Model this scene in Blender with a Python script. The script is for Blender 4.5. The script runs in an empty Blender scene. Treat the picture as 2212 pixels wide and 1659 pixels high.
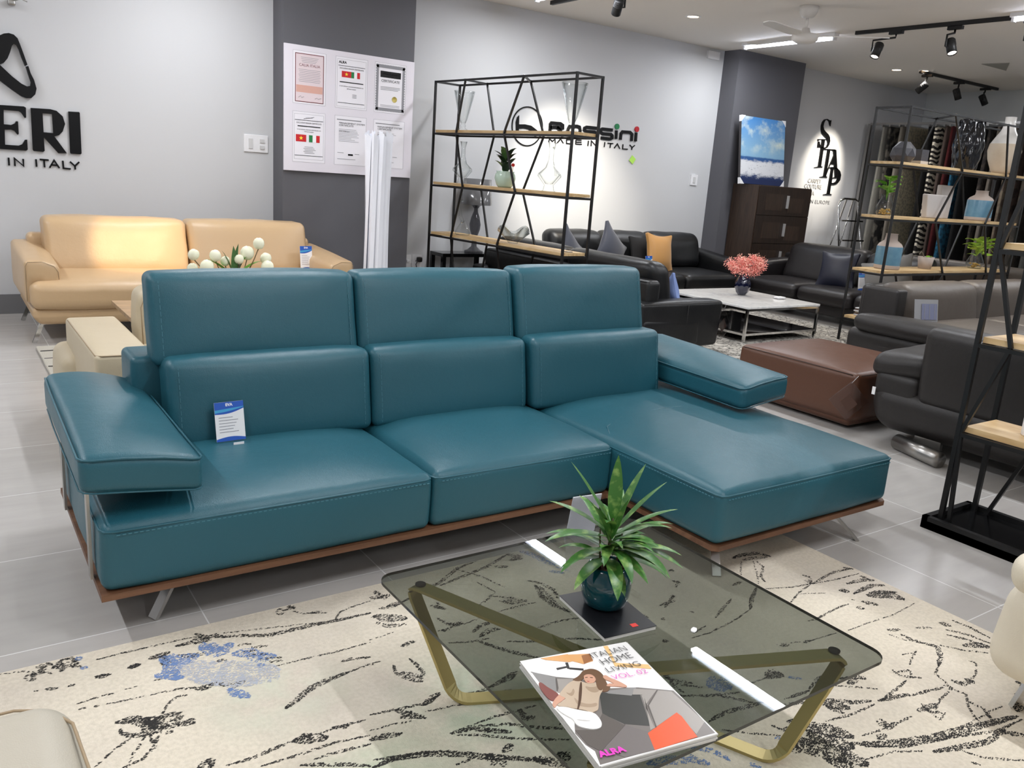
import bpy, math, random
from mathutils import Vector, Matrix, noise
# ---------------------------------------------------------------- camera, world, lights, exposure
SC = bpy.context.scene
PI = math.pi
cd = bpy.data.cameras.new('camera'); cam = bpy.data.objects.new('camera', cd); SC.collection.objects.link(cam)
cd.sensor_width = 36.0; cd.lens = 36.0*1790/2212; cd.clip_start = 0.05; cd.clip_end = 80
CR = ((0.8253, -0.0812, 0.5588), (-0.5604, -0.2401, 0.7926), (0.0698, -0.9674, -0.2434))
mw = Matrix.Identity(4)
for i in range(3):
    mw[i][0] = CR[i][0]; mw[i][1] = -CR[i][1]; mw[i][2] = -CR[i][2]
mw[2][3] = 1.35
cam.matrix_world = mw
SC.camera = cam
SC.view_settings.view_transform = 'Standard'; SC.view_settings.look = 'None'
SC.view_settings.gamma = 1.0; SC.view_settings.use_curve_mapping = False
SC.view_settings.exposure = 0.0
w = bpy.data.worlds.new('world'); SC.world = w; w.use_nodes = True
w.node_tree.nodes['Background'].inputs[0].default_value = (0.93, 0.95, 1.0, 1)
w.node_tree.nodes['Background'].inputs[1].default_value = 0.32
LC = SC.collection
def area(name, loc, sx, sy, power, col=(1, 1, 1), rot=(0, 0, 0), parent=None):
    l = bpy.data.lights.new(name, 'AREA'); l.shape = 'RECTANGLE'; l.size = sx; l.size_y = sy
    l.energy = power; l.color = col
    o = bpy.data.objects.new(name, l); LC.objects.link(o)
    o.location = loc; o.rotation_euler = rot
    if parent: o.parent = parent
    return o
TUBE_W = 34.0
TUBES = [(1.8, 0.6), (1.8, 3.45), (1.8, 6.35), (4.87, 0.6), (4.87, 3.45), (4.87, 6.35), (7.93, 0.6), (7.93, 3.45), (7.93, 6.45), (11.0, 3.45), (-1.2, 0.6), (-1.2, 3.45), (-1.2, 6.35), (1.8, -2.2), (4.87, -2.2)]
def spot(name, loc, target, power, size, col=(1.0, 0.88, 0.70), blend=0.45, rad=0.03):
    l = bpy.data.lights.new(name, 'SPOT'); l.energy = power; l.spot_size = math.radians(size); l.spot_blend = blend
    l.color = col; l.shadow_soft_size = rad
    o = bpy.data.objects.new(name, l); LC.objects.link(o)
    o.location = loc
    d = Vector(target)-Vector(loc)
    o.rotation_euler = d.to_track_quat('-Z', 'Y').to_euler()
    return o

# ---------------------------------------------------------------- materials
def lin(c):
    r = []
    for v in c:
        v = v/255.0
        r.append(v/12.92 if v <= 0.04045 else ((v+0.055)/1.055)**2.4)
    return (r[0], r[1], r[2], 1)
MC = {}
def mat(name, col, rough=0.5, metal=0.0, bump=None, emit=None, spec=None, var=None, coat=0.0, sheen=0.0):
    """bump=(scale,strength)  var=(scale,amount,col2) noise colour variation"""
    if name in MC: return MC[name]
    m = bpy.data.materials.new(name); m.use_nodes = True
    nt = m.node_tree; N = nt.nodes; L = nt.links; p = N['Principled BSDF']
    p.inputs['Base Color'].default_value = lin(col); p.inputs['Roughness'].default_value = rough
    p.inputs['Metallic'].default_value = metal
    if spec is not None: p.inputs['Specular IOR Level'].default_value = spec
    if coat: p.inputs['Coat Weight'].default_value = coat; p.inputs['Coat Roughness'].default_value = 0.06
    if sheen: p.inputs['Sheen Weight'].default_value = sheen
    if emit:
        p.inputs['Emission Color'].default_value = lin(emit[0]); p.inputs['Emission Strength'].default_value = emit[1]
    if bump or var:
        tc = N.new('ShaderNodeTexCoord')
    if bump:
        t = N.new('ShaderNodeTexNoise'); t.inputs['Scale'].default_value = bump[0]; t.inputs['Detail'].default_value = 4
        b = N.new('ShaderNodeBump'); b.inputs['Strength'].default_value = bump[1]; b.inputs['Distance'].default_value = bump[2] if len(bump) > 2 else 0.01
        L.new(tc.outputs['Object'], t.inputs['Vector']); L.new(t.outputs['Fac'], b.inputs['Height']); L.new(b.outputs['Normal'], p.inputs['Normal'])
    if var:
        t = N.new('ShaderNodeTexNoise'); t.inputs['Scale'].default_value = var[0]; t.inputs['Detail'].default_value = 5
        r = N.new('ShaderNodeMapRange'); r.inputs[1].default_value = 0.35; r.inputs[2].default_value = 0.65
        mx = N.new('ShaderNodeMix'); mx.data_type = 'RGBA'
        mx.inputs[6].default_value = lin(col); mx.inputs[7].default_value = lin(var[2])
        ml = N.new('ShaderNodeMath'); ml.operation = 'MULTIPLY'; ml.inputs[1].default_value = var[1]
        L.new(tc.outputs['Object'], t.inputs['Vector']); L.new(t.outputs['Fac'], r.inputs[0]); L.new(r.outputs[0], ml.inputs[0])
        L.new(ml.outputs[0], mx.inputs[0]); L.new(mx.outputs[2], p.inputs['Base Color'])
    MC[name] = m
    return m
def leather(name, col, rough=0.42, grain=420, wr=0.25):
    if name in MC: return MC[name]
    m = mat(name, col, rough)
    nt = m.node_tree; N = nt.nodes; L = nt.links; p = N['Principled BSDF']
    tc = N.new('ShaderNodeTexCoord')
    v = N.new('ShaderNodeTexVoronoi'); v.inputs['Scale'].default_value = grain; v.feature = 'F1'
    n = N.new('ShaderNodeTexNoise'); n.inputs['Scale'].default_value = 7; n.inputs['Detail'].default_value = 5; n.inputs['Roughness'].default_value = 0.6
    b1 = N.new('ShaderNodeBump'); b1.inputs['Strength'].default_value = 0.22; b1.inputs['Distance'].default_value = 0.0015
    b2 = N.new('ShaderNodeBump'); b2.inputs['Strength'].default_value = wr; b2.inputs['Distance'].default_value = 0.012
    for t in (v, n): L.new(tc.outputs['Object'], t.inputs['Vector'])
    L.new(n.outputs['Fac'], b2.inputs['Height']); L.new(v.outputs['Distance'], b1.inputs['Height'])
    L.new(b2.outputs['Normal'], b1.inputs['Normal']); L.new(b1.outputs['Normal'], p.inputs['Normal'])
    r = N.new('ShaderNodeMapRange'); r.inputs[3].default_value = rough-0.06; r.inputs[4].default_value = rough+0.08
    L.new(n.outputs['Fac'], r.inputs[0]); L.new(r.outputs[0], p.inputs['Roughness'])
    return m
def glass(name, tint, rough=0.0, gl=1.0, edge=None):
    if name in MC: return MC[name]
    m = bpy.data.materials.new(name); m.use_nodes = True
    nt = m.node_tree; N = nt.nodes; L = nt.links
    N.remove(N['Principled BSDF'])
    t = N.new('ShaderNodeBsdfTransparent'); t.inputs[0].default_value = (*tint, 1)
    g = N.new('ShaderNodeBsdfGlossy'); g.inputs['Roughness'].default_value = rough; g.inputs[0].default_value = (gl, gl, gl, 1)
    lw = N.new('ShaderNodeLayerWeight'); lw.inputs[0].default_value = 0.5
    pw = N.new('ShaderNodeMath'); pw.operation = 'POWER'; pw.inputs[1].default_value = 5; L.new(lw.outputs['Facing'], pw.inputs[0])
    f = N.new('ShaderNodeMath'); f.operation = 'MULTIPLY_ADD'; f.inputs[1].default_value = 0.9; f.inputs[2].default_value = 0.022; L.new(pw.outputs[0], f.inputs[0])
    x = N.new('ShaderNodeMixShader')
    L.new(f.outputs[0], x.inputs[0]); L.new(t.outputs[0], x.inputs[1]); L.new(g.outputs[0], x.inputs[2])
    if edge:
        p3 = N.new('ShaderNodeMath'); p3.operation = 'POWER'; p3.inputs[1].default_value = 2.5; L.new(lw.outputs['Facing'], p3.inputs[0])
        mc = N.new('ShaderNodeMix'); mc.data_type = 'RGBA'; mc.inputs[6].default_value = (*tint, 1); mc.inputs[7].default_value = (*edge, 1)
        L.new(p3.outputs[0], mc.inputs[0]); L.new(mc.outputs[2], t.inputs[0])
    L.new(x.outputs[0], N['Material Output'].inputs[0])
    MC[name] = m
    return m
def woodm(name, c1, c2, rough=0.45, scale=(3, 3, 30), rot=(0, 0, 0), dist=3.0):
    if name in MC: return MC[name]
    m = mat(name, c1, rough); nt = m.node_tree; N = nt.nodes; L = nt.links; p = N['Principled BSDF']
    tc = N.new('ShaderNodeTexCoord'); mp = N.new('ShaderNodeMapping'); mp.inputs['Scale'].default_value = scale; mp.inputs['Rotation'].default_value = rot
    t = N.new('ShaderNodeTexNoise'); t.inputs['Scale'].default_value = 2.0; t.inputs['Detail'].default_value = 8; t.inputs['Distortion'].default_value = dist*0.1
    r = N.new('ShaderNodeValToRGB'); r.color_ramp.elements[0].position = 0.35; r.color_ramp.elements[1].position = 0.65
    r.color_ramp.elements[0].color = lin(c1); r.color_ramp.elements[1].color = lin(c2)
    L.new(tc.outputs['Object'], mp.inputs[0]); L.new(mp.outputs[0], t.inputs['Vector']); L.new(t.outputs['Fac'], r.inputs[0]); L.new(r.outputs[0], p.inputs['Base Color'])
    return m

TEAL = leather('teal_leather', (33, 88, 102), 0.40)
TEALS = mat('teal_stitch', (72, 122, 136), 0.7)
TAN = leather('tan_leather', (198, 168, 130), 0.33)
BEIGE = leather('beige_leather', (196, 182, 155), 0.45)
CREAM = leather('cream_leather', (224, 214, 194), 0.45)
STONE = leather('stone_leather', (182, 175, 160), 0.42)
BLACK = leather('black_leather', (15, 16, 18), 0.36)
DARKB = leather('dark_brown_leather', (30, 27, 28), 0.38)
GREYL = leather('taupe_leather', (78, 70, 63), 0.45)
CHARL = leather('charcoal_leather', (35, 32, 31), 0.45)
BROWNL = leather('brown_leather', (88, 55, 38), 0.36)
SEAMD = mat('dark_seam', (20, 18, 17), 0.7)
SEAMB = mat('beige_seam', (158, 138, 110), 0.7)
CHROME = mat('chrome', (215, 215, 215), 0.12, 1.0)
STEEL = mat('brushed_steel', (170, 168, 165), 0.32, 1.0)
BRASS = mat('satin_brass', (184, 168, 114), 0.42, 0.65)
BLK = mat('black_metal', (14, 14, 15), 0.45)
BLKG = mat('black_gloss', (8, 8, 9), 0.15)
OAK = woodm('oak_board', (214, 186, 140), (190, 156, 108), 0.5, (14, 2.0, 14))
OAKX = woodm('oak_board_cross', (214, 186, 140), (190, 156, 108), 0.5, (2.0, 14, 14))
WAL = woodm('walnut_trim', (118, 82, 58), (92, 60, 40), 0.5, (1.5, 18, 18))
DKW = woodm('dark_walnut', (50, 36, 27), (33, 23, 17), 0.45, (40, 40, 3))
DKW2 = woodm('dark_walnut_lines', (66, 50, 39), (42, 31, 24), 0.45, (60, 60, 2))
WHT = mat('white_paint', (236, 236, 236), 0.5)
WPL = mat('white_plastic', (232, 232, 234), 0.35)
PAPER = mat('white_paper', (244, 244, 246), 0.5)
INK = mat('black_ink', (9, 9, 11), 0.35, spec=0.25)
BLUE = mat('card_blue', (40, 92, 190), 0.4)
CYAN = mat('card_cyan', (70, 165, 215), 0.4)
GRYINK = mat('grey_ink', (150, 150, 158), 0.7)
GLS = glass('clear_glass', (0.965, 0.972, 0.97), edge=(0.34, 0.38, 0.38))
ACR = glass('clear_acrylic', (0.95, 0.95, 0.96))
SMOKE = glass('smoked_glass', (0.56, 0.59, 0.57)); SMOKE_EDGE = mat('glass_edge', (22, 30, 28), 0.1)
GREEN = mat('leaf_green', (52, 92, 44), 0.35, var=(14, 0.7, (100, 138, 78)))
GREEN2 = mat('leaf_light_green', (96, 158, 52), 0.4, var=(10, 0.6, (150, 200, 70)))
GREEN3 = mat('leaf_yellow_green', (170, 212, 66), 0.4, var=(10, 0.6, (206, 232, 110)))
DGREEN = mat('leaf_dark_green', (26, 48, 24), 0.35)

# ---------------------------------------------------------------- geometry builder
class B:
    def __init__(s): s.V = []; s.F = []; s.I = []; s.S = []; s.M = []
    def mi(s, m):
        if m not in s.M: s.M.append(m)
        return s.M.index(m)
    def add(s, vs, fs, m, smooth=False):
        k = len(s.V); i = s.mi(m); s.V += [tuple(v) for v in vs]
        for f in fs: s.F.append(tuple(a+k for a in f)); s.I.append(i); s.S.append(smooth)
        return s
    def box(s, c, d, m, R=None):
        x, y, z = d[0]/2, d[1]/2, d[2]/2
        vs = [Vector(p) for p in ((-x, -y, -z), (x, -y, -z), (x, y, -z), (-x, y, -z), (-x, -y, z), (x, -y, z), (x, y, z), (-x, y, z))]
        if R is not None: vs = [R @ v for v in vs]
        vs = [v+Vector(c) for v in vs]
        return s.add(vs, [(0, 3, 2, 1), (4, 5, 6, 7), (0, 1, 5, 4), (1, 2, 6, 5), (2, 3, 7, 6), (3, 0, 4, 7)], m)
    def bx(s, a, b, m):
        return s.box([(a[i]+b[i])/2 for i in range(3)], [abs(b[i]-a[i]) for i in range(3)], m)
    def soft(s, c, d, r, m, puff=(0, 0, 0), fn=None, n=6, k=3, R=None, wr=0.0, seed=0, pw=2):
        """rounded cushion: half sizes h, corner radius r, face crowns puff"""
        h = [d[0]/2, d[1]/2, d[2]/2]; r = min(r, h[0]*0.98, h[1]*0.98, h[2]*0.98)
        T = []
        for a in range(3):
            t = [-h[a]+r*math.tan(PI/4*(1-(k-i)/k)) for i in range(k+1)]
            t = [-h[a]+r*(i/k) for i in range(k+1)]
            mid = [(-h[a]+r)+(2*h[a]-2*r)*(i/n) for i in range(1, n)]
            t2 = t+mid+[-q for q in reversed(t)]
            T.append(t2)
        idx = {}; vs = []; fs = []
        def vert(i, j, l):
            key = (i, j, l)
            if key in idx: return idx[key]
            p = [T[0][i], T[1][j], T[2][l]]
            cc = [max(-(h[a]-r), min(h[a]-r, p[a])) for a in range(3)]
            dv = Vector([p[a]-cc[a] for a in range(3)])
            if dv.length > 1e-9: dv = dv.normalized()*r
            q = [cc[a]+dv[a] for a in range(3)]
            o = list(q)
            for a in range(3):
                if puff[a]:
                    b1, b2 = (a+1) % 3, (a+2) % 3
                    w1 = 1-abs(q[b1]/h[b1])**pw; w2 = 1-abs(q[b2]/h[b2])**pw
                    o[a] += puff[a]*max(0, w1)*max(0, w2)*(q[a]/h[a])
            if wr:
                nv = noise.noise_vector(Vector((o[0]*6+seed, o[1]*6, o[2]*6)))
                o = [o[a]+nv[a]*wr for a in range(3)]
            if fn: o = list(fn(*o))
            v = Vector(o)
            if R is not None: v = R @ v
            v += Vector(c)
            idx[key] = len(vs); vs.append(v); return idx[key]
        N = [len(t) for t in T]
        for i in range(N[0]-1):
            for j in range(N[1]-1):
                fs.append((vert(i, j, 0), vert(i, j+1, 0), vert(i+1, j+1, 0), vert(i+1, j, 0)))
                l = N[2]-1; fs.append((vert(i, j, l), vert(i+1, j, l), vert(i+1, j+1, l), vert(i, j+1, l)))
        for i in range(N[0]-1):
            for l in range(N[2]-1):
                fs.append((vert(i, 0, l), vert(i+1, 0, l), vert(i+1, 0, l+1), vert(i, 0, l+1)))
                j = N[1]-1; fs.append((vert(i, j, l), vert(i, j, l+1), vert(i+1, j, l+1), vert(i+1, j, l)))
        for j in range(N[1]-1):
            for l in range(N[2]-1):
                fs.append((vert(0, j, l), vert(0, j, l+1), vert(0, j+1, l+1), vert(0, j+1, l)))
                i = N[0]-1; fs.append((vert(i, j, l), vert(i, j+1, l), vert(i, j+1, l+1), vert(i, j, l+1)))
        return s.add(vs, fs, m, True)
    def tube(s, pts, r, m, seg=8, closed=False, r2=None, cap=True):
        P = [Vector(p) for p in pts]; n = len(P); vs = []; fs = []
        ref = None
        for i in range(n):
            if closed: t = (P[(i+1) % n]-P[i-1]).normalized()
            else: t = (P[min(i+1, n-1)]-P[max(i-1, 0)]).normalized()
            if ref is None:
                ref = Vector((0, 0, 1)) if abs(t.z) < 0.9 else Vector((1, 0, 0))
                ref = (ref-t*ref.dot(t)).normalized()
            else:
                ref = (ref-t*ref.dot(t)); ref = ref.normalized() if ref.length > 1e-6 else Vector((1, 0, 0))
            bi = t.cross(ref)
            rr = r if r2 is None else r+(r2-r)*i/(n-1)
            for q in range(seg):
                a = 2*PI*q/seg; vs.append(P[i]+ref*math.cos(a)*rr+bi*math.sin(a)*rr)
        for i in range(n if closed else n-1):
            for q in range(seg):
                a = i*seg+q; b = i*seg+(q+1) % seg; c = ((i+1) % n)*seg+(q+1) % seg; d = ((i+1) % n)*seg+q
                fs.append((a, b, c, d))
        if cap and not closed:
            fs.append(tuple(range(seg-1, -1, -1))); fs.append(tuple((n-1)*seg+q for q in range(seg)))
        return s.add(vs, fs, m, True)
    def bar(s, a, b, t, m, t2=None):
        """square rod between two points"""
        a = Vector(a); b = Vector(b); d = (b-a).normalized(); t2 = t2 or t
        up = Vector((0, 0, 1)) if abs(d.z) < 0.95 else Vector((0, 1, 0))
        x = d.cross(up).normalized()*t/2; y = x.cross(d).normalized()*t2/2
        vs = [a-x-y, a+x-y, a+x+y, a-x+y, b-x-y, b+x-y, b+x+y, b-x+y]
        return s.add(vs, [(0, 3, 2, 1), (4, 5, 6, 7), (0, 1, 5, 4), (1, 2, 6, 5), (2, 3, 7, 6), (3, 0, 4, 7)], m)
    def lathe(s, prof, m, c=(0, 0, 0), seg=24, fn=None, smooth=True, axis=None):
        vs = []; fs = []; n = len(prof)
        for i, (r, z) in enumerate(prof):
            for q in range(seg):
                a = 2*PI*q/seg; p = (r*math.cos(a), r*math.sin(a), z)
                if fn: p = fn(*p)
                p = Vector(p)
                if axis is not None: p = axis @ p
                vs.append(p+Vector(c))
        for i in range(n-1):
            for q in range(seg):
                fs.append((i*seg+q, i*seg+(q+1) % seg, (i+1)*seg+(q+1) % seg, (i+1)*seg+q))
        return s.add(vs, fs, m, smooth)
    def prism(s, poly, fn0, fn1, m, holes=(), side=None):
        """poly 2d -> fn0 front, fn1 back point mappers (tessellated)"""
        from mathutils.geometry import tessellate_polygon
        loops = [[Vector((p[0], p[1], 0)) for p in poly]]+[[Vector((p[0], p[1], 0)) for p in h] for h in holes]
        tri = tessellate_polygon(loops)
        flat = [p for l in loops for p in l]; n = len(flat)
        vs = [fn0(p.x, p.y) for p in flat]+[fn1(p.x, p.y) for p in flat]
        fs = [tuple(t) for t in tri]+[tuple(a+n for a in reversed(t)) for t in tri]
        k = 0; sf = []
        for l in loops:
            q = len(l)
            for i in range(q): sf.append((k+i, k+(i+1) % q, n+k+(i+1) % q, n+k+i))
            k += q
        if side: s.add(vs, fs, m); return s.add(vs, sf, side)
        return s.add(vs, fs+sf, m)
    def text(s, body, size, M, m, ext=0.0004, align='LEFT', sx=1.0, spacing=1.0, bold=0.0):
        cu = bpy.data.curves.new('t', 'FONT'); cu.body = body; cu.size = size; cu.align_x = align; cu.extrude = ext; cu.space_character = spacing; cu.offset = bold
        cu.resolution_u = 3
        o = bpy.data.objects.new('t', cu); me = bpy.data.meshes.new_from_object(o)
        MM = M @ Matrix.Diagonal((sx, 1, 1, 1))
        s.add([MM @ v.co for v in me.vertices], [tuple(p.vertices) for p in me.polygons], m)
        bpy.data.objects.remove(o); bpy.data.curves.remove(cu); bpy.data.meshes.remove(me)
        return s
    def leaf(s, p0, d0, L, W, m, droop=0.6, n=7, fold=0.25, tip=0.45):
        p = Vector(p0); d = Vector(d0).normalized(); vs = []; fs = []
        for i in range(n+1):
            t = i/n
            wd = W*math.sin(PI*min(1, (t*(1-0.02)+0.02)**tip*1.0))**0.8 if t < 1 else 0.0
            side = d.cross(Vector((0, 0, 1)))
            side = side.normalized() if side.length > 1e-4 else Vector((1, 0, 0))
            up = side.cross(d).normalized()
            vs += [p-side*wd/2+up*wd*fold, p, p+side*wd/2+up*wd*fold]
            p = p+d*L/n
            d = (d+Vector((0, 0, -1))*droop/n*(0.4+t*1.3)).normalized()
        for i in range(n):
            a = i*3; fs += [(a, a+1, a+4, a+3), (a+1, a+2, a+5, a+4)]
        return s.add(vs, fs, m, True)
    def build(s, name, parent=None, world=True, bevel=0.0, kind=None, label=None):
        me = bpy.data.meshes.new(name)
        V = s.V
        root = parent
        if parent is not None and world:
            while root.parent is not None: root = root.parent
            inv = root.matrix_basis.inverted(); V = [inv @ Vector(v) for v in V]
        me.from_pydata([tuple(v) for v in V], [], s.F)
        for m in s.M: me.materials.append(m)
        me.polygons.foreach_set('material_index', s.I); me.polygons.foreach_set('use_smooth', s.S)
        me.update()
        o = bpy.data.objects.new(name, me); LC.objects.link(o)
        if parent is not None: o.parent = parent
        if bevel:
            b = o.modifiers.new('bevel', 'BEVEL'); b.width = bevel; b.segments = 2; b.limit_method = 'ANGLE'
        if kind: o['kind'] = kind
        if label: o['label'] = label
        return o
def thing(name, label, cat, loc=(0, 0, 0), rz=0.0, group=None):
    o = bpy.data.objects.new(name, None); LC.objects.link(o); o.empty_display_size = 0.1
    o.location = loc; o.rotation_euler = (0, 0, rz); o['label'] = label; o['category'] = cat
    o.matrix_basis = Matrix.Translation(loc) @ Matrix.Rotation(rz, 4, 'Z')
    if group: o['group'] = group
    return o
def tag(o, label, cat, group=None):
    o['label'] = label; o['category'] = cat
    if group: o['group'] = group
    return o
def one(b, name, label, cat, loc, group=None, bevel=0.0):
    """a thing that is one mesh: origin at loc"""
    b.V = [Vector(v)-Vector(loc) for v in b.V]
    o = b.build(name, None, bevel=bevel); o.location = loc
    return tag(o, label, cat, group)
def copy_tree(o, parent=None):
    c = o.copy(); LC.objects.link(c)
    if parent is not None: c.parent = parent
    for ch in list(o.children): copy_tree(ch, c)
    return c
WALLM = Matrix(((1, 0, 0, 0), (0, 0, -1, 0), (0, 1, 0, 0), (0, 0, 0, 1)))   # text on a wall facing -y
def wallmat(x, y, z): return Matrix.Translation((x, y, z)) @ WALLM
def arc2(cx, cy, r, a0, a1, n): return [(cx+r*math.cos(a0+(a1-a0)*i/n), cy+r*math.sin(a0+(a1-a0)*i/n)) for i in range(n+1)]
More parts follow.
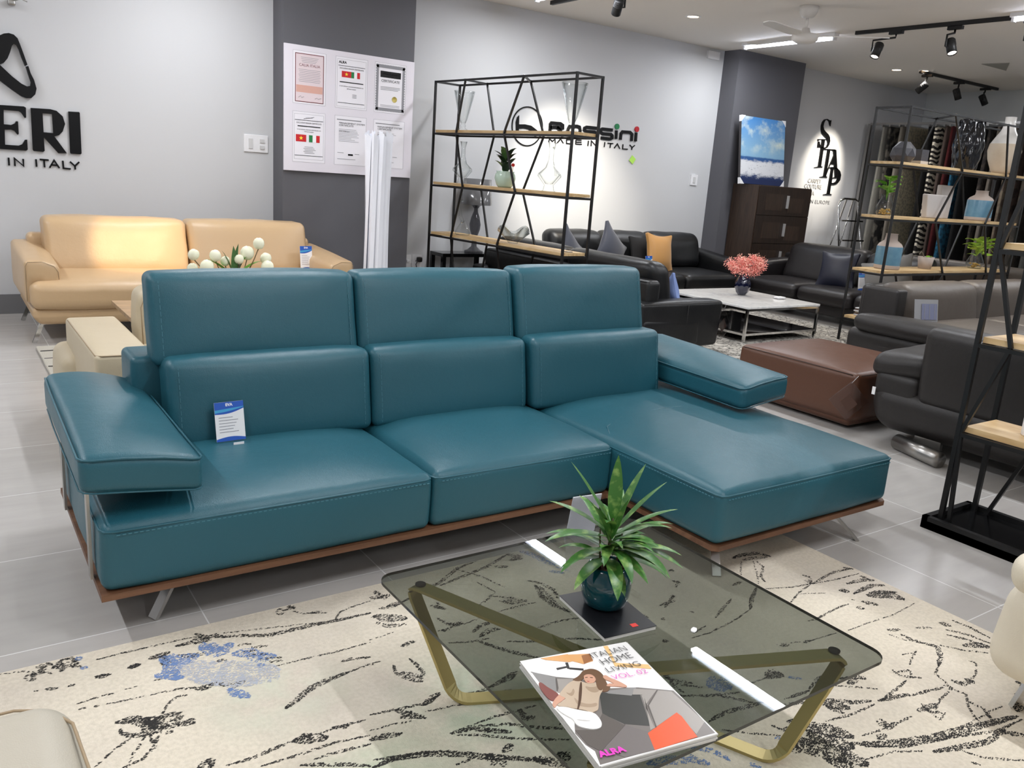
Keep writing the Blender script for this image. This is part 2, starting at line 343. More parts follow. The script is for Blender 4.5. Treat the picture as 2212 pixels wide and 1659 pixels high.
RUG=[('k',0.006,0.5,[(0.044,2.255),(0.071,2.249),(0.091,2.244),(0.117,2.229)]),
('k',0.012,0.9,[(0.095,2.202),(0.104,2.218),(0.119,2.219),(0.113,2.193),(0.1,2.196)]),
('k',0.02,0.9,[(0.121,2.214),(0.139,2.221),(0.13,2.23)]),
('k',0.02,0.9,[(0.126,2.247),(0.148,2.242)]),
('k',0.012,0.9,[(0.15,2.258),(0.158,2.245),(0.176,2.24),(0.19,2.259),(0.18,2.246)]),
('k',0.03,0.9,[(0.162,2.228),(0.182,2.226),(0.205,2.218),(0.216,2.218)]),
('k',0.014,0.9,[(0.197,2.251),(0.208,2.261),(0.215,2.237),(0.218,2.217)]),
('k',0.012,0.9,[(0.175,2.2),(0.186,2.213)]),
('k',0.01,0.9,[(0.212,2.212),(0.222,2.196)]),
('k',0.008,0.6,[(0.14,2.214),(0.156,2.199)]),
('k',0.006,0.6,[(0.124,2.274),(0.138,2.254)]),
('b',0.03,1,[(0.219,2.239),(0.228,2.244)]),
('b',0.015,1,[(0.223,2.193),(0.236,2.186)]),
('k',0.006,0.7,[(0.263,2.216),(0.31,2.214)]),
('k',0.006,0.7,[(0.326,2.214),(0.386,2.215)]),
('k',0.016,1,[(0.251,2.129),(0.283,2.127)]),
('k',0.02,1,[(0.329,2.137),(0.357,2.139)]),
('k',0.012,0.8,[(0.185,2.122),(0.198,2.123)]),
('k',0.012,0.9,[(0.136,2.135),(0.159,2.125)]),
('k',0.006,0.8,[(0.109,2.139),(0.119,2.136)]),
('k',0.007,0.8,[(0.195,2.034),(0.227,2.04),(0.275,2.039)]),
('k',0.005,0.6,[(0.305,2.043),(0.332,2.042)]),
('k',0.006,0.9,[(0.193,2.011),(0.21,2.009)]),
('k',0.006,0.9,[(0.226,2.006),(0.237,2.002)]),
('k',0.006,0.7,[(0.253,2.001),(0.296,1.995),(0.338,1.991)]),
('k',0.006,0.8,[(0.354,1.989),(0.413,1.983),(0.435,1.979)]),
('k',0.03,0.9,[(0.264,1.914),(0.3,1.909),(0.323,1.875),(0.348,1.868)]),
('k',0.016,0.9,[(0.264,1.872),(0.281,1.849),(0.309,1.84),(0.337,1.832)]),
('k',0.04,1,[(0.32,1.898),(0.343,1.878),(0.348,1.847),(0.326,1.852),(0.318,1.885)]),
('k',0.016,0.9,[(0.349,1.889),(0.402,1.882)]),
('k',0.02,0.9,[(0.346,1.841),(0.385,1.841),(0.42,1.828)]),
('k',0.02,0.9,[(0.374,1.861),(0.402,1.867)]),
('k',0.015,0.9,[(0.385,1.841),(0.424,1.841)]),
('k',0.01,0.9,[(0.266,1.885),(0.266,1.861)]),
('k',0.006,0.8,[(0.288,1.845),(0.248,1.821),(0.193,1.776)]),
('k',0.006,0.7,[(0.317,1.843),(0.3,1.812),(0.277,1.785),(0.255,1.741)]),
('k',0.009,0.9,[(0.323,1.833),(0.32,1.801),(0.335,1.819),(0.319,1.781),(0.289,1.753),(0.249,1.745)]),
('k',0.012,1,[(0.354,1.823),(0.368,1.818)]),
('k',0.007,0.8,[(0.362,1.897),(0.381,1.931),(0.41,1.951),(0.433,1.946)]),
('b',0.05,0.85,[(0.414,2.121),(0.427,2.141),(0.437,2.108),(0.419,2.065),(0.427,2.027)]),
('b',0.05,0.8,[(0.435,2.1),(0.468,2.11),(0.499,2.112)]),
('b',0.05,0.85,[(0.515,2.141),(0.536,2.149),(0.543,2.107),(0.565,2.105),(0.594,2.128)]),
('b',0.05,0.6,[(0.588,2.074),(0.622,2.065),(0.647,2.024),(0.681,2.015)]),
('b',0.03,0.8,[(0.382,2.068),(0.408,2.054),(0.44,2.028)]),
('b',0.03,1,[(0.531,1.922),(0.544,1.894),(0.565,1.864)]),
('b',0.02,1,[(0.627,1.99),(0.643,1.985)]),
('l',0.11,0.55,[(0.458,2.088),(0.489,2.037),(0.536,2.003),(0.58,1.971),(0.64,1.947),(0.661,1.954)]),
('l',0.06,0.55,[(0.47,1.996),(0.517,1.979),(0.564,1.945),(0.599,1.918)]),
('k',0.02,0.9,[(0.459,2.185),(0.504,2.185),(0.53,2.2),(0.57,2.19),(0.588,2.17)]),
('k',0.02,0.8,[(0.523,2.224),(0.549,2.181),(0.506,2.174)]),
('k',0.02,1,[(0.383,2.155),(0.405,2.157),(0.436,2.163)]),
('k',0.02,0.5,[(0.421,2.153),(0.42,2.108),(0.405,2.117)]),
('k',0.02,0.4,[(0.456,2.135),(0.487,2.118),(0.517,2.112)]),
('k',0.01,0.5,[(0.606,2.074),(0.641,2.065)]),
('k',0.012,0.5,[(0.617,2.049),(0.668,2.032)]),
('k',0.012,0.5,[(0.638,2.085),(0.681,2.072)]),
('k',0.012,0.5,[(0.644,2.016),(0.695,1.999)]),
('k',0.01,0.5,[(0.655,1.993),(0.693,1.981)]),
('k',0.012,0.4,[(0.608,2.111),(0.643,2.102)]),
('k',0.02,0.9,[(0.457,1.961),(0.481,1.956),(0.509,1.966)]),
('k',0.02,0.5,[(0.515,1.955),(0.546,1.93),(0.574,1.936)]),
('k',0.018,0.7,[(0.539,2.059),(0.56,2.056)]),
('k',0.005,0.7,[(0.374,2.047),(0.398,2.047)]),
('k',0.008,0.8,[(0.432,1.975),(0.459,1.968)]),
('k',0.006,0.7,[(0.264,2.213),(0.327,2.217),(0.421,2.214),(0.488,2.213),(0.532,2.205)]),
('k',0.018,0.9,[(0.567,2.181),(0.636,2.155),(0.698,2.123),(0.772,2.12),(0.848,2.117),(0.903,2.11),(1.012,2.104)]),
('k',0.006,0.5,[(0.568,2.201),(0.62,2.184),(0.711,2.162),(0.803,2.136),(0.865,2.12)]),
('k',0.006,0.8,[(0.664,1.965),(0.739,1.962),(0.833,1.954),(0.943,1.955)]),
('k',0.02,0.9,[(0.631,1.777),(0.669,1.799),(0.71,1.825),(0.762,1.839),(0.828,1.847)]),
('k',0.006,0.8,[(0.828,1.847),(0.897,1.855)]),
('k',0.012,0.7,[(0.832,1.903),(0.861,1.902),(0.91,1.885)]),
('k',0.008,0.8,[(0.762,2.238),(0.777,2.253),(0.787,2.236),(0.77,2.217),(0.761,2.228)]),
('k',0.012,0.9,[(0.787,2.236),(0.821,2.242),(0.805,2.256),(0.817,2.232)]),
('k',0.007,0.9,[(0.808,2.22),(0.834,2.19),(0.862,2.181),(0.893,2.165)]),
('k',0.012,0.9,[(0.853,2.186),(0.884,2.181)]),
('k',0.007,0.8,[(0.901,2.117),(0.931,2.151),(0.975,2.163),(1.042,2.17)]),
('k',0.01,0.9,[(0.249,2.135),(0.283,2.128)]),
('k',0.016,1,[(0.329,2.137),(0.356,2.138)]),
('k',0.01,0.8,[(0.447,1.642),(0.499,1.638),(0.561,1.647),(0.615,1.651)]),
('k',0.035,1,[(0.606,1.649),(0.64,1.64),(0.676,1.624)]),
('k',0.02,0.8,[(0.626,1.659),(0.643,1.649)]),
('k',0.008,0.8,[(0.663,1.645),(0.707,1.649),(0.749,1.644),(0.783,1.64)]),
('k',0.02,0.9,[(0.704,1.651),(0.738,1.639)]),
('k',0.02,1,[(0.391,1.665),(0.408,1.674),(0.419,1.674),(0.413,1.652)]),
('k',0.008,0.8,[(0.511,1.603),(0.564,1.599),(0.624,1.598),(0.686,1.598),(0.771,1.582)]),
('k',0.012,0.9,[(0.59,1.562),(0.624,1.546),(0.69,1.509),(0.725,1.483)]),
('k',0.01,0.7,[(0.624,1.566),(0.672,1.565),(0.757,1.552)]),
('k',0.025,0.8,[(1.081,2.22),(1.086,2.172),(1.113,2.181)]),
('k',0.02,0.8,[(1.051,2.19),(1.077,2.176)]),
('k',0.015,0.8,[(1.048,2.114),(1.074,2.112),(1.104,2.107)]),
('k',0.045,0.6,[(1.011,2.081),(1.049,2.051),(1.095,2.027)]),
('k',0.02,0.6,[(1.004,2.043),(1.029,2.01),(1.079,1.995)]),
('k',0.02,0.8,[(1.082,2.118),(1.126,2.118)]),
('k',0.03,0.8,[(1.134,2.028),(1.155,2.007)]),
('k',0.014,0.8,[(1.126,2.118),(1.216,2.152),(1.302,2.18),(1.406,2.242),(1.501,2.262)]),
('k',0.014,0.8,[(1.292,2.161),(1.396,2.183),(1.506,2.206),(1.626,2.257)]),
('k',0.03,0.8,[(1.626,2.257),(1.653,2.215),(1.608,2.21)]),
('b',0.03,0.7,[(1.674,2.276),(1.704,2.219),(1.718,2.142),(1.729,2.109)]),
('b',0.02,0.7,[(1.685,2.078),(1.723,2.046)]),
('b',0.008,0.5,[(1.722,2.099),(1.75,2.046)]),
('k',0.02,0.7,[(1.677,2.26),(1.702,2.226)]),
('k',0.02,0.7,[(1.53,2.194),(1.57,2.174)]),
('k',0.008,0.6,[(1.4,2.232),(1.444,2.159),(1.478,2.055)]),
('k',0.008,0.7,[(1.411,2.126),(1.432,2.043),(1.371,2.004),(1.333,1.991)]),
('k',0.012,0.6,[(1.41,2.019),(1.455,1.984),(1.49,1.944),(1.433,1.951),(1.412,1.984)]),
('k',0.018,0.5,[(1.426,1.977),(1.471,1.954)]),
('k',0.016,0.7,[(1.575,2.056),(1.605,2.016),(1.617,1.961),(1.595,1.914)]),
('k',0.02,0.8,[(1.579,2.017),(1.554,1.946),(1.554,1.878),(1.575,1.823)]),
('k',0.02,0.5,[(1.587,2.0),(1.573,1.936),(1.563,1.873)]),
('k',0.008,0.6,[(1.369,1.928),(1.454,1.929),(1.511,1.922)]),
('k',0.018,0.8,[(1.2,2.058),(1.23,2.021)]),
('k',0.012,0.8,[(1.227,2.067),(1.212,2.03)]),
('k',0.014,0.7,[(1.18,1.983),(1.192,1.936),(1.235,1.924),(1.166,1.91),(1.15,1.918)]),
('k',0.007,0.6,[(1.235,1.914),(1.297,1.923),(1.369,1.928)]),
('k',0.016,0.8,[(1.237,1.863),(1.272,1.884),(1.308,1.886),(1.343,1.879)]),
('k',0.02,0.7,[(1.24,1.832),(1.283,1.849),(1.318,1.841)]),
('k',0.008,0.7,[(1.141,1.846),(1.206,1.821),(1.26,1.812)]),
('k',0.016,0.8,[(1.226,1.811),(1.257,1.757),(1.284,1.715),(1.338,1.651)]),
('k',0.01,0.8,[(1.3,1.772),(1.392,1.724),(1.486,1.694),(1.566,1.642)]),
('k',0.01,0.6,[(1.416,1.79),(1.504,1.795),(1.574,1.78)]),
('k',0.012,0.8,[(0.951,1.821),(0.939,1.786),(0.951,1.754),(0.978,1.716),(1.006,1.75),(1.008,1.799),(1.003,1.828)]),
('k',0.02,0.7,[(0.954,1.778),(0.988,1.735)]),
('k',0.018,0.8,[(1.013,1.895),(1.056,1.9)]),
('k',0.008,0.6,[(0.895,1.851),(0.924,1.853)]),
('k',0.005,0.5,[(0.948,1.966),(1.026,1.973)]),
('k',0.009,0.8,[(0.803,1.653),(0.863,1.642),(0.941,1.628),(0.999,1.642)]),
('k',0.02,0.9,[(0.938,1.623),(0.999,1.65)]),
('k',0.025,0.9,[(0.87,1.638),(0.885,1.608),(0.917,1.576)]),
('k',0.02,0.9,[(0.866,1.604),(0.898,1.615)]),
('k',0.006,0.7,[(0.929,1.598),(1.033,1.578),(1.148,1.546)]),
('k',0.012,0.8,[(1.036,1.614),(1.097,1.604),(1.149,1.608),(1.215,1.63),(1.237,1.631)]),
('k',0.02,0.8,[(1.172,1.612),(1.227,1.623)]),
('k',0.006,0.7,[(1.123,1.583),(1.175,1.57)]),
('k',0.008,0.8,[(1.015,1.495),(1.077,1.496),(1.144,1.488),(1.195,1.483)]),
('k',0.02,0.9,[(1.148,1.486),(1.14,1.447),(1.165,1.448)]),
('k',0.02,0.9,[(0.764,1.567),(0.795,1.563),(0.839,1.551)]),
('k',0.006,0.6,[(0.778,1.598),(0.838,1.592),(0.881,1.582)]),
('k',0.02,0.8,[(0.946,1.492),(1.002,1.488),(1.033,1.458),(1.078,1.426)]),
('k',0.012,0.7,[(1.022,1.484),(1.094,1.451),(1.14,1.413),(1.212,1.366)]),
('k',0.008,0.8,[(0.956,1.48),(1.003,1.454),(1.064,1.407),(1.129,1.365),(1.19,1.331)]),
('k',0.02,0.95,[(0.729,1.475),(0.783,1.48),(0.854,1.459),(0.922,1.422),(0.978,1.378),(1.04,1.337),(1.099,1.292)]),
('k',0.01,0.8,[(0.74,1.498),(0.838,1.468),(0.908,1.442)]),
('k',0.04,1,[(0.984,1.381),(0.992,1.352),(1.011,1.354)]),
('k',0.025,1,[(1.023,1.372),(1.052,1.388)]),
('k',0.006,0.8,[(0.891,1.39),(0.955,1.391)]),
('k',0.03,0.9,[(1.072,1.319),(1.125,1.265)]),
('k',0.04,0.9,[(1.135,1.303),(1.145,1.279)]),
('k',0.02,0.6,[(1.206,1.39),(1.231,1.37)]),
('k',0.012,0.8,[(1.724,1.55),(1.739,1.552)]),
('k',0.014,0.8,[(2.032,1.827),(2.049,1.806),(2.014,1.786)]),
('k',0.018,0.8,[(2.079,1.883),(2.099,1.886)]),
('k',0.014,0.8,[(1.871,1.716),(1.937,1.717)]),
('k',0.018,0.8,[(1.951,1.745),(1.96,1.74)]),
('k',0.005,0.6,[(2.074,2.024),(2.153,2.007)]),
('k',0.012,0.7,[(1.772,1.7),(1.781,1.679)]),
('k',0.01,0.8,[(1.592,1.428),(1.61,1.384),(1.646,1.349)]),
('k',0.025,0.85,[(2.38,1.852),(2.44,1.854),(2.502,1.84),(2.527,1.796)]),
('k',0.02,0.7,[(2.405,1.824),(2.453,1.816),(2.508,1.797)]),
('k',0.006,0.6,[(2.387,1.817),(2.328,1.77),(2.298,1.741)]),
('k',0.006,0.6,[(2.429,1.796),(2.373,1.733),(2.303,1.667)]),
('k',0.009,0.8,[(2.442,1.79),(2.431,1.75),(2.354,1.699),(2.336,1.665)]),
('k',0.014,0.7,[(2.208,1.701),(2.256,1.705)]),
('k',0.014,0.9,[(2.276,1.653),(2.19,1.603),(2.129,1.558)]),
('k',0.006,0.8,[(2.129,1.558),(2.034,1.535),(1.96,1.526),(1.889,1.518),(1.818,1.522)]),
('k',0.01,0.8,[(1.981,1.574),(2.044,1.602),(2.125,1.636)]),
('k',0.01,0.8,[(1.876,1.7),(1.961,1.745)]),
('k',0.006,0.8,[(1.845,1.541),(1.91,1.552)]),
('k',0.007,0.8,[(2.294,1.63),(2.395,1.593),(2.51,1.571),(2.616,1.554),(2.72,1.546)]),
('k',0.012,0.9,[(2.51,1.636),(2.521,1.615),(2.481,1.578),(2.481,1.607)]),
('k',0.012,0.9,[(2.487,1.575),(2.575,1.589),(2.648,1.597),(2.735,1.584)]),
('k',0.012,1,[(2.71,1.604),(2.734,1.577)]),
('k',0.007,0.8,[(2.464,1.573),(2.386,1.557),(2.296,1.524)]),
('k',0.004,0.6,[(2.381,1.546),(2.465,1.51)]),
('k',0.03,1,[(2.533,1.496),(2.556,1.478)]),
('k',0.02,0.8,[(2.604,1.517),(2.681,1.507),(2.723,1.486)]),
('k',0.02,0.9,[(2.707,1.53),(2.711,1.492)]),
('k',0.02,0.9,[(2.556,1.457),(2.626,1.463),(2.68,1.464),(2.721,1.444)]),
('k',0.055,0.95,[(2.596,1.424),(2.666,1.402),(2.687,1.351)]),
('k',0.02,0.9,[(2.631,1.433),(2.713,1.392)]),
('k',0.025,0.95,[(2.533,1.409),(2.561,1.369)]),
('k',0.02,0.9,[(2.478,1.392),(2.495,1.377)]),
('k',0.01,0.9,[(2.511,1.434),(2.518,1.43)]),
('k',0.008,0.8,[(2.242,1.415),(2.278,1.409),(2.344,1.417),(2.418,1.423),(2.472,1.421)]),
('k',0.004,0.7,[(2.314,1.314),(2.422,1.311),(2.555,1.302),(2.697,1.313)]),
('k',0.004,0.4,[(2.019,1.374),(2.148,1.333)]),
('k',0.014,0.8,[(2.12,1.337),(2.148,1.333)]),
('k',0.014,0.8,[(2.035,1.36),(2.063,1.351)]),
('k',0.004,0.7,[(2.148,1.333),(2.264,1.323)]),
('k',0.025,0.9,[(2.647,1.194),(2.657,1.165)]),
('k',0.012,0.9,[(2.702,1.184),(2.711,1.125),(2.702,1.06)]),
('k',0.012,0.9,[(2.619,1.161),(2.655,1.108),(2.669,1.044)]),
('k',0.012,0.9,[(2.591,1.141),(2.627,1.082),(2.647,1.033)]),
('k',0.03,0.8,[(2.575,1.077),(2.627,1.055),(2.642,1.031)]),
('k',0.008,0.6,[(2.539,1.068),(2.607,1.013)]),
('k',0.018,0.6,[(2.434,1.252),(2.476,1.236)]),
('k',0.018,0.8,[(2.45,1.214),(2.451,1.18),(2.467,1.15)]),
('k',0.012,0.5,[(2.539,1.214),(2.587,1.189)]),
('k',0.006,0.5,[(2.414,1.233),(2.431,1.185)]),
('k',0.018,0.8,[(2.467,1.15),(2.488,1.117),(2.449,1.084),(2.387,1.055)]),
('k',0.006,0.6,[(2.498,1.123),(2.544,1.066)]),
('k',0.007,0.8,[(2.387,1.055),(2.332,1.035),(2.32,1.003),(2.3,0.967)]),
('k',0.006,0.6,[(2.334,1.145),(2.398,1.132),(2.346,1.118),(2.305,1.099)]),
('k',0.01,0.7,[(2.231,1.109),(2.225,1.078),(2.253,1.058),(2.272,1.043)]),
('k',0.01,0.6,[(2.236,1.096),(2.278,1.084),(2.257,1.066)]),
('k',0.01,0.8,[(2.218,1.058),(2.137,1.046),(2.056,1.037)]),
('k',0.016,0.9,[(2.052,1.04),(2.102,1.03),(2.162,1.015)]),
('k',0.01,0.9,[(2.154,1.01),(2.228,0.997),(2.286,0.984)]),
('k',0.007,0.7,[(2.499,1.021),(2.509,1.006),(2.437,0.969),(2.405,0.967)]),
('k',0.02,0.95,[(2.344,0.991),(2.354,0.966),(2.4,0.96)]),
('k',0.02,0.9,[(2.39,0.975),(2.392,0.951)]),
('k',0.02,0.9,[(2.108,0.958),(2.144,0.955),(2.186,0.949)]),
('k',0.014,0.8,[(2.154,0.975),(2.134,0.944),(2.165,0.918)]),
('k',0.006,0.7,[(2.13,0.937),(2.126,0.906),(2.17,0.916)]),
('k',0.007,0.8,[(2.3,0.967),(2.312,0.934),(2.266,0.905),(2.228,0.867),(2.211,0.84)]),
('k',0.01,0.8,[(2.283,0.914),(2.287,0.869),(2.241,0.819)]),
('k',0.005,0.8,[(2.283,0.858),(2.352,0.85)]),
('k',0.004,0.6,[(2.125,0.859),(2.217,0.857),(2.284,0.853)]),
('k',0.008,0.7,[(2.294,0.989),(2.309,0.972),(2.219,0.957),(2.159,0.938)]),
('k',0.018,0.9,[(1.962,0.988),(1.956,0.96),(2.006,0.956)]),
('k',0.018,0.9,[(1.978,0.988),(1.967,0.961)]),
('k',0.007,0.9,[(2.006,0.956),(2.068,0.954)]),
('k',0.006,0.8,[(1.859,0.975),(1.923,0.963),(1.956,0.96)]),
('k',0.02,0.8,[(1.897,0.946),(1.93,0.943)]),
('k',0.04,0.9,[(1.895,1.125),(1.916,1.096),(1.945,1.063)]),
('k',0.016,0.9,[(1.928,1.115),(1.975,1.073),(2.03,1.051)]),
('k',0.02,0.9,[(1.896,1.098),(1.912,1.056)]),
('k',0.008,0.7,[(1.837,1.057),(1.926,1.04),(2.024,1.037)]),
('k',0.018,0.8,[(2.046,1.16),(2.109,1.135),(2.115,1.123)]),
('k',0.02,0.8,[(2.046,1.132),(2.092,1.135)]),
('k',0.006,0.7,[(2.003,1.146),(2.058,1.107),(2.1,1.075)]),
('k',0.012,0.8,[(1.692,1.117),(1.705,1.09),(1.737,1.088)]),
('k',0.02,0.8,[(1.74,1.106),(1.767,1.095)]),
('k',0.05,0.95,[(1.752,1.072),(1.792,1.05),(1.821,1.019),(1.842,0.984)]),
('k',0.07,0.95,[(1.697,1.057),(1.708,1.014),(1.735,0.984),(1.757,0.95),(1.779,0.903)]),
('k',0.06,0.9,[(1.748,1.044),(1.776,0.998),(1.806,0.959)]),
('k',0.03,0.9,[(1.657,1.042),(1.677,1.016)]),
('k',0.04,0.9,[(1.706,0.958),(1.737,0.913)]),
('k',0.028,0.95,[(1.818,0.967),(1.875,0.932),(1.941,0.903),(2.043,0.869),(2.138,0.852),(2.228,0.83),(2.338,0.807)]),
('k',0.01,0.85,[(1.838,0.942),(1.925,0.893),(2.088,0.848),(2.215,0.802),(2.335,0.792)]),
('k',0.02,0.85,[(1.978,0.842),(2.04,0.822),(2.094,0.807),(2.149,0.791),(2.244,0.794)]),
('k',0.006,0.8,[(1.793,0.913),(1.887,0.893),(1.965,0.853)]),
('k',0.007,0.7,[(2.049,0.81),(2.066,0.771),(2.116,0.733),(2.157,0.706)]),
('k',0.007,0.8,[(2.026,0.772),(2.037,0.752)]),
('k',0.02,0.8,[(2.228,0.786),(2.268,0.756)]),
('k',0.006,0.8,[(1.558,1.171),(1.614,1.125),(1.677,1.079)]),
('k',0.009,0.9,[(1.544,1.119),(1.57,1.087),(1.6,1.059)]),
('k',0.03,0.9,[(2.539,0.895),(2.506,0.865)]),
('k',0.012,0.9,[(2.445,0.862),(2.46,0.844)]),
('k',0.02,0.9,[(2.363,0.819),(2.402,0.823)]),
('k',0.01,0.8,[(1.594,1.411),(1.601,1.371),(1.653,1.325)]),
('k',0.012,0.7,[(1.61,1.421),(1.586,1.37),(1.589,1.334)]),
('k',0.01,0.8,[(1.556,1.334),(1.636,1.291),(1.729,1.258)]),
('k',0.01,0.7,[(1.655,1.289),(1.685,1.255),(1.726,1.208)]),
('k',0.014,0.9,[(1.557,1.211),(1.62,1.216),(1.706,1.202),(1.766,1.194)]),
('b',0.07,0.9,[(1.677,1.322),(1.709,1.313),(1.722,1.288)]),
('k',0.007,0.7,[(1.788,1.271),(1.859,1.269)]),
('k',0.04,0.95,[(1.859,1.269),(1.891,1.271),(1.907,1.253)]),
('b',0.014,0.7,[(1.917,1.238),(1.942,1.216)]),
('k',0.012,0.8,[(1.921,1.172),(1.987,1.191),(2.07,1.204),(2.142,1.226)]),
('k',0.01,0.8,[(1.816,1.176),(1.914,1.167)]),
('k',0.012,0.8,[(1.777,1.163),(1.845,1.143),(1.902,1.13)]),
('k',0.014,0.8,[(1.723,1.551),(1.737,1.543)]),
('k',0.012,0.8,[(1.812,1.649),(1.825,1.648)]),
('k',0.01,0.8,[(1.933,1.64),(1.939,1.631)]),
('b',0.02,0.6,[(1.354,1.189),(1.404,1.182),(1.45,1.157),(1.481,1.118),(1.487,1.08)]),
('b',0.03,0.5,[(1.302,1.17),(1.354,1.154),(1.41,1.13),(1.433,1.097)]),
('b',0.03,0.7,[(1.439,1.17),(1.465,1.149)]),
('b',0.014,0.9,[(1.522,1.047),(1.535,1.026)]),
('b',0.01,0.9,[(1.657,1.079),(1.672,1.074)])]
LOGO=[[(0.494,2.084),(0.511,2.091),(0.536,2.106),(0.568,2.114),(0.6,2.108),(0.623,2.085),(0.637,2.043),(0.657,1.974),(0.676,1.905),(0.66,1.894),(0.639,1.954),(0.626,2.006),(0.612,2.039),(0.598,2.045),(0.583,2.027),(0.568,1.98),(0.548,1.933),(0.522,1.899),(0.497,1.887),(0.481,1.884)],[(0.664,1.89),(0.681,1.897),(0.694,1.844),(0.713,1.801),(0.726,1.739),(0.715,1.696),(0.687,1.666),(0.654,1.662),(0.621,1.672),(0.558,1.715),(0.489,1.768),(0.473,1.777),(0.481,1.898),(0.496,1.882),(0.527,1.851),(0.572,1.807),(0.627,1.764),(0.663,1.748),(0.685,1.754),(0.69,1.78),(0.677,1.833)]]
ERI=[[[(0.452,1.593),(0.477,1.595),(0.633,1.6),(0.647,1.593),(0.644,1.519),(0.634,1.516),(0.613,1.553),(0.597,1.562),(0.499,1.562),(0.493,1.457),(0.541,1.456),(0.567,1.47),(0.574,1.486),(0.588,1.486),(0.587,1.393),(0.578,1.388),(0.559,1.414),(0.539,1.421),(0.496,1.418),(0.491,1.307),(0.581,1.307),(0.607,1.32),(0.626,1.354),(0.641,1.356),(0.64,1.281),(0.629,1.273),(0.455,1.273),(0.43,1.273)]],[[(0.679,1.594),(0.811,1.598),(0.854,1.59),(0.895,1.552),(0.909,1.496),(0.889,1.438),(0.861,1.407),(0.829,1.395),(0.909,1.274),(0.849,1.27),(0.755,1.384),(0.755,1.28),(0.744,1.272),(0.679,1.275),(0.674,1.283)],[(0.757,1.562),(0.822,1.563),(0.822,1.42),(0.756,1.421)]],[[(0.937,1.593),(1.012,1.596),(1.017,1.589),(1.014,1.279),(1.004,1.272),(0.937,1.273),(0.933,1.28)]]]
INITALY=[[(0.508,1.212),(0.508,1.154)],[(0.547,1.152),(0.547,1.211),(0.605,1.155),(0.605,1.209)],[(0.692,1.213),(0.693,1.156)],[(0.718,1.213),(0.78,1.212)],[(0.747,1.211),(0.748,1.155)],[(0.783,1.154),(0.817,1.214),(0.851,1.155)],[(0.797,1.177),(0.834,1.175)],[(0.878,1.214),(0.88,1.156),(0.931,1.154)],[(0.929,1.21),(0.962,1.178),(0.995,1.212)],[(0.962,1.178),(0.964,1.152)]]
ROS=[[(5.652,1.846),(5.649,1.92),(5.662,1.937),(5.785,1.94),(5.821,1.925),(5.824,1.898),(5.79,1.892),(5.759,1.9),(5.681,1.893),(5.648,1.883)],[(5.74,1.899),(5.793,1.866),(5.827,1.823),(5.834,1.808)],[(5.9,1.89),(5.917,1.922),(6.017,1.934),(6.058,1.927),(6.073,1.89),(6.058,1.842),(6.029,1.824),(5.928,1.824),(5.896,1.836),(5.9,1.89)],[(6.312,1.937),(6.16,1.936),(6.131,1.922),(6.128,1.902),(6.156,1.889),(6.281,1.892),(6.319,1.883),(6.307,1.847),(6.13,1.84)],[(6.547,1.938),(6.392,1.937),(6.367,1.923),(6.37,1.899),(6.398,1.886),(6.527,1.889),(6.55,1.875),(6.553,1.852),(6.522,1.837),(6.383,1.838)],[(6.607,1.939),(6.611,1.845)],[(6.68,1.842),(6.682,1.91),(6.701,1.932),(6.818,1.936),(6.852,1.916),(6.854,1.84)],[(6.915,1.942),(6.919,1.841)]]
ROSDOT=[(6.61,1.982),(6.92,1.979)]
ROSC=[(5.347,1.858),(5.329,2.056),(5.547,1.874)]
ROSB=[[(5.207,1.771),(5.192,1.901),(5.205,1.953),(5.227,1.973),(5.233,1.883),(5.309,1.89),(5.394,1.883),(5.473,1.845),(5.494,1.825),(5.462,1.763),(5.419,1.819),(5.36,1.843),(5.294,1.848),(5.234,1.839),(5.237,1.774)]]
MADE=[[(5.649,1.733),(5.655,1.771),(5.697,1.744),(5.733,1.774),(5.737,1.732)],[(5.767,1.733),(5.807,1.78),(5.851,1.737)],[(5.892,1.779),(5.896,1.739),(5.957,1.74),(5.975,1.762),(5.952,1.784),(5.892,1.781)],[(6.105,1.79),(6.028,1.787)],[(6.107,1.769),(6.036,1.765)],[(6.115,1.746),(6.028,1.743),(6.025,1.787)],[(6.207,1.792),(6.205,1.734)],[(6.252,1.737),(6.25,1.794),(6.333,1.738),(6.335,1.795)],[(6.452,1.796),(6.448,1.741)],[(6.496,1.788),(6.578,1.79)],[(6.54,1.789),(6.537,1.739)],[(6.601,1.74),(6.643,1.791),(6.689,1.739)],[(6.731,1.794),(6.731,1.742),(6.811,1.744)],[(6.837,1.794),(6.877,1.769),(6.916,1.796)],[(6.877,1.769),(6.873,1.742)]]
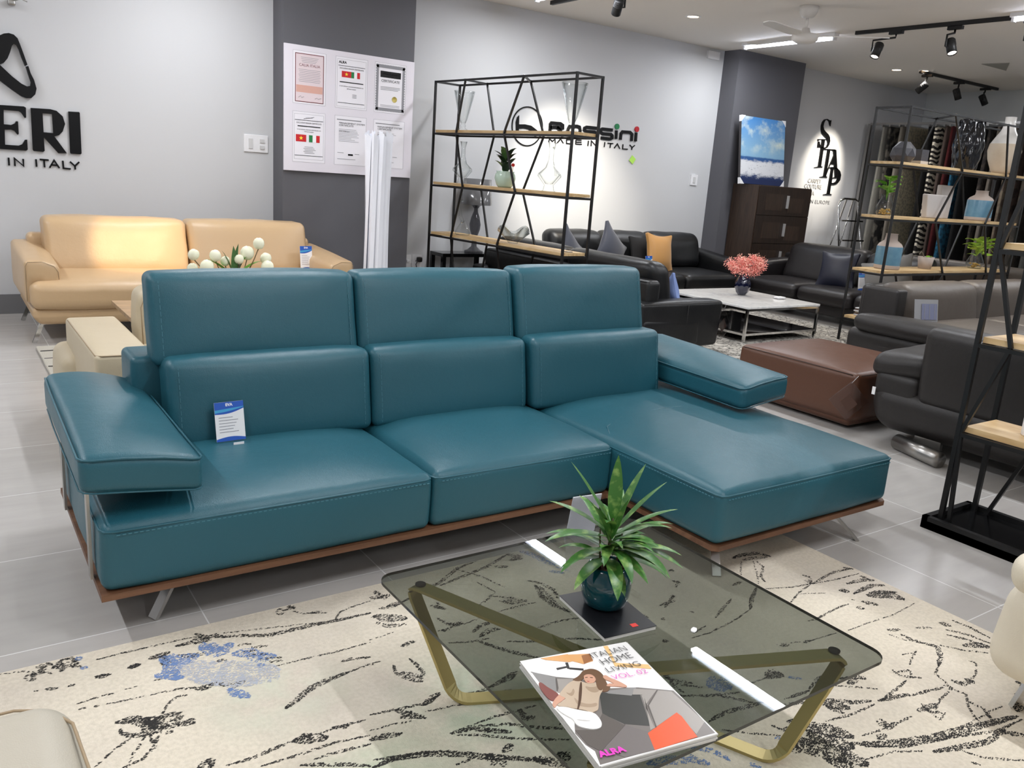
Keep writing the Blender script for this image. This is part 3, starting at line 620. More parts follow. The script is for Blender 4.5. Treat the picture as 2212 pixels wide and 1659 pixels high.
STTAP=[[[(10.556,2.419),(10.556,2.336),(10.535,2.356),(10.511,2.393),(10.46,2.418),(10.42,2.402),(10.4,2.366),(10.397,2.322),(10.422,2.281),(10.475,2.251),(10.542,2.222),(10.58,2.19),(10.601,2.139),(10.593,2.085),(10.559,2.043),(10.504,2.026),(10.444,2.03),(10.397,2.04),(10.348,2.032),(10.342,2.114),(10.364,2.111),(10.39,2.07),(10.441,2.043),(10.501,2.039),(10.541,2.055),(10.561,2.092),(10.55,2.135),(10.519,2.167),(10.46,2.193),(10.393,2.227),(10.362,2.276),(10.352,2.327),(10.367,2.38),(10.402,2.413),(10.458,2.427),(10.512,2.415),(10.536,2.408)]],[[(10.327,2.143),(10.528,2.159),(10.55,2.135),(10.523,2.15),(10.479,2.148),(10.483,1.784),(10.54,1.776),(10.345,1.759),(10.428,1.778),(10.422,2.144),(10.378,2.143),(10.333,2.117)]],[[(10.482,2.024),(10.742,2.035),(10.736,1.999),(10.701,2.018),(10.637,2.02),(10.636,1.654),(10.681,1.641),(10.502,1.636),(10.58,1.651),(10.581,2.018),(10.508,2.013)]],[[(10.705,2.032),(10.773,2.03),(10.908,1.663),(10.939,1.647),(10.788,1.638),(10.852,1.656),(10.781,1.832),(10.692,1.826),(10.64,1.679),(10.627,1.683),(10.741,1.954)]],[[(10.674,1.78),(10.777,1.791),(10.872,1.779),(10.944,1.743),(10.982,1.69),(10.978,1.617),(10.93,1.569),(10.858,1.547),(10.782,1.547),(10.786,1.415),(10.85,1.405),(10.646,1.398),(10.726,1.413),(10.73,1.77)],[(10.78,1.769),(10.853,1.764),(10.903,1.722),(10.923,1.65),(10.892,1.594),(10.837,1.568),(10.788,1.57)]]]
CCI=[(10.259,1.578),(10.191,1.503),(10.33,1.412),(10.396,1.267),(10.987,1.272),(10.226,1.274)]
MAG=[('cover',[(0.969,1.2698),(1.2305,1.219),(1.1688,0.8869),(0.9072,0.9279)]),
('grey1',[(0.9661,1.2273),(1.0043,1.1854),(1.047,1.154),(1.0688,1.1049),(1.1342,1.0738),(1.1936,1.0293),(1.1876,0.9845),(1.1672,0.8895),(0.9107,0.9306),(0.926,0.9637),(0.9216,0.9859),(0.9249,1.0214),(0.9798,1.0974)]),
('cover',[(0.9363,1.1096),(0.9323,1.0635),(0.9241,1.0219),(0.9455,1.049),(0.9672,1.0814),(0.9611,1.1076)]),
('grey2',[(0.9681,1.2262),(1.0012,1.185),(0.9719,1.141),(0.9566,1.1654)]),
('grey3',[(1.0007,1.1789),(1.0431,1.1562),(1.0222,1.13),(0.9857,1.1255),(0.9729,1.1405)]),
('dark',[(1.0497,1.099),(1.1205,1.0526),(1.0688,0.9669),(1.0276,0.9967),(1.0106,1.0427)]),
('grey2',[(1.0579,1.0986),(1.1322,1.0748),(1.1025,1.0583),(1.0648,1.0868)]),
('grey3',[(1.1225,1.0739),(1.1633,1.0478),(1.1101,1.0227),(1.1244,1.0505),(1.1069,1.06)]),
('grey3',[(1.164,1.0454),(1.187,1.0288),(1.1744,0.9234),(1.1308,0.9044),(1.1458,0.9726),(1.0716,0.9582),(1.1096,1.0191)]),
('grey3',[(1.0599,0.9575),(1.1233,1.0431),(1.1225,1.0516),(1.0925,0.9979),(1.0716,0.9582)]),
('grey4',[(0.9307,1.0287),(0.9628,1.011),(1.0106,1.0427),(1.0254,0.9943),(0.9346,0.9589),(0.9251,0.984)]),
('grey1b',[(1.0254,0.9943),(1.0538,0.9539),(1.0266,0.911),(0.9643,0.9229),(0.9399,0.9592)]),
('orange',[(1.0489,0.9531),(1.1453,0.9721),(1.1454,0.9578),(1.1268,0.8979),(1.0266,0.911)]),
('tan',[(1.0151,1.2566),(1.0787,1.2414),(1.0725,1.2148),(1.0618,1.216),(1.0217,1.2463)]),
('tan',[(1.0774,1.2397),(1.1234,1.2192),(1.1117,1.1941),(1.0859,1.1951),(1.0705,1.2159)]),
('tan2',[(1.1708,1.2284),(1.1808,1.2255),(1.1519,1.1636),(1.2071,1.1096),(1.1418,1.1555),(1.155,1.1848)]),
('tan2',[(1.1519,1.1636),(1.2121,1.1248),(1.2071,1.1096),(1.1459,1.1534)]),
('brown',[(1.1019,1.2222),(1.1234,1.2192),(1.113,1.1956),(1.087,1.1945)]),
('ink',[(1.0527,1.2172),(1.0583,1.2152),(1.0479,1.1945),(1.0436,1.1981)]),
('ink',[(1.0229,1.21),(1.0489,1.205),(1.0475,1.2013),(1.0214,1.2043)]),
('ink',[(1.0503,1.1976),(1.0741,1.1805),(1.0704,1.1759),(1.0461,1.1941)]),
('grey4',[(0.9987,1.1799),(1.0011,1.1795),(0.9835,1.1509),(0.9729,1.1405)]),
('grey4',[(1.0735,0.9572),(1.1088,1.0176),(1.162,1.0464),(1.1625,1.0445),(1.1111,1.0164),(1.0775,0.9585)]),
('grey4',[(1.0265,0.9955),(0.9346,0.9589),(0.9371,0.9575),(1.0268,0.9928)]),
('patt',[(0.9586,1.1843),(0.9606,1.1842),(0.9622,1.183),(0.9633,1.1806),(0.9639,1.177),(0.9642,1.1723),(0.9646,1.1675),(0.9653,1.1628),(0.9663,1.1581),(0.9675,1.1534),(0.9685,1.149),(0.9694,1.1447),(0.9701,1.1407),(0.9706,1.137),(0.97,1.1336),(0.9683,1.1305),(0.9656,1.1278),(0.9618,1.1254),(0.9582,1.1236),(0.9549,1.1222),(0.9517,1.1214),(0.9488,1.121),(0.9466,1.1217),(0.945,1.1236),(0.9441,1.1265),(0.9438,1.1306),(0.9437,1.135),(0.944,1.1397),(0.9445,1.1449),(0.9452,1.1504),(0.9464,1.1562),(0.9479,1.1621),(0.9498,1.1683),(0.9521,1.1747),(0.9544,1.1795),(0.9565,1.1827)]),
('hair',[(1.0738,1.1734),(1.0777,1.1737),(1.0812,1.1736),(1.0844,1.173),(1.0871,1.1719),(1.0895,1.1704),(1.0917,1.1686),(1.0935,1.1664),(1.0951,1.1639),(1.0963,1.161),(1.0972,1.1578),(1.0975,1.1544),(1.0975,1.1506),(1.097,1.1465),(1.0961,1.1424),(1.0947,1.1383),(1.093,1.1341),(1.0909,1.13),(1.089,1.126),(1.0872,1.1222),(1.0856,1.1186),(1.0841,1.1152),(1.0831,1.1121),(1.0825,1.1093),(1.0823,1.1068),(1.0826,1.1046),(1.0819,1.1024),(1.0804,1.1002),(1.0779,1.0979),(1.0745,1.0957),(1.0714,1.0941),(1.0684,1.0931),(1.0657,1.0928),(1.0632,1.0932),(1.0609,1.0939),(1.059,1.0949),(1.0574,1.0963),(1.056,1.0981),(1.0555,1.1009),(1.0559,1.1047),(1.0572,1.1096),(1.0594,1.1156),(1.062,1.1217),(1.065,1.1278),(1.0685,1.1341),(1.0723,1.1405),(1.0744,1.146),(1.0747,1.1507),(1.0731,1.1544),(1.0697,1.1573),(1.0674,1.1602),(1.0661,1.163),(1.0659,1.1658),(1.0667,1.1686),(1.0683,1.1708),(1.0707,1.1724)]),
('skin',[(1.0896,1.1318),(1.0904,1.1345),(1.0917,1.1366),(1.0933,1.1381),(1.0954,1.139),(1.0978,1.1393),(1.0997,1.1386),(1.1011,1.1368),(1.1019,1.1339),(1.1022,1.13),(1.1029,1.1263),(1.1039,1.1229),(1.1053,1.1196),(1.107,1.1166),(1.1086,1.1133),(1.11,1.1099),(1.1113,1.1064),(1.1124,1.1026),(1.1133,1.0991),(1.1141,1.0958),(1.1148,1.0927),(1.1153,1.0899),(1.1152,1.0877),(1.1146,1.0862),(1.1134,1.0853),(1.1116,1.0851),(1.1095,1.0857),(1.107,1.0871),(1.1041,1.0892),(1.1009,1.0921),(1.0977,1.0946),(1.0946,1.0969),(1.0916,1.0988),(1.0886,1.1004),(1.0858,1.1019),(1.0831,1.1033),(1.0805,1.1047),(1.0781,1.106),(1.0771,1.1074),(1.0775,1.1087),(1.0793,1.11),(1.0826,1.1114),(1.0857,1.1118),(1.0885,1.1113),(1.0911,1.1099),(1.0935,1.1076),(1.0951,1.1067),(1.0959,1.1073),(1.096,1.1093),(1.0954,1.1128),(1.0946,1.116),(1.0935,1.119),(1.0922,1.1216),(1.0906,1.1241),(1.0896,1.1265),(1.0893,1.1291)]),
('skin',[(0.9872,1.1327),(0.9853,1.1338),(0.9827,1.1341),(0.9795,1.1339),(0.9756,1.133),(0.9711,1.1315),(0.9666,1.1297),(0.962,1.1277),(0.9575,1.1255),(0.953,1.1231),(0.9491,1.1207),(0.9457,1.1185),(0.9429,1.1162),(0.9407,1.1141),(0.9389,1.1119),(0.9376,1.1095),(0.9368,1.107),(0.9364,1.1043),(0.9368,1.1028),(0.938,1.1024),(0.9399,1.1031),(0.9426,1.105),(0.9458,1.1067),(0.9495,1.1083),(0.9536,1.1097),(0.9583,1.111),(0.9629,1.1124),(0.9675,1.1138),(0.972,1.1152),(0.9765,1.1167),(0.9803,1.1186),(0.9834,1.1208),(0.9858,1.1235),(0.9875,1.1266),(0.9883,1.1291),(0.9882,1.1312)]),
('beige',[(1.0284,1.1559),(1.0318,1.1556),(1.0346,1.1545),(1.0368,1.1525),(1.0386,1.1496),(1.0398,1.1459),(1.0412,1.1424),(1.043,1.1394),(1.0451,1.1367),(1.0474,1.1344),(1.0501,1.1325),(1.053,1.1309),(1.0563,1.1297),(1.0598,1.1288),(1.0627,1.1275),(1.0648,1.1259),(1.0663,1.1238),(1.067,1.1213),(1.0672,1.1183),(1.0669,1.1149),(1.0659,1.1111),(1.0644,1.1067),(1.0623,1.103),(1.0597,1.0999),(1.0564,1.0973),(1.0526,1.0954),(1.0488,1.0929),(1.0448,1.0901),(1.0407,1.0868),(1.0366,1.0831),(1.0322,1.0789),(1.0277,1.0741),(1.0229,1.0687),(1.0179,1.0628),(1.0134,1.0583),(1.0094,1.0553),(1.0058,1.0537),(1.0026,1.0536),(0.9999,1.0534),(0.9976,1.0533),(0.9957,1.0532),(0.9943,1.053),(0.9926,1.0539),(0.9909,1.0558),(0.9889,1.0587),(0.9868,1.0627),(0.9844,1.0663),(0.9818,1.0697),(0.9789,1.0727),(0.9757,1.0754),(0.9726,1.0782),(0.9697,1.0812),(0.9669,1.0844),(0.9642,1.0877),(0.9614,1.0908),(0.9583,1.0937),(0.955,1.0963),(0.9516,1.0986),(0.949,1.1008),(0.9473,1.1026),(0.9465,1.1043),(0.9466,1.1056),(0.9477,1.1069),(0.9498,1.1079),(0.9529,1.1087),(0.957,1.1093),(0.9609,1.1101),(0.9647,1.1109),(0.9684,1.1118),(0.9719,1.1129),(0.9739,1.1147),(0.9745,1.1172),(0.9737,1.1204),(0.9714,1.1244),(0.9706,1.128),(0.9712,1.131),(0.9734,1.1337),(0.9771,1.1359),(0.9813,1.1383),(0.986,1.1409),(0.9912,1.1437),(0.997,1.1467),(1.0024,1.1492),(1.0075,1.1514),(1.0123,1.1531),(1.0167,1.1543),(1.0209,1.1552),(1.0248,1.1557)]),
('beige2',[(1.0386,1.1263),(1.0414,1.1227),(1.0446,1.12),(1.0482,1.118),(1.0523,1.1168),(1.0569,1.1164),(1.0596,1.115),(1.0602,1.1126),(1.0589,1.1092),(1.0556,1.1049),(1.0519,1.102),(1.048,1.1006),(1.0437,1.1007),(1.039,1.1022),(1.0356,1.105),(1.0336,1.1092),(1.0329,1.1146),(1.0336,1.1213),(1.0347,1.1256),(1.0364,1.1272)]),
('beige2',[(0.9921,1.1053),(0.9917,1.0997),(0.9923,1.0945),(0.9939,1.0897),(0.9965,1.0854),(1.0001,1.0815),(1.0039,1.0785),(1.0079,1.0763),(1.0121,1.075),(1.0165,1.0746),(1.0193,1.0736),(1.0204,1.072),(1.0198,1.0699),(1.0176,1.0672),(1.0148,1.0657),(1.0113,1.0652),(1.0072,1.0658),(1.0024,1.0674),(0.998,1.0696),(0.9938,1.0723),(0.9899,1.0756),(0.9863,1.0795),(0.9844,1.0841),(0.984,1.0896),(0.9853,1.0959),(0.9883,1.103),(0.9904,1.107),(0.9917,1.1077)]),
('beige2',[(0.9889,1.1288),(0.9907,1.1258),(0.9931,1.1246),(0.9961,1.1249),(0.9997,1.127),(1.004,1.1307),(1.007,1.1326),(1.0085,1.1328),(1.0086,1.1312),(1.0073,1.1279),(1.0053,1.1247),(1.0026,1.1217),(0.9991,1.1188),(0.9949,1.1161),(0.9917,1.1154),(0.9893,1.1167),(0.9878,1.12),(0.9872,1.1253),(0.9872,1.1285),(0.9877,1.1297)]),
('hair',[(1.0321,1.1605),(1.0358,1.1608),(1.0395,1.1614),(1.043,1.1622),(1.0464,1.1634),(1.0497,1.1648),(1.0529,1.1664),(1.0559,1.1679),(1.0589,1.1696),(1.0617,1.1713),(1.0646,1.1726),(1.0674,1.1735),(1.0704,1.174),(1.0733,1.1741),(1.0757,1.1737),(1.0774,1.1727),(1.0786,1.1713),(1.0792,1.1693),(1.0786,1.1676),(1.077,1.166),(1.0742,1.1646),(1.0704,1.1634),(1.0666,1.1619),(1.063,1.1601),(1.0595,1.158),(1.0561,1.1555),(1.0527,1.1534),(1.0494,1.1514),(1.0461,1.1498),(1.0428,1.1484),(1.0398,1.1477),(1.037,1.1477),(1.0345,1.1485),(1.0321,1.1499),(1.0303,1.1515),(1.0288,1.1532),(1.0278,1.1551),(1.0273,1.1571),(1.0278,1.1586),(1.0294,1.1597)]),
('skin',[(1.0626,1.1609),(1.0655,1.1609),(1.0682,1.1606),(1.0708,1.1597),(1.0732,1.1585),(1.0754,1.1567),(1.0769,1.1547),(1.0778,1.1523),(1.0781,1.1496),(1.0778,1.1466),(1.0768,1.1436),(1.0753,1.1407),(1.0732,1.1379),(1.0705,1.1351),(1.0678,1.1329),(1.065,1.1312),(1.0622,1.1302),(1.0592,1.1296),(1.0565,1.1296),(1.054,1.13),(1.0517,1.1309),(1.0497,1.1322),(1.0481,1.1339),(1.0472,1.136),(1.0468,1.1384),(1.047,1.1412),(1.0478,1.1443),(1.0492,1.1476),(1.0513,1.1512),(1.0541,1.155),(1.0569,1.1579),(1.0597,1.1599)]),
('hair',[(1.0664,1.1691),(1.0699,1.1699),(1.0735,1.1701),(1.077,1.1695),(1.0805,1.1683),(1.0841,1.1664),(1.0865,1.1639),(1.0879,1.1607),(1.0882,1.1569),(1.0874,1.1525),(1.0858,1.1475),(1.0834,1.1421),(1.0803,1.1362),(1.0764,1.1298),(1.0729,1.1238),(1.07,1.1182),(1.0674,1.1128),(1.0653,1.1078),(1.0631,1.1041),(1.0608,1.1018),(1.0584,1.1008),(1.0558,1.1012),(1.0543,1.1025),(1.0538,1.1048),(1.0542,1.1081),(1.0557,1.1124),(1.0579,1.1169),(1.0606,1.1216),(1.0641,1.1265),(1.0682,1.1316),(1.0714,1.1364),(1.0736,1.1407),(1.0748,1.1447),(1.075,1.1483),(1.0746,1.1514),(1.0736,1.154),(1.0719,1.1561),(1.0696,1.1577),(1.0672,1.1587),(1.0648,1.1592),(1.0623,1.1592),(1.0597,1.1586),(1.0581,1.1589),(1.0574,1.1598),(1.0578,1.1616),(1.0591,1.1641),(1.061,1.1662),(1.0634,1.1679)]),
('red',[(1.0509,1.1406),(1.0553,1.137),(1.0521,1.1358),(1.0502,1.1376)]),
('hair2',[(1.0557,1.1524),(1.0609,1.1508),(1.0595,1.149),(1.0547,1.1508)]),
('hair2',[(1.0652,1.1477),(1.0699,1.1443),(1.0687,1.1428),(1.064,1.1462)]),
('hair2',[(1.0372,1.1438),(1.0378,1.143),(1.0369,1.1408),(1.0345,1.1371),(1.0307,1.1321),(1.0256,1.1256),(1.0202,1.1192),(1.0146,1.1127),(1.0088,1.1061),(1.0028,1.0995),(0.9968,1.0933),(0.9907,1.0874),(0.9846,1.0819),(0.9784,1.0767),(0.9729,1.0719),(0.9679,1.0676),(0.9636,1.0637),(0.9598,1.0603),(0.9567,1.0577),(0.9542,1.0561),(0.9524,1.0554),(0.9511,1.0557),(0.9506,1.0563),(0.9508,1.0573),(0.9518,1.0587),(0.9535,1.0605),(0.9556,1.0625),(0.9581,1.0645),(0.9611,1.0668),(0.9644,1.0691),(0.9683,1.0722),(0.9728,1.0761),(0.9778,1.0808),(0.9833,1.0864),(0.9888,1.0921),(0.9941,1.0979),(0.9993,1.1039),(1.0044,1.11),(1.0097,1.1162),(1.0153,1.1224),(1.0211,1.1288),(1.0272,1.1352),(1.0319,1.1399),(1.0353,1.1428)]),
('white2',[(0.9462,1.0985),(0.9499,1.0965),(0.9534,1.0941),(0.9566,1.0914),(0.9595,1.0884),(0.9622,1.0851),(0.9651,1.0816),(0.9682,1.078),(0.9715,1.0743),(0.9751,1.0705),(0.9787,1.0667),(0.9824,1.0631),(0.9862,1.0595),(0.99,1.056),(0.9928,1.0523),(0.9946,1.0483),(0.9952,1.0441),(0.9949,1.0397),(0.9942,1.0354),(0.9933,1.0311),(0.992,1.0269),(0.9904,1.0228),(0.9885,1.0192),(0.9864,1.0161),(0.984,1.0135),(0.9814,1.0114),(0.9785,1.01),(0.9753,1.0092),(0.9718,1.0091),(0.968,1.0097),(0.9644,1.0108),(0.9611,1.0124),(0.9579,1.0146),(0.9549,1.0173),(0.9522,1.02),(0.9496,1.0229),(0.9473,1.0257),(0.9451,1.0287),(0.9435,1.0315),(0.9425,1.0343),(0.9421,1.037),(0.9422,1.0396),(0.9426,1.0423),(0.9432,1.0451),(0.9441,1.048),(0.9451,1.051),(0.9457,1.0541),(0.9456,1.0573),(0.945,1.0606),(0.9437,1.064),(0.9425,1.0679),(0.9413,1.0722),(0.9402,1.077),(0.939,1.0823),(0.9384,1.0869),(0.9382,1.091),(0.9385,1.0944),(0.9394,1.0973),(0.9409,1.0989),(0.9432,1.0993)]),
('shade2',[(0.9545,1.0485),(0.9577,1.0461),(0.9609,1.0437),(0.9641,1.0413),(0.9673,1.0388),(0.9706,1.0363),(0.9724,1.0346),(0.973,1.0337),(0.9722,1.0335),(0.9701,1.0342),(0.9677,1.0352),(0.9649,1.0367),(0.9619,1.0386),(0.9586,1.041),(0.9559,1.0432),(0.9537,1.0454),(0.9522,1.0474),(0.9512,1.0492),(0.9513,1.0501),(0.9524,1.0498)])]
T_ITAL=[(1.1146,1.1994),(1.2082,1.1871),(1.1247,1.2171)]
T_HOME=[(1.1187,1.1687),(1.1998,1.1588),(1.1298,1.189)]
T_LIV=[(1.1093,1.1421),(1.1944,1.1275),(1.1148,1.1588)]
T_VOL=[(1.1037,1.1152),(1.1885,1.0998),(1.111,1.1304)]
T_ALRA=[(0.9224,0.943),(0.9766,0.9323),(0.9362,0.9564)]
# ---------------------------------------------------------------- room
CEIL = 3.025
def floor_mat():
    m = mat('floor_tile', (150, 150, 150), 0.24); nt = m.node_tree; N = nt.nodes; L = nt.links; p = N['Principled BSDF']
    tc = N.new('ShaderNodeTexCoord'); mp = N.new('ShaderNodeMapping'); mp.inputs['Location'].default_value = (0.025, 0.035, 0)
    br = N.new('ShaderNodeTexBrick'); br.offset = 0.0; br.inputs['Scale'].default_value = 1.0; br.inputs['Mortar Size'].default_value = 0.0022
    br.inputs['Brick Width'].default_value = 0.6; br.inputs['Row Height'].default_value = 0.6; br.inputs['Mortar Smooth'].default_value = 0.2
    br.inputs['Color1'].default_value = lin((184, 180, 176)); br.inputs['Color2'].default_value = lin((178, 175, 171)); br.inputs['Mortar'].default_value = lin((222, 222, 220))
    mp2 = N.new('ShaderNodeMapping'); mp2.inputs['Scale'].default_value = (2.0, 9.0, 1)
    n = N.new('ShaderNodeTexNoise'); n.inputs['Scale'].default_value = 1.6; n.inputs['Detail'].default_value = 6
    r = N.new('ShaderNodeMapRange'); r.inputs[1].default_value = 0.3; r.inputs[2].default_value = 0.7; r.inputs[3].default_value = 0.94; r.inputs[4].default_value = 1.04
    mx = N.new('ShaderNodeVectorMath'); mx.operation = 'SCALE'
    L.new(tc.outputs['Object'], mp.inputs[0]); L.new(mp.outputs[0], br.inputs['Vector'])
    L.new(tc.outputs['Object'], mp2.inputs[0]); L.new(mp2.outputs[0], n.inputs['Vector']); L.new(n.outputs['Fac'], r.inputs[0])
    L.new(br.outputs['Color'], mx.inputs[0]); L.new(r.outputs[0], mx.inputs['Scale']); L.new(mx.outputs[0], p.inputs['Base Color'])
    return m
B().bx((-4, -4.5, -0.1), (13.6, 7.85, 0), floor_mat()).build('floor', kind='structure')
CEILM = mat('ceiling_paint', (236, 231, 224), 0.8)
B().bx((-4, -4.5, CEIL), (13.6, 7.85, CEIL+0.1), CEILM).build('ceiling', kind='structure')
WALLP = mat('wall_paint', (200, 201, 203), 0.75)
B().bx((-4, 7.65, 0), (13.6, 7.85, CEIL), WALLP).build('wall_back', kind='structure')
B().bx((12.85, -4.5, 0), (13.05, 7.65, CEIL), mat('wall_paint_grey', (206, 208, 206), 0.75)).build('wall_right', kind='structure')
B().bx((-4.1, -4.5, 0), (-3.9, 7.65, CEIL), WALLP).build('wall_left', kind='structure')
GREYP = mat('grey_paint', (92, 92, 97), 0.65)
B().bx((2.575, 7.4, 0), (3.83, 7.66, CEIL), GREYP).build('wall_back_pier', kind='structure')
B().bx((8.25, 7.4, 0), (9.52, 7.66, CEIL), GREYP).build('wall_back_pier', kind='structure')
SK = mat('grey_skirting', (112, 112, 114), 0.5)
b = B()
for x0, x1 in ((-3.9, 2.57), (3.84, 8.24), (9.53, 12.84)): b.bx((x0, 7.632, 0), (x1, 7.655, 0.155), SK)
b.build('baseboard_back', kind='structure')

TUBE_LABELS = ['ceiling tube light in front of the viewer over the glass table', 'ceiling tube light over the teal sofa', 'ceiling tube light over the front of the tan sofa',
 'ceiling tube light over the near shelf unit', 'ceiling tube light mirrored beside the magazine in the glass table', 'ceiling tube light mirrored at the far end of the glass table',
 'ceiling tube light to the right of the near shelf unit', 'ceiling tube light over the taupe sofa', 'long white ceiling tube light behind the fan', 'ceiling tube light near the carpets',
 'ceiling tube light left of the stone coloured armchair', 'ceiling tube light left of the teal sofa', 'ceiling tube light by the big wall letters', 'ceiling tube light behind the viewer, left one', 'ceiling tube light behind the viewer, right one']
def tube_light(x, y, i):
    lab = TUBE_LABELS[i]
    t = thing('tube_light', lab, 'ceiling light', (x, y, CEIL), 0, 'ceiling tube lights')
    B().bx((x-0.04, y-0.62, CEIL-0.035), (x+0.04, y+0.62, CEIL), WPL).build('housing', t)
    EM = mat('tube_glow', (235, 240, 255), 0.4, emit=((232, 238, 255), 24.0))
    b = B(); b.tube([(x, y-0.6, CEIL-0.05), (x, y+0.6, CEIL-0.05)], 0.018, EM, 10); b.build('tube', t)
    b = B()
    for s in (-1, 1): b.bx((x-0.022, y+s*0.6-0.012, CEIL-0.072), (x+0.022, y+s*0.6+0.012, CEIL-0.03), WPL)
    b.build('end_cap', t)
    area('tube_lamp', (0, 0, -0.085), 0.07, 1.2, TUBE_W, (0.95, 0.97, 1.0), (0, 0, 0), t)
for i, (x, y) in enumerate(TUBES): tube_light(x, y, i)

def downlight(x, y, lab, power=45, col=(1, 0.85, 0.65)):
    t = thing('downlight', lab, 'ceiling light', (x, y, CEIL), 0, 'round recessed downlights')
    b = B(); b.lathe([(0.075, 0), (0.078, -0.006), (0.058, -0.008), (0.055, 0)], WPL, (x, y, CEIL), 28); b.build('trim_ring', t)
    b = B(); b.lathe([(0.0, -0.004), (0.056, -0.004)], mat('warm_glow', (255, 225, 190), 0.4, emit=((255, 214, 170), 12.0)), (x, y, CEIL), 28); b.build('lens', t)
    s = spot('downlight_beam', (x, y, CEIL-0.03), (x, y, 0), power, 110, col, 0.8, 0.05); s.parent = t; s.location = (0, 0, -0.03)
downlight(6.46, 6.47, 'warm glowing round downlight in the ceiling left of the fan')
downlight(10.66, 6.45, 'small round downlight at the start of the far track rail, nearer of two', 70, (1, 0.95, 0.9))
downlight(10.45, 6.70, 'small round downlight beyond the far track rail, farther of two', 70, (1, 0.95, 0.9))

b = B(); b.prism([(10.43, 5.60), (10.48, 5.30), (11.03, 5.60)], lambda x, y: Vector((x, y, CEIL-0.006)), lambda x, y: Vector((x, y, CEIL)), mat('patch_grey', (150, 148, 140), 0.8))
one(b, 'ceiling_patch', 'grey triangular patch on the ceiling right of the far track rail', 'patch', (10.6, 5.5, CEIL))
# ceiling fan
FM = mat('fan_white', (226, 222, 216), 0.4)
fx, fy = 6.72, 5.28
t = thing('ceiling_fan', 'white three blade ceiling fan hanging from a short rod', 'fan', (fx, fy, CEIL))
b = B(); b.lathe([(0.0, 0), (0.085, 0), (0.08, -0.05), (0.055, -0.09), (0.03, -0.10), (0.0, -0.10)], FM, (fx, fy, CEIL)); b.build('canopy', t)
b = B(); b.tube([(fx, fy, CEIL-0.09), (fx, fy, 2.83)], 0.012, FM); b.build('rod', t)
b = B(); b.lathe([(0.0, 0.075), (0.03, 0.07), (0.045, 0.03), (0.11, 0.015), (0.12, 0.0), (0.115, -0.035), (0.07, -0.06), (0, -0.065)], FM, (fx, fy, 2.77), 32); b.build('motor', t)
for a in (-50, 84, 190):
    R = Matrix.Translation((fx, fy, 2.775)) @ Matrix.Rotation(math.radians(a), 4, 'Z') @ Matrix.Rotation(math.radians(9), 4, 'X')
    poly = [(0.1, -0.03), (0.2, -0.065), (0.66, -0.055), (0.72, -0.02), (0.72, 0.03), (0.66, 0.055), (0.2, 0.06), (0.1, 0.03)]
    b = B(); b.prism(poly, lambda x, y: R @ Vector((x, y, 0.004)), lambda x, y: R @ Vector((x, y, -0.004)), FM); b.build('blade', t)

# track rails and spotlights
def rail(x0, y0, x1, y1, lab):
    b = B(); b.bar((x0, y0, CEIL-0.018), (x1, y1, CEIL-0.018), 0.035, BLK); one(b, 'track_rail', lab, 'track rail', (x0, y0, CEIL), 'black ceiling track rails')
rail(7.95, 5.62, 8.1, 2.2, 'black track rail running from beside the fan to the right edge')
rail(10.62, 6.47, 12.55, 6.44, 'black track rail in the far corner by the carpets')
rail(5.15, 7.1, 5.15, 5.0, 'black track rail at the top edge left of the downlight')
rail(1.4, 3.6, 4.3, 3.6, 'black track rail over the back of the teal sofa')
def track_spot(x, y, tgt, lab, power=0, size=30, on=True, d=0.2, col=(1.0, 0.88, 0.70), off=(0, 0), blend=0.5):
    t = thing('track_spotlight', lab, 'spotlight', (x, y, CEIL), 0, 'black track spotlights')
    z = CEIL-0.035
    b = B(); b.bx((x-0.02, y-0.07, z-0.03), (x+0.02, y+0.07, z), BLK); b.build('adapter', t)
    hx, hy, hz = x+off[0], y+off[1], z-0.03-d
    dirv = (Vector(tgt)-Vector((hx, hy, hz))).normalized()
    side = dirv.cross(Vector((0, 0, 1))).normalized()
    h0 = Vector((hx, hy, hz))
    b = B(); b.tube([(x, y, z-0.03), (x, y, z-0.06), h0+side*0.062+Vector((0, 0, 0.10)), h0+side*0.062, h0+side*0.03], 0.010, BLK, 8); b.build('bracket', t)
    q = dirv.to_track_quat('Z', 'Y').to_matrix()
    b = B(); b.lathe([(0.0, -0.075), (0.038, -0.075), (0.043, -0.065), (0.043, 0.07), (0.038, 0.07), (0.036, 0.058)], BLK, h0, 24, axis=q)
    for k in range(5): b.lathe([(0.0435, -0.065+0.012*k), (0.046, -0.062+0.012*k), (0.0435, -0.058+0.012*k)], BLK, h0, 24, axis=q)
    b.build('lamp_head', t)
    EM = mat('spot_glow', (255, 248, 238), 0.3, emit=((255, 244, 228), 14.0)) if on else mat('spot_off', (120, 120, 120), 0.2, 0.5)
    b = B(); b.lathe([(0.0, 0.06), (0.037, 0.06)], EM, h0, 24, axis=q); b.build('lens', t)
    if power:
        s = spot('spot_beam', h0+dirv*0.09, tgt, power, size, col, blend); m0 = s.location.copy(); s.parent = t; s.location = m0-Vector((x, y, CEIL))
track_spot(5.15, 6.1, (5.95, 7.65, 1.15), 'black spotlight cut by the top edge left of the downlight', 420, 52, d=0.10, col=(1.0, 0.93, 0.80), blend=0.95)
track_spot(7.97, 5.18, (6.7, 5.3, 0.0), 'black spotlight just under the tip of the right fan blade', 60, 50, d=0.16, off=(-0.12, 0.1))
track_spot(8.03, 4.62, (7.4, 3.3, 0), 'lit black spotlight hanging in the middle of the near rail', 60, 60, d=0.16, off=(-0.05, -0.02))
track_spot(8.06, 3.95, (7.0, 3.0, 0), 'lit black spotlight cut by the right edge of the view', 50, 60, d=0.16, off=(-0.05, -0.05))
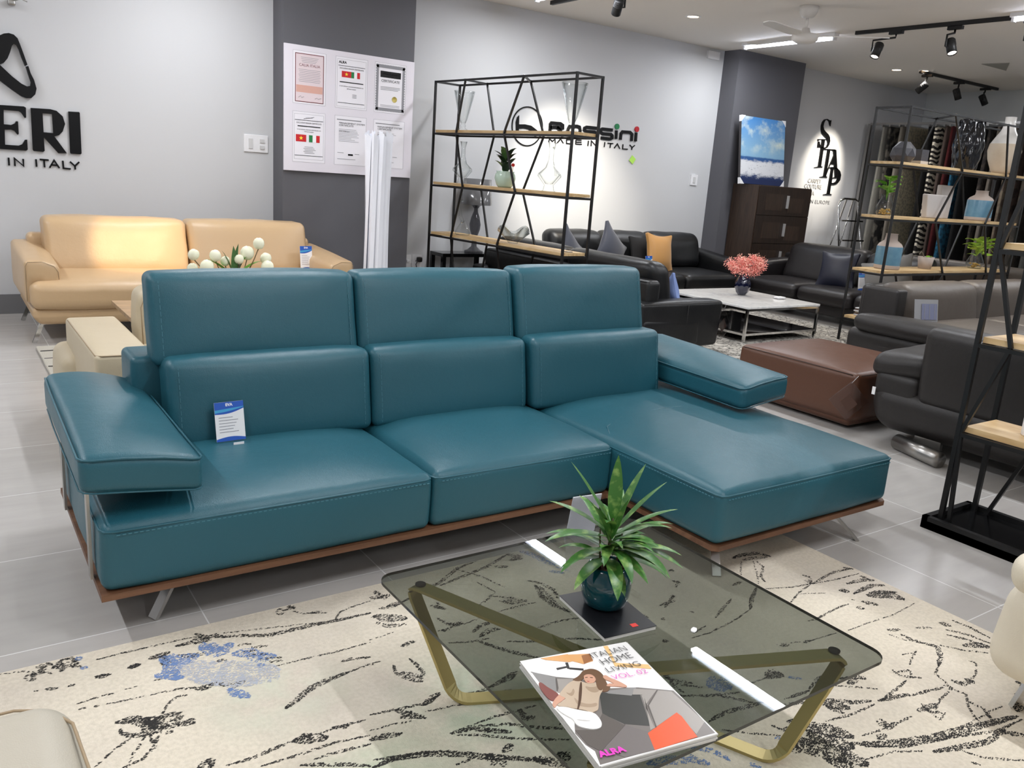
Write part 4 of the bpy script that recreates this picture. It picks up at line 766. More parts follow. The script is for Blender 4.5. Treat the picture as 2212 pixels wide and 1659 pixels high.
track_spot(10.78, 6.46, (10.55, 7.65, 1.75), 'leftmost of the three spotlights on the far rail, pointing at the letters', 260, 42, True, 0.14, (1.0, 0.91, 0.76), (-0.08, 0.0), 0.8)
track_spot(11.55, 6.45, (12.0, 5.6, 0.4), 'middle of the three spotlights on the far rail', 25, 60, False, 0.13)
track_spot(12.25, 6.45, (12.7, 5.2, 0.4), 'rightmost of the three spotlights on the far rail', 25, 60, False, 0.13)
track_spot(2.05, 3.6, (1.32, 7.02, 0.60), 'spotlight on the rail over the teal sofa, aimed at the tan sofa', 620, 12, True, 0.12, (1.0, 0.74, 0.42))
track_spot(3.9, 3.6, (4.4, 7.65, 2.4), 'spotlight on the rail over the teal sofa, facing the wall', 0, 40, True, 0.12)

# wall fittings
def plate(x0, z0, x1, z1, yw=7.65, t=0.012): return B().bx((x0, yw-t, z0), (x1, yw, z1), WPL)
t = thing('light_switch', 'white double light switch plate on the wall left of the grey pier', 'switch', (2.38, 7.65, 1.42))
plate(2.31, 1.39, 2.525, 1.54).build('plate', t, bevel=0.003)
for (xa, xb, za, zb) in ((2.35, 2.385, 1.42, 1.505), (2.45, 2.49, 1.475, 1.505), (2.45, 2.49, 1.42, 1.45)):
    B().bx((xa, 7.63, za), (xb, 7.64, zb), mat('switch_grey', (205, 205, 205), 0.4)).build('rocker', t)
t = thing('wall_switch', 'small white switch plate on the wall beside the far grey pier', 'switch', (7.97, 7.65, 1.40))
plate(7.91, 1.39, 8.03, 1.52).build('plate', t); B().bx((7.95, 7.632, 1.42), (7.99, 7.64, 1.49), mat('switch_grey', (205, 205, 205), 0.4)).build('rocker', t)
one(plate(7.94, 2.90, 8.14, 2.99, t=0.03), 'junction_box', 'white cover box high on the wall next to the far grey pier', 'junction box', (8.04, 7.65, 2.9))
t = thing('power_outlet', 'white double power outlet low on the wall by the white lamp', 'outlet', (4.0, 7.65, 0.40))
plate(3.90, 0.36, 4.01, 0.49).build('plate', t); plate(4.02, 0.36, 4.13, 0.49).build('plate', t)
b = B()
for cx in (3.955, 4.075):
    for dx in (-0.012, 0.012): b.bx((cx+dx-0.003, 7.636, 0.42), (cx+dx+0.003, 7.64, 0.435), INK)
b.build('socket_slot', t)
t = thing('power_plug', 'black plug in the right hand socket with its cable hanging', 'plug', (4.09, 7.63, 0.43))
B().soft((4.09, 7.612, 0.445), (0.05, 0.05, 0.05), 0.012, BLK).build('plug', t)
b = B(); b.tube([(4.07, 7.60, 0.44), (4.04, 7.59, 0.40), (4.06, 7.58, 0.30), (4.07, 7.58, 0.12), (4.1, 7.56, 0.01), (4.4, 7.5, 0.008)], 0.004, BLK, 6); b.build('cable', t)
b = B(); b.soft((3.955, 7.615, 0.43), (0.035, 0.04, 0.03), 0.01, WPL); b.tube([(3.96, 7.60, 0.43), (3.99, 7.585, 0.42), (4.01, 7.58, 0.33), (4.0, 7.58, 0.1), (3.99, 7.57, 0.01)], 0.003, WPL, 6)
one(b, 'charger_cable', 'white cable plugged in the left hand socket', 'cable', (3.955, 7.63, 0.42))
R = Matrix.Rotation(0.6, 3, 'Y')
b = B(); b.box((6.90, 7.642, 1.63), (0.075, 0.002, 0.075), mat('lime_note', (176, 226, 96), 0.7), R); one(b, 'sticky_note', 'lime green sticky note on the wall under the round logo', 'note', (6.9, 7.65, 1.6))
b = B(); b.soft((0.60, 7.62, 2.33), (0.05, 0.05, 0.04), 0.01, STEEL); b.tube([(0.61, 7.6, 2.34), (0.66, 7.58, 2.36), (0.70, 7.58, 2.345)], 0.004, STEEL, 6)
one(b, 'wall_hook', 'small metal hook high on the wall above the big letters', 'hook', (0.6, 7.65, 2.3))

# wall signs: raised black letters
def letters(name, label, polys, y, m=INK, d=0.018):
    t = thing(name, label, 'sign', (polys[0][0][0][0], 7.65, polys[0][0][0][1]))
    for P in polys:
        B().prism(P[0], lambda x, z: Vector((x, y-d, z)), lambda x, z: Vector((x, y, z)), m, P[1:]).build('letter', t)
    return t
def strokes(b, L, y, wdt, m, d=0.012):
    for P in L:
        V2 = [Vector((p[0], p[1])) for p in P]; n = len(V2); A = []; C = []
        closed = (V2[0]-V2[-1]).length < 1e-4
        if closed: V2 = V2[:-1]; n -= 1
        for i in range(n):
            p0 = V2[i-1] if (i > 0 or closed) else V2[i]; p1 = V2[(i+1) % n] if (i < n-1 or closed) else V2[i]
            d0 = (V2[i]-p0).normalized() if (V2[i]-p0).length > 1e-6 else (p1-V2[i]).normalized()
            d1 = (p1-V2[i]).normalized() if (p1-V2[i]).length > 1e-6 else d0
            t = (d0+d1).normalized() if (d0+d1).length > 1e-3 else d1
            nn = Vector((-t.y, t.x)); k = min(1.6, 1/max(0.5, abs(nn.dot(Vector((-d1.y, d1.x)))))); A.append(V2[i]+nn*wdt/2*k); C.append(V2[i]-nn*wdt/2*k)
        vs = []; fs = []
        for q1, q2 in zip(A, C): vs += [(q1.x, y-d, q1.y), (q2.x, y-d, q2.y), (q2.x, y, q2.y), (q1.x, y, q1.y)]
        for i in range(n if closed else n-1):
            for q in range(4): fs.append((i*4+q, i*4+(q+1) % 4, ((i+1) % n)*4+(q+1) % 4, ((i+1) % n)*4+q))
        if not closed: fs += [(3, 2, 1, 0), tuple((n-1)*4+q for q in range(4))]
        b.add(vs, fs, m)
t = thing('wall_emblem', 'black curved triangle emblem on the wall above the big letters', 'sign', (0.55, 7.65, 1.9))
for P in LOGO: B().prism(P, lambda x, z: Vector((x, 7.615, z)), lambda x, z: Vector((x, 7.65, z)), INK).build('emblem_piece', t)
letters('wall_lettering', 'big bold black letters ERI on the left wall', ERI, 7.65)
b = B(); strokes(b, INITALY, 7.65, 0.012, INK, 0.01)
one(b, 'wall_lettering', 'thin black letters IN ITALY under the big letters on the left wall', 'sign', (0.75, 7.65, 1.15))
t = thing('wall_lettering', 'black rounded letters Rossini with green and red dots on the wall', 'sign', (6.2, 7.65, 1.85))
for i, P in enumerate([ROS[0:2], ROS[2:3], ROS[3:4], ROS[4:5], ROS[5:6], ROS[6:7], ROS[7:8]]):
    b = B(); strokes(b, P, 7.65, 0.034, INK, 0.016); b.build('letter', t)
for (x, z), c in zip(ROSDOT, ((20, 120, 70), (180, 20, 35))):
    b = B(); m = mat('dot_%d' % c[0], c, 0.4); ax = Matrix.Rotation(PI/2, 3, 'X')
    b.lathe([(0.0, 0.008), (0.032, 0.008), (0.032, -0.008)], m, (x, 7.642, z), 24, axis=ax, smooth=False); b.build('letter_dot', t)
t = thing('wall_emblem', 'black ring emblem with a curved b inside on the wall', 'sign', (5.35, 7.65, 1.85))
ring = []
b = B(); cx, cz = 5.347, 1.872
outer = arc2(cx, cz, 0.205, 0, 2*PI, 47)[:-1]; inner = arc2(cx, cz, 0.194, 0, 2*PI, 47)[:-1]
b.prism(outer, lambda x, z: Vector((x, 7.638, z)), lambda x, z: Vector((x, 7.65, z)), INK, [inner]); b.build('ring', t)
for P in ROSB: B().prism(P, lambda x, z: Vector((x, 7.636, z)), lambda x, z: Vector((x, 7.65, z)), INK).build('emblem_piece', t)
b = B(); strokes(b, MADE, 7.65, 0.011, INK, 0.01)
one(b, 'wall_lettering', 'thin black letters MADE IN ITALY under the rounded letters', 'sign', (6.2, 7.65, 1.7))
letters('wall_lettering', 'tall staggered black serif letters STTAP lit by a spotlight', STTAP, 7.65)
GLET = mat('grey_letter', (168, 166, 163), 0.6)
b = B()
for body, x, z, s in (('CARPET', 10.25, 1.545, 0.085), ('COUTURE', 10.19, 1.468, 0.085), ('ITALIA', 10.19, 1.375, 0.085)):
    b.text(body, s, wallmat(x, 7.645, z), GLET, 0.002, sx=1.0)
one(b, 'wall_lettering', 'small pale letters CARPET COUTURE ITALIA beside the staggered letters', 'sign', (10.4, 7.65, 1.4))
b = B(); b.text('MADE IN EUROPE', 0.075, wallmat(10.06, 7.647, 1.262), mat('grey_letter_dark', (110, 108, 106), 0.6), 0.002, sx=1.25, spacing=1.05, bold=-0.0012)
one(b, 'wall_lettering', 'small grey letters IN EUROPE above the step ladder', 'sign', (10.6, 7.65, 1.27))

# certificate board on the grey pier
t = thing('certificate_board', 'white board with six printed certificates on the grey pier', 'notice board', (3.2, 7.4, 1.257))
B().bx((2.58, 7.377, 1.257), (3.825, 7.398, 2.309), mat('board_white', (226, 222, 230), 0.5)).build('board', t)
y0 = 7.377
def q(b, x0, z0, x1, z1, m, y): b.bx((min(x0, x1), y-0.0006, min(z0, z1)), (max(x0, x1), y, max(z0, z1)), m)
def frame(b, x0, z0, x1, z1, m, y, wd):
    q(b, x0, z0, x1, z0+wd, m, y); q(b, x0, z1-wd, x1, z1, m, y); q(b, x0, z0, x0+wd, z1, m, y); q(b, x1-wd, z0, x1, z1, m, y)
RED = mat('print_red', (200, 26, 34), 0.6); GRN = mat('print_green', (20, 120, 60), 0.6); YEL = mat('print_yellow', (250, 220, 60), 0.6)
MAR = mat('print_maroon', (110, 40, 42), 0.6); PNK = mat('print_pink', (224, 208, 212), 0.6); SAL = mat('print_salmon', (214, 166, 152), 0.6)
SHEET = mat('sheet_white', (236, 234, 240), 0.55); GLD = mat('print_gold', (196, 178, 96), 0.6); PGR = mat('print_grey', (140, 140, 146), 0.6)
def star(b, cx, cz, r, y):
    P = [(cx+(r if i % 2 == 0 else r*0.4)*math.sin(i*PI/5), cz+(r if i % 2 == 0 else r*0.4)*math.cos(i*PI/5)) for i in range(10)]
    b.prism(P, lambda x, z: Vector((x, y-0.0005, z)), lambda x, z: Vector((x, y, z)), YEL)
def flags(b, xa, z0, z1, wv, gap, wi):
    q(b, xa, z0, xa+wv, z1, RED, y0-0.0012); star(b, xa+wv/2, (z0+z1)/2, (z1-z0)*0.33, y0-0.0018)
    xi = xa+wv+gap
    q(b, xi, z0, xi+wi/3, z1, GRN, y0-0.0012); q(b, xi+wi/3, z0, xi+2*wi/3, z1, PAPER, y0-0.0012); q(b, xi+2*wi/3, z0, xi+wi, z1, RED, y0-0.0012)
def T(b, s, x, z, size, m=INK, al='CENTER', sx=1.0): b.text(s, size, wallmat(x, y0-0.0016, z), m, 0.0002, al, sx)
random.seed(5)
cols = [(2.655, 2.955), (3.045, 3.352), (3.425, 3.742)]
for i, (x0, x1) in enumerate(cols):
    for j, (z0, z1) in enumerate(((1.335, 1.765), (1.83, 2.265))):
        b = B(); q(b, x0, z0, x1, z1, SHEET, y0); frame(b, x0, z0, x1, z1, PGR, y0-0.0006, 0.0015)
        cx = (x0+x1)/2
        if (i, j) == (0, 1):
            q(b, x0+0.02, z0+0.015, x1-0.02, z1-0.02, PNK, y0-0.0006); frame(b, x0+0.02, z0+0.015, x1-0.02, z1-0.02, MAR, y0-0.0012, 0.006)
            q(b, x0+0.03, z0+0.095, x1-0.03, z0+0.155, SAL, y0-0.0010)
            T(b, 'CALIA ITALIA', cx, z1-0.125, 0.032, MAR)
            for k in range(4): q(b, x0+0.07+0.004*k, z1-0.05-0.013*k, x1-0.07-0.008*k, z1-0.053-0.013*k, PGR, y0-0.0014)
            for k in range(8): q(b, x0+0.05+0.005*(k % 3), z1-0.15-0.014*k, x1-0.05-0.006*(k % 2), z1-0.153-0.014*k, PGR, y0-0.0014)
            b.tube([(x0+0.05, y0-0.002, z0+0.05), (x0+0.07, y0-0.002, z0+0.065), (x0+0.08, y0-0.002, z0+0.05), (x0+0.10, y0-0.002, z0+0.06)], 0.001, INK, 4)
            b.tube([(x1-0.10, y0-0.002, z0+0.05), (x1-0.08, y0-0.002, z0+0.06), (x1-0.07, y0-0.002, z0+0.05), (x1-0.04, y0-0.002, z0+0.06)], 0.001, INK, 4)
        elif (i, j) == (1, 1):
            frame(b, x0+0.015, z0+0.015, x1-0.015, z1-0.02, PGR, y0-0.0006, 0.0015)
            b.text('ALRA', 0.03, wallmat(x0+0.03, y0-0.0016, z1-0.055), INK, 0.0003, bold=0.0009)
            q(b, x0+0.025, z1-0.072, x1-0.025, z1-0.076, INK, y0-0.0012); q(b, x0+0.025, z0+0.045, x1-0.025, z0+0.049, INK, y0-0.0012)
            T(b, 'EXCLUSIVE DEALER CERTIFICATE', cx, z1-0.10, 0.0155); flags(b, cx-0.095, z1-0.17, z1-0.118, 0.09, 0.0, 0.085)
            q(b, x0+0.04, z1-0.215, x1-0.04, z1-0.207, INK, y0-0.0012); T(b, 'IS THE OFFICIAL AND EXCLUSIVE DEALER FOR', cx, z1-0.25, 0.011); T(b, 'VIETNAM MARKET', cx, z1-0.27, 0.011)
            for k in range(3): q(b, cx+0.01, z0+0.12-0.012*k, cx+0.05, z0+0.125-0.012*k, PGR, y0-0.0012)
        elif (i, j) == (2, 1):
            wd = 0.022
            frame(b, x0+0.016, z0+0.022, x1-0.016, z1-0.022, PGR, y0-0.0010, wd)
            k = 0
            for s in range(18):
                for (xx, zz) in ((x0+0.02+s*(x1-x0-0.04)/17, z1-0.022), (x0+0.02+s*(x1-x0-0.04)/17, z0+0.022), (x0+0.018, z0+0.03+s*(z1-z0-0.06)/17), (x1-0.018, z0+0.03+s*(z1-z0-0.06)/17)):
                    b.lathe([(0, 0), (0.009, 0)], PGR, (xx, y0-0.0012, zz), 8, axis=Matrix.Rotation(PI/2, 3, 'X'))
            q(b, x0+0.055, z1-0.125, x1-0.055, z1-0.07, INK, y0-0.0012); T(b, 'NewTrendConcepts', cx, z1-0.1, 0.022, PAPER); T(b, 'DESIGN ITALIA', cx+0.02, z1-0.117, 0.008, PAPER)
            T(b, 'CERTIFICATE', cx, z1-0.165, 0.032); 
            for k in range(3): q(b, x0+0.06, z1-0.205-0.012*k, x1-0.06-0.02*(k == 2), z1-0.209-0.012*k, PGR, y0-0.0012)
            b.lathe([(0, 0), (0.026, 0), (0.026, 0.001)], GLD, (cx+0.045, y0-0.0018, z0+0.125), 20, axis=Matrix.Rotation(PI/2, 3, 'X'))
            for k in range(2): q(b, x0+0.06, z0+0.07-0.012*k, x1-0.06, z0+0.067-0.012*k, PGR, y0-0.0012)
        elif (i, j) == (0, 0):
            frame(b, x0+0.015, z0+0.025, x1-0.015, z1-0.02, PGR, y0-0.0006, 0.0015)
            b.tube([(cx-0.05, y0-0.002, z1-0.06), (cx, y0-0.002, z1-0.052), (cx+0.045, y0-0.002, z1-0.04)], 0.0014, INK, 4)
            T(b, 'La Primavera', cx, z1-0.052, 0.012, PGR)
            q(b, x0+0.02, z1-0.07, x1-0.02, z1-0.074, INK, y0-0.0012); q(b, x0+0.02, z0+0.055, x1-0.02, z0+0.059, INK, y0-0.0012)
            T(b, 'EXCLUSIVE DEALER CERTIFICATE', cx, z1-0.10, 0.0155); q(b, x0+0.045, z1-0.127, x1-0.045, z1-0.119, INK, y0-0.0012); T(b, 'IS THE OFFICIAL AND EXCLUSIVE DEALER FOR', cx, z1-0.155, 0.0105); T(b, 'VIETNAM MARKET', cx, z1-0.172, 0.0105)
            flags(b, x0+0.03, z1-0.255, z1-0.195, 0.095, 0.025, 0.10)
            for k in range(5): q(b, cx-0.04-0.01*(k % 2), z0+0.13-0.013*k, cx+0.04+0.012*(k % 3), z0+0.134-0.013*k, PGR, y0-0.0012)
        else:
            q(b, x0+0.02, z1-0.03, x1-0.05, z1-0.038, PGR, y0-0.0012)
            b.text('MANAGEMENT SYSTEM', 0.021, wallmat(x0+0.04, y0-0.0016, z1-0.07), INK, 0.0002, sx=1.15); b.text('CERTIFICATE', 0.021, wallmat(x0+0.04, y0-0.0016, z1-0.09), INK, 0.0002, sx=1.15)
            for k in range(9): q(b, x0+0.04, z1-0.115-0.013*k, x0+0.04+random.uniform(0.12, 0.2), z1-0.118-0.013*k, PGR, y0-0.0012)
            b.text('CALIA TRADE S.p.A.', 0.012, wallmat(x0+0.04, y0-0.0020, z1-0.137), INK, 0.0002)
            q(b, cx-0.02, z0+0.085, cx+0.028, z0+0.10, INK, y0-0.0012); q(b, x0+0.03, z0+0.105, x0+0.09, z0+0.109, PGR, y0-0.0012); q(b, cx+0.045, z0+0.10, cx+0.09, z0+0.104, PGR, y0-0.0012); q(b, x0+0.03, z0+0.05, x1-0.1, z0+0.054, PGR, y0-0.0012)
        b.build('certificate', t)
# ---------------------------------------------------------------- helpers for sofas
def lean(k, z0=0.0): return lambda x, y, z: (x, y+k*(z-z0), z)
def seam(name, parent, loops, m, r=0.0025, closed=False):
    b = B()
    for L in loops: b.tube(L, r, m, 6, closed)
    return b.build(name, parent)
def stitch(name, parent, paths, m, r=0.0016, dash=0.009, gap=0.006):
    b = B()
    for P in paths:
        P = [Vector(p) for p in P]
        for i in range(len(P)-1):
            L = (P[i+1]-P[i]).length; d = (P[i+1]-P[i]).normalized(); s = 0
            while s < L:
                e = min(L, s+dash); b.bar(P[i]+d*s, P[i]+d*e, r*1.6, m); s += dash+gap
    return b.build(name, parent)
def blade_leg(name, parent, a, c, w, t, m=STEEL):
    """flat bar from top a to foot c, w along x-ish"""
    return B().bar(a, c, w, m, t).build(name, parent, bevel=0.001)

# ---------------------------------------------------------------- teal corner sofa
tl = thing('corner_sofa', 'large teal leather corner sofa with chaise and raised headrests in the middle', 'sofa', (1.7, 2.7, 0))
ZS, ZP = 0.333, 0.148
# plinth (L shaped wood tray)
P = [(0.295, 2.30), (2.12, 2.30), (2.14, 2.28), (2.14, 1.765), (2.16, 1.745), (3.16, 1.745), (3.18, 1.765), (3.18, 3.18), (0.295, 3.18)]
b = B(); b.prism(P, lambda x, y: Vector((x, y, 0.150)), lambda x, y: Vector((x, y, 0.131)), WAL)
b.build('plinth', tl, bevel=0.006)
b = B(); b.bx((0.38, 2.40, 0.10), (3.10, 3.10, 0.128), BLK); b.build('underframe', tl)
# seats
def seatfn(z0): 
    return None
b = B(); b.soft((0.815, 2.755, 0.250), (1.03, 0.90, 0.20), 0.030, TEAL, (0, 0.008, 0.042), n=10, wr=0.004, pw=4); s1 = b.build('seat', tl)
b = B(); b.soft((1.735, 2.755, 0.250), (0.81, 0.90, 0.20), 0.030, TEAL, (0, 0.010, 0.045), n=9, wr=0.003, seed=4, pw=4); s2 = b.build('seat', tl)
b = B(); b.soft((2.655, 2.475, 0.252), (1.03, 1.46, 0.20), 0.032, TEAL, (0.004, 0.010, 0.045), n=11, wr=0.003, seed=9, pw=4); s3 = b.build('chaise_seat', tl)
def topseam(x0, x1, y, z, yin, sag=0.0): return [(x0, yin, z), (x0, y+0.03, z), (x0+0.008, y+0.008, z), (x0+0.03, y, z)]+[(x0+0.03+(x1-x0-0.06)*i/8, y-0.004*math.sin(PI*i/8), z) for i in range(1, 8)]+[(x1-0.03, y, z), (x1-0.008, y+0.008, z), (x1, y+0.03, z), (x1, yin, z)]
seam('piping', s1, [topseam(0.302, 1.328, 2.306, 0.331, 3.1)], TEAL, 0.004); stitch('stitching', s1, [[(0.34, 2.301, 0.322), (1.31, 2.298, 0.322)]], TEALS)
seam('piping', s2, [topseam(1.332, 2.138, 2.306, 0.331, 3.1)], TEAL, 0.004); stitch('stitching', s2, [[(1.36, 2.299, 0.322), (2.12, 2.299, 0.322)]], TEALS)
seam('piping', s3, [topseam(2.142, 3.168, 1.746, 0.334, 3.1)], TEAL, 0.004)
stitch('stitching', s3, [[(2.17, 1.739, 0.324), (3.14, 1.739, 0.324)], [(2.137, 1.78, 0.324), (2.137, 2.28, 0.324)]], TEALS)
seam('panel_seam', s3, [[(2.17, 2.36, 0.358), (2.22, 2.45, 0.374), (2.34, 2.50, 0.388), (2.62, 2.52, 0.396), (2.95, 2.50, 0.388), (3.14, 2.44, 0.362)]], TEAL, 0.003)
seam('panel_seam', s1, [[(0.625, 2.306, 0.331), (0.62, 2.34, 0.35), (0.60, 2.50, 0.372), (0.57, 2.7, 0.378)]], TEAL, 0.003)
# back body
b = B(); b.soft((1.715, 3.10, 0.405), (2.40, 0.20, 0.50), 0.022, TEAL, (0, 0.006, 0.004), n=8, pw=4); b.build('back_frame', tl)
def back_cushion(nm, x0, x1, y, z0, z1, th, k, seed, n=8):
    b = B(); b.soft(((x0+x1)/2, y, (z0+z1)/2), (x1-x0-0.002, th, z1-z0), 0.030, TEAL, (0.0, 0.016, 0.008), fn=lean(k), n=n, wr=0.003, seed=seed, pw=4)
    o = b.build(nm, tl)
    h = (z1-z0)/2; zc = (z0+z1)/2
    def at(x, yy, z): return (x, y+yy+k*(z-zc), z)
    hw = (x1-x0)/2
    def side(x):
        u = (x-(x0+x1)/2)/hw; out = []
        for i in range(13):
            z = z0+0.022+(z1-z0-0.044)*i/12; v = (z-zc)/h; e = max(0, abs(z-zc)-(h-0.03)); c_ = 0.03-math.sqrt(max(0, 0.0009-e*e))
            out.append(at(x, -th/2+c_-0.016*(1-u**4)*(1-v**4)-0.0012, z))
        return out
    stitch('stitching', o, [side(x0+0.036), side(x1-0.036)], TEALS, 0.0011)
    return o
back_cushion('back_cushion', 0.60, 1.345, 2.915, 0.36, 0.665, 0.15, 0.16, 1)
back_cushion('back_cushion', 1.345, 2.085, 2.915, 0.36, 0.665, 0.15, 0.16, 2)
back_cushion('back_cushion', 2.095, 2.86, 2.895, 0.36, 0.672, 0.16, 0.16, 3)
back_cushion('headrest', 0.575, 1.335, 3.035, 0.63, 0.94, 0.12, 0.22, 5)
back_cushion('headrest', 1.335, 2.085, 3.035, 0.63, 0.94, 0.12, 0.22, 6)
back_cushion('headrest', 2.085, 2.835, 3.02, 0.635, 0.955, 0.13, 0.22, 7)
b = B()
for x in (0.75, 1.15, 1.5, 1.9, 2.25, 2.65): b.bar((x, 3.08, 0.62), (x, 3.09, 0.72), 0.03, STEEL, 0.006)
b.build('headrest_bracket', tl)
# arms: flat slabs tilted inwards
def arm(x0, x1, flip):
    def fn(x, y, z):
        u = x/(x1-x0)*2*(-1 if flip else 1)      # -1 outer .. 1 inner
        v = (y+0.42)/0.84
        zz = z+(-0.018)*u+0.035*v*(1-0.6*(u+1)/2)+0.028*(1-u*u)*(0.4+0.6*v)*(1 if z > 0 else 0.3)
        flare = -0.05*max(0, -u)**2*(0.5-z/0.1)*0.35
        xx = x*(1+0.02*(1-v))
        if u < 0 and z < 0: zz -= 0.02*(-u)**2*v
        return (xx, y, zz)
    b = B(); b.soft(((x0+x1)/2, 2.73, 0.478), (x1-x0, 0.84, 0.105), 0.028, TEAL, (0, 0.004, 0.008), fn=fn, n=10, wr=0.002, pw=3)
    o = b.build('armrest', tl)
    for zz, r in ((0.045, 0.0035), (-0.045, 0.0025)):
        loop = []
        hx, hy = (x1-x0)/2, 0.42
        for p in [(-hx+0.003, 0.385), (-hx, 0.2), (-hx, 0), (-hx, -0.2), (-hx, -hy+0.03), (-hx+0.01, -hy+0.01), (-hx+0.03, -hy), (-0.05, -hy-0.002), (0.05, -hy-0.002), (hx-0.03, -hy), (hx-0.01, -hy+0.01), (hx, -hy+0.03), (hx, -0.2), (hx, 0), (hx, 0.2), (hx-0.003, 0.385)]:
            q = fn(p[0], p[1], zz); loop.append((q[0]+(x0+x1)/2, q[1]+2.73, q[2]+0.478))
        b = B(); b.tube(loop, r, TEAL, 6); b.build('piping', o)
    xo = x1-0.004 if flip else x0+0.004; s = 1 if flip else -1
    for y in ((2.75, 2.98) if flip else (2.43, 2.98)): B().bar(((x1-0.012 if flip else 0.288), y, 0.15), ((x1-0.012 if flip else 0.288), y, 0.45), 0.008, STEEL, 0.035).build('arm_bracket', tl)
    return o
arm(0.262, 0.575, False); arm(2.885, 3.185, True)
blade_leg('leg', tl, (0.52, 2.42, 0.128), (0.44, 2.385, 0.0), 0.035, 0.012)
blade_leg('leg', tl, (2.26, 1.86, 0.128), (2.205, 1.775, 0.013), 0.032, 0.012)
blade_leg('leg', tl, (2.92, 1.84, 0.128), (3.02, 1.75, 0.0), 0.035, 0.012)
blade_leg('leg', tl, (2.95, 3.02, 0.128), (3.05, 3.08, 0.0), 0.035, 0.012)
blade_leg('leg', tl, (0.52, 3.02, 0.128), (0.44, 3.08, 0.0), 0.035, 0.012)

# price cards
def price_card(x, y, z, label, rz=0.0, w=0.10, h=0.145, k=-0.22, holder=True, dot=False, nm='price_card', grp='price cards on the sofas'):
    """stands at z, faces local -y, leans back"""
    t = thing(nm, label, 'price card', (x, y, z), rz, grp)
    R = Matrix.Rotation(k, 4, 'X')
    def pl(b, x0, z0, x1, z1, yy, m):
        vs = [R @ Vector(p) for p in ((x0, yy, z0), (x1, yy, z0), (x1, yy, z1), (x0, yy, z1))]; b.add(vs, [(0, 1, 2, 3)], m)
    b = B(); vs = []
    for yy in (-0.001, 0.001): vs += [R @ Vector(p) for p in ((-w/2, yy, 0.012), (w/2, yy, 0.012), (w/2, yy, 0.012+h), (-w/2, yy, 0.012+h))]
    b.add(vs, [(0, 1, 2, 3), (7, 6, 5, 4), (0, 4, 5, 1), (1, 5, 6, 2), (2, 6, 7, 3), (3, 7, 4, 0)], PAPER)
    n = 10
    def band(zlo, zhi, m, yy=-0.0016):
        for i in range(n):
            xa = -w/2+w*i/n; xb = xa+w/n; b.add([R @ Vector(p) for p in ((xa, yy, zlo(xa)), (xb, yy, zlo(xb)), (xb, yy, zhi(xb)), (xa, yy, zhi(xa)))], [(0, 1, 2, 3)], m)
    top = 0.012+h
    band(lambda x: top-0.30*h-0.05*h*math.sin((x/w+0.5)*PI)+0.16*h*(x/w+0.5)*0.7, lambda x: top, BLUE)
    band(lambda x: top-0.27*h-0.02*h*math.sin((x/w+0.5)*PI)+0.11*h*(x/w+0.5), lambda x: top-0.17*h+0.05*h*(x/w), CYAN, -0.0018)
    band(lambda x: 0.012, lambda x: 0.012+h*(0.06+0.05*math.sin((x/w+0.5)*PI)), BLUE)
    for i in range(6): pl(b, -w*0.38, 0.012+h*(0.60-0.075*i), w*(0.1+0.06*(i*7 % 4)), 0.012+h*(0.615-0.075*i), -0.0018, GRYINK)
    M = R @ Matrix.Translation((0, -0.002, top-0.105*h)) @ WALLM
    b.text('EVA', h*0.10, M, PAPER, 0.0002, 'CENTER', bold=0.0006)
    b.build('card', t, world=False)
    if holder:
        b = B()
        b.box((0, -0.014, 0.002), (w*1.06, 0.045, 0.003), ACR); b.box((0, -0.035, 0.012), (w*1.06, 0.002, 0.022), ACR)
        vs = [R @ Vector(p) for p in ((-w*0.53, 0.003, 0.0), (w*0.53, 0.003, 0.0), (w*0.53, 0.003, h*0.8), (-w*0.53, 0.003, h*0.8))]; b.add(vs, [(0, 1, 2, 3)], ACR)
        b.box((0.012, -0.0365, 0.012), (w*0.36, 0.001, 0.009), PAPER)
        b.build('acrylic_holder', t, world=False)
    return t
price_card(0.785, 2.765, 0.384, 'blue and white price card in a clear stand on the teal sofa seat', 0.05, 0.10, 0.135, -0.20)

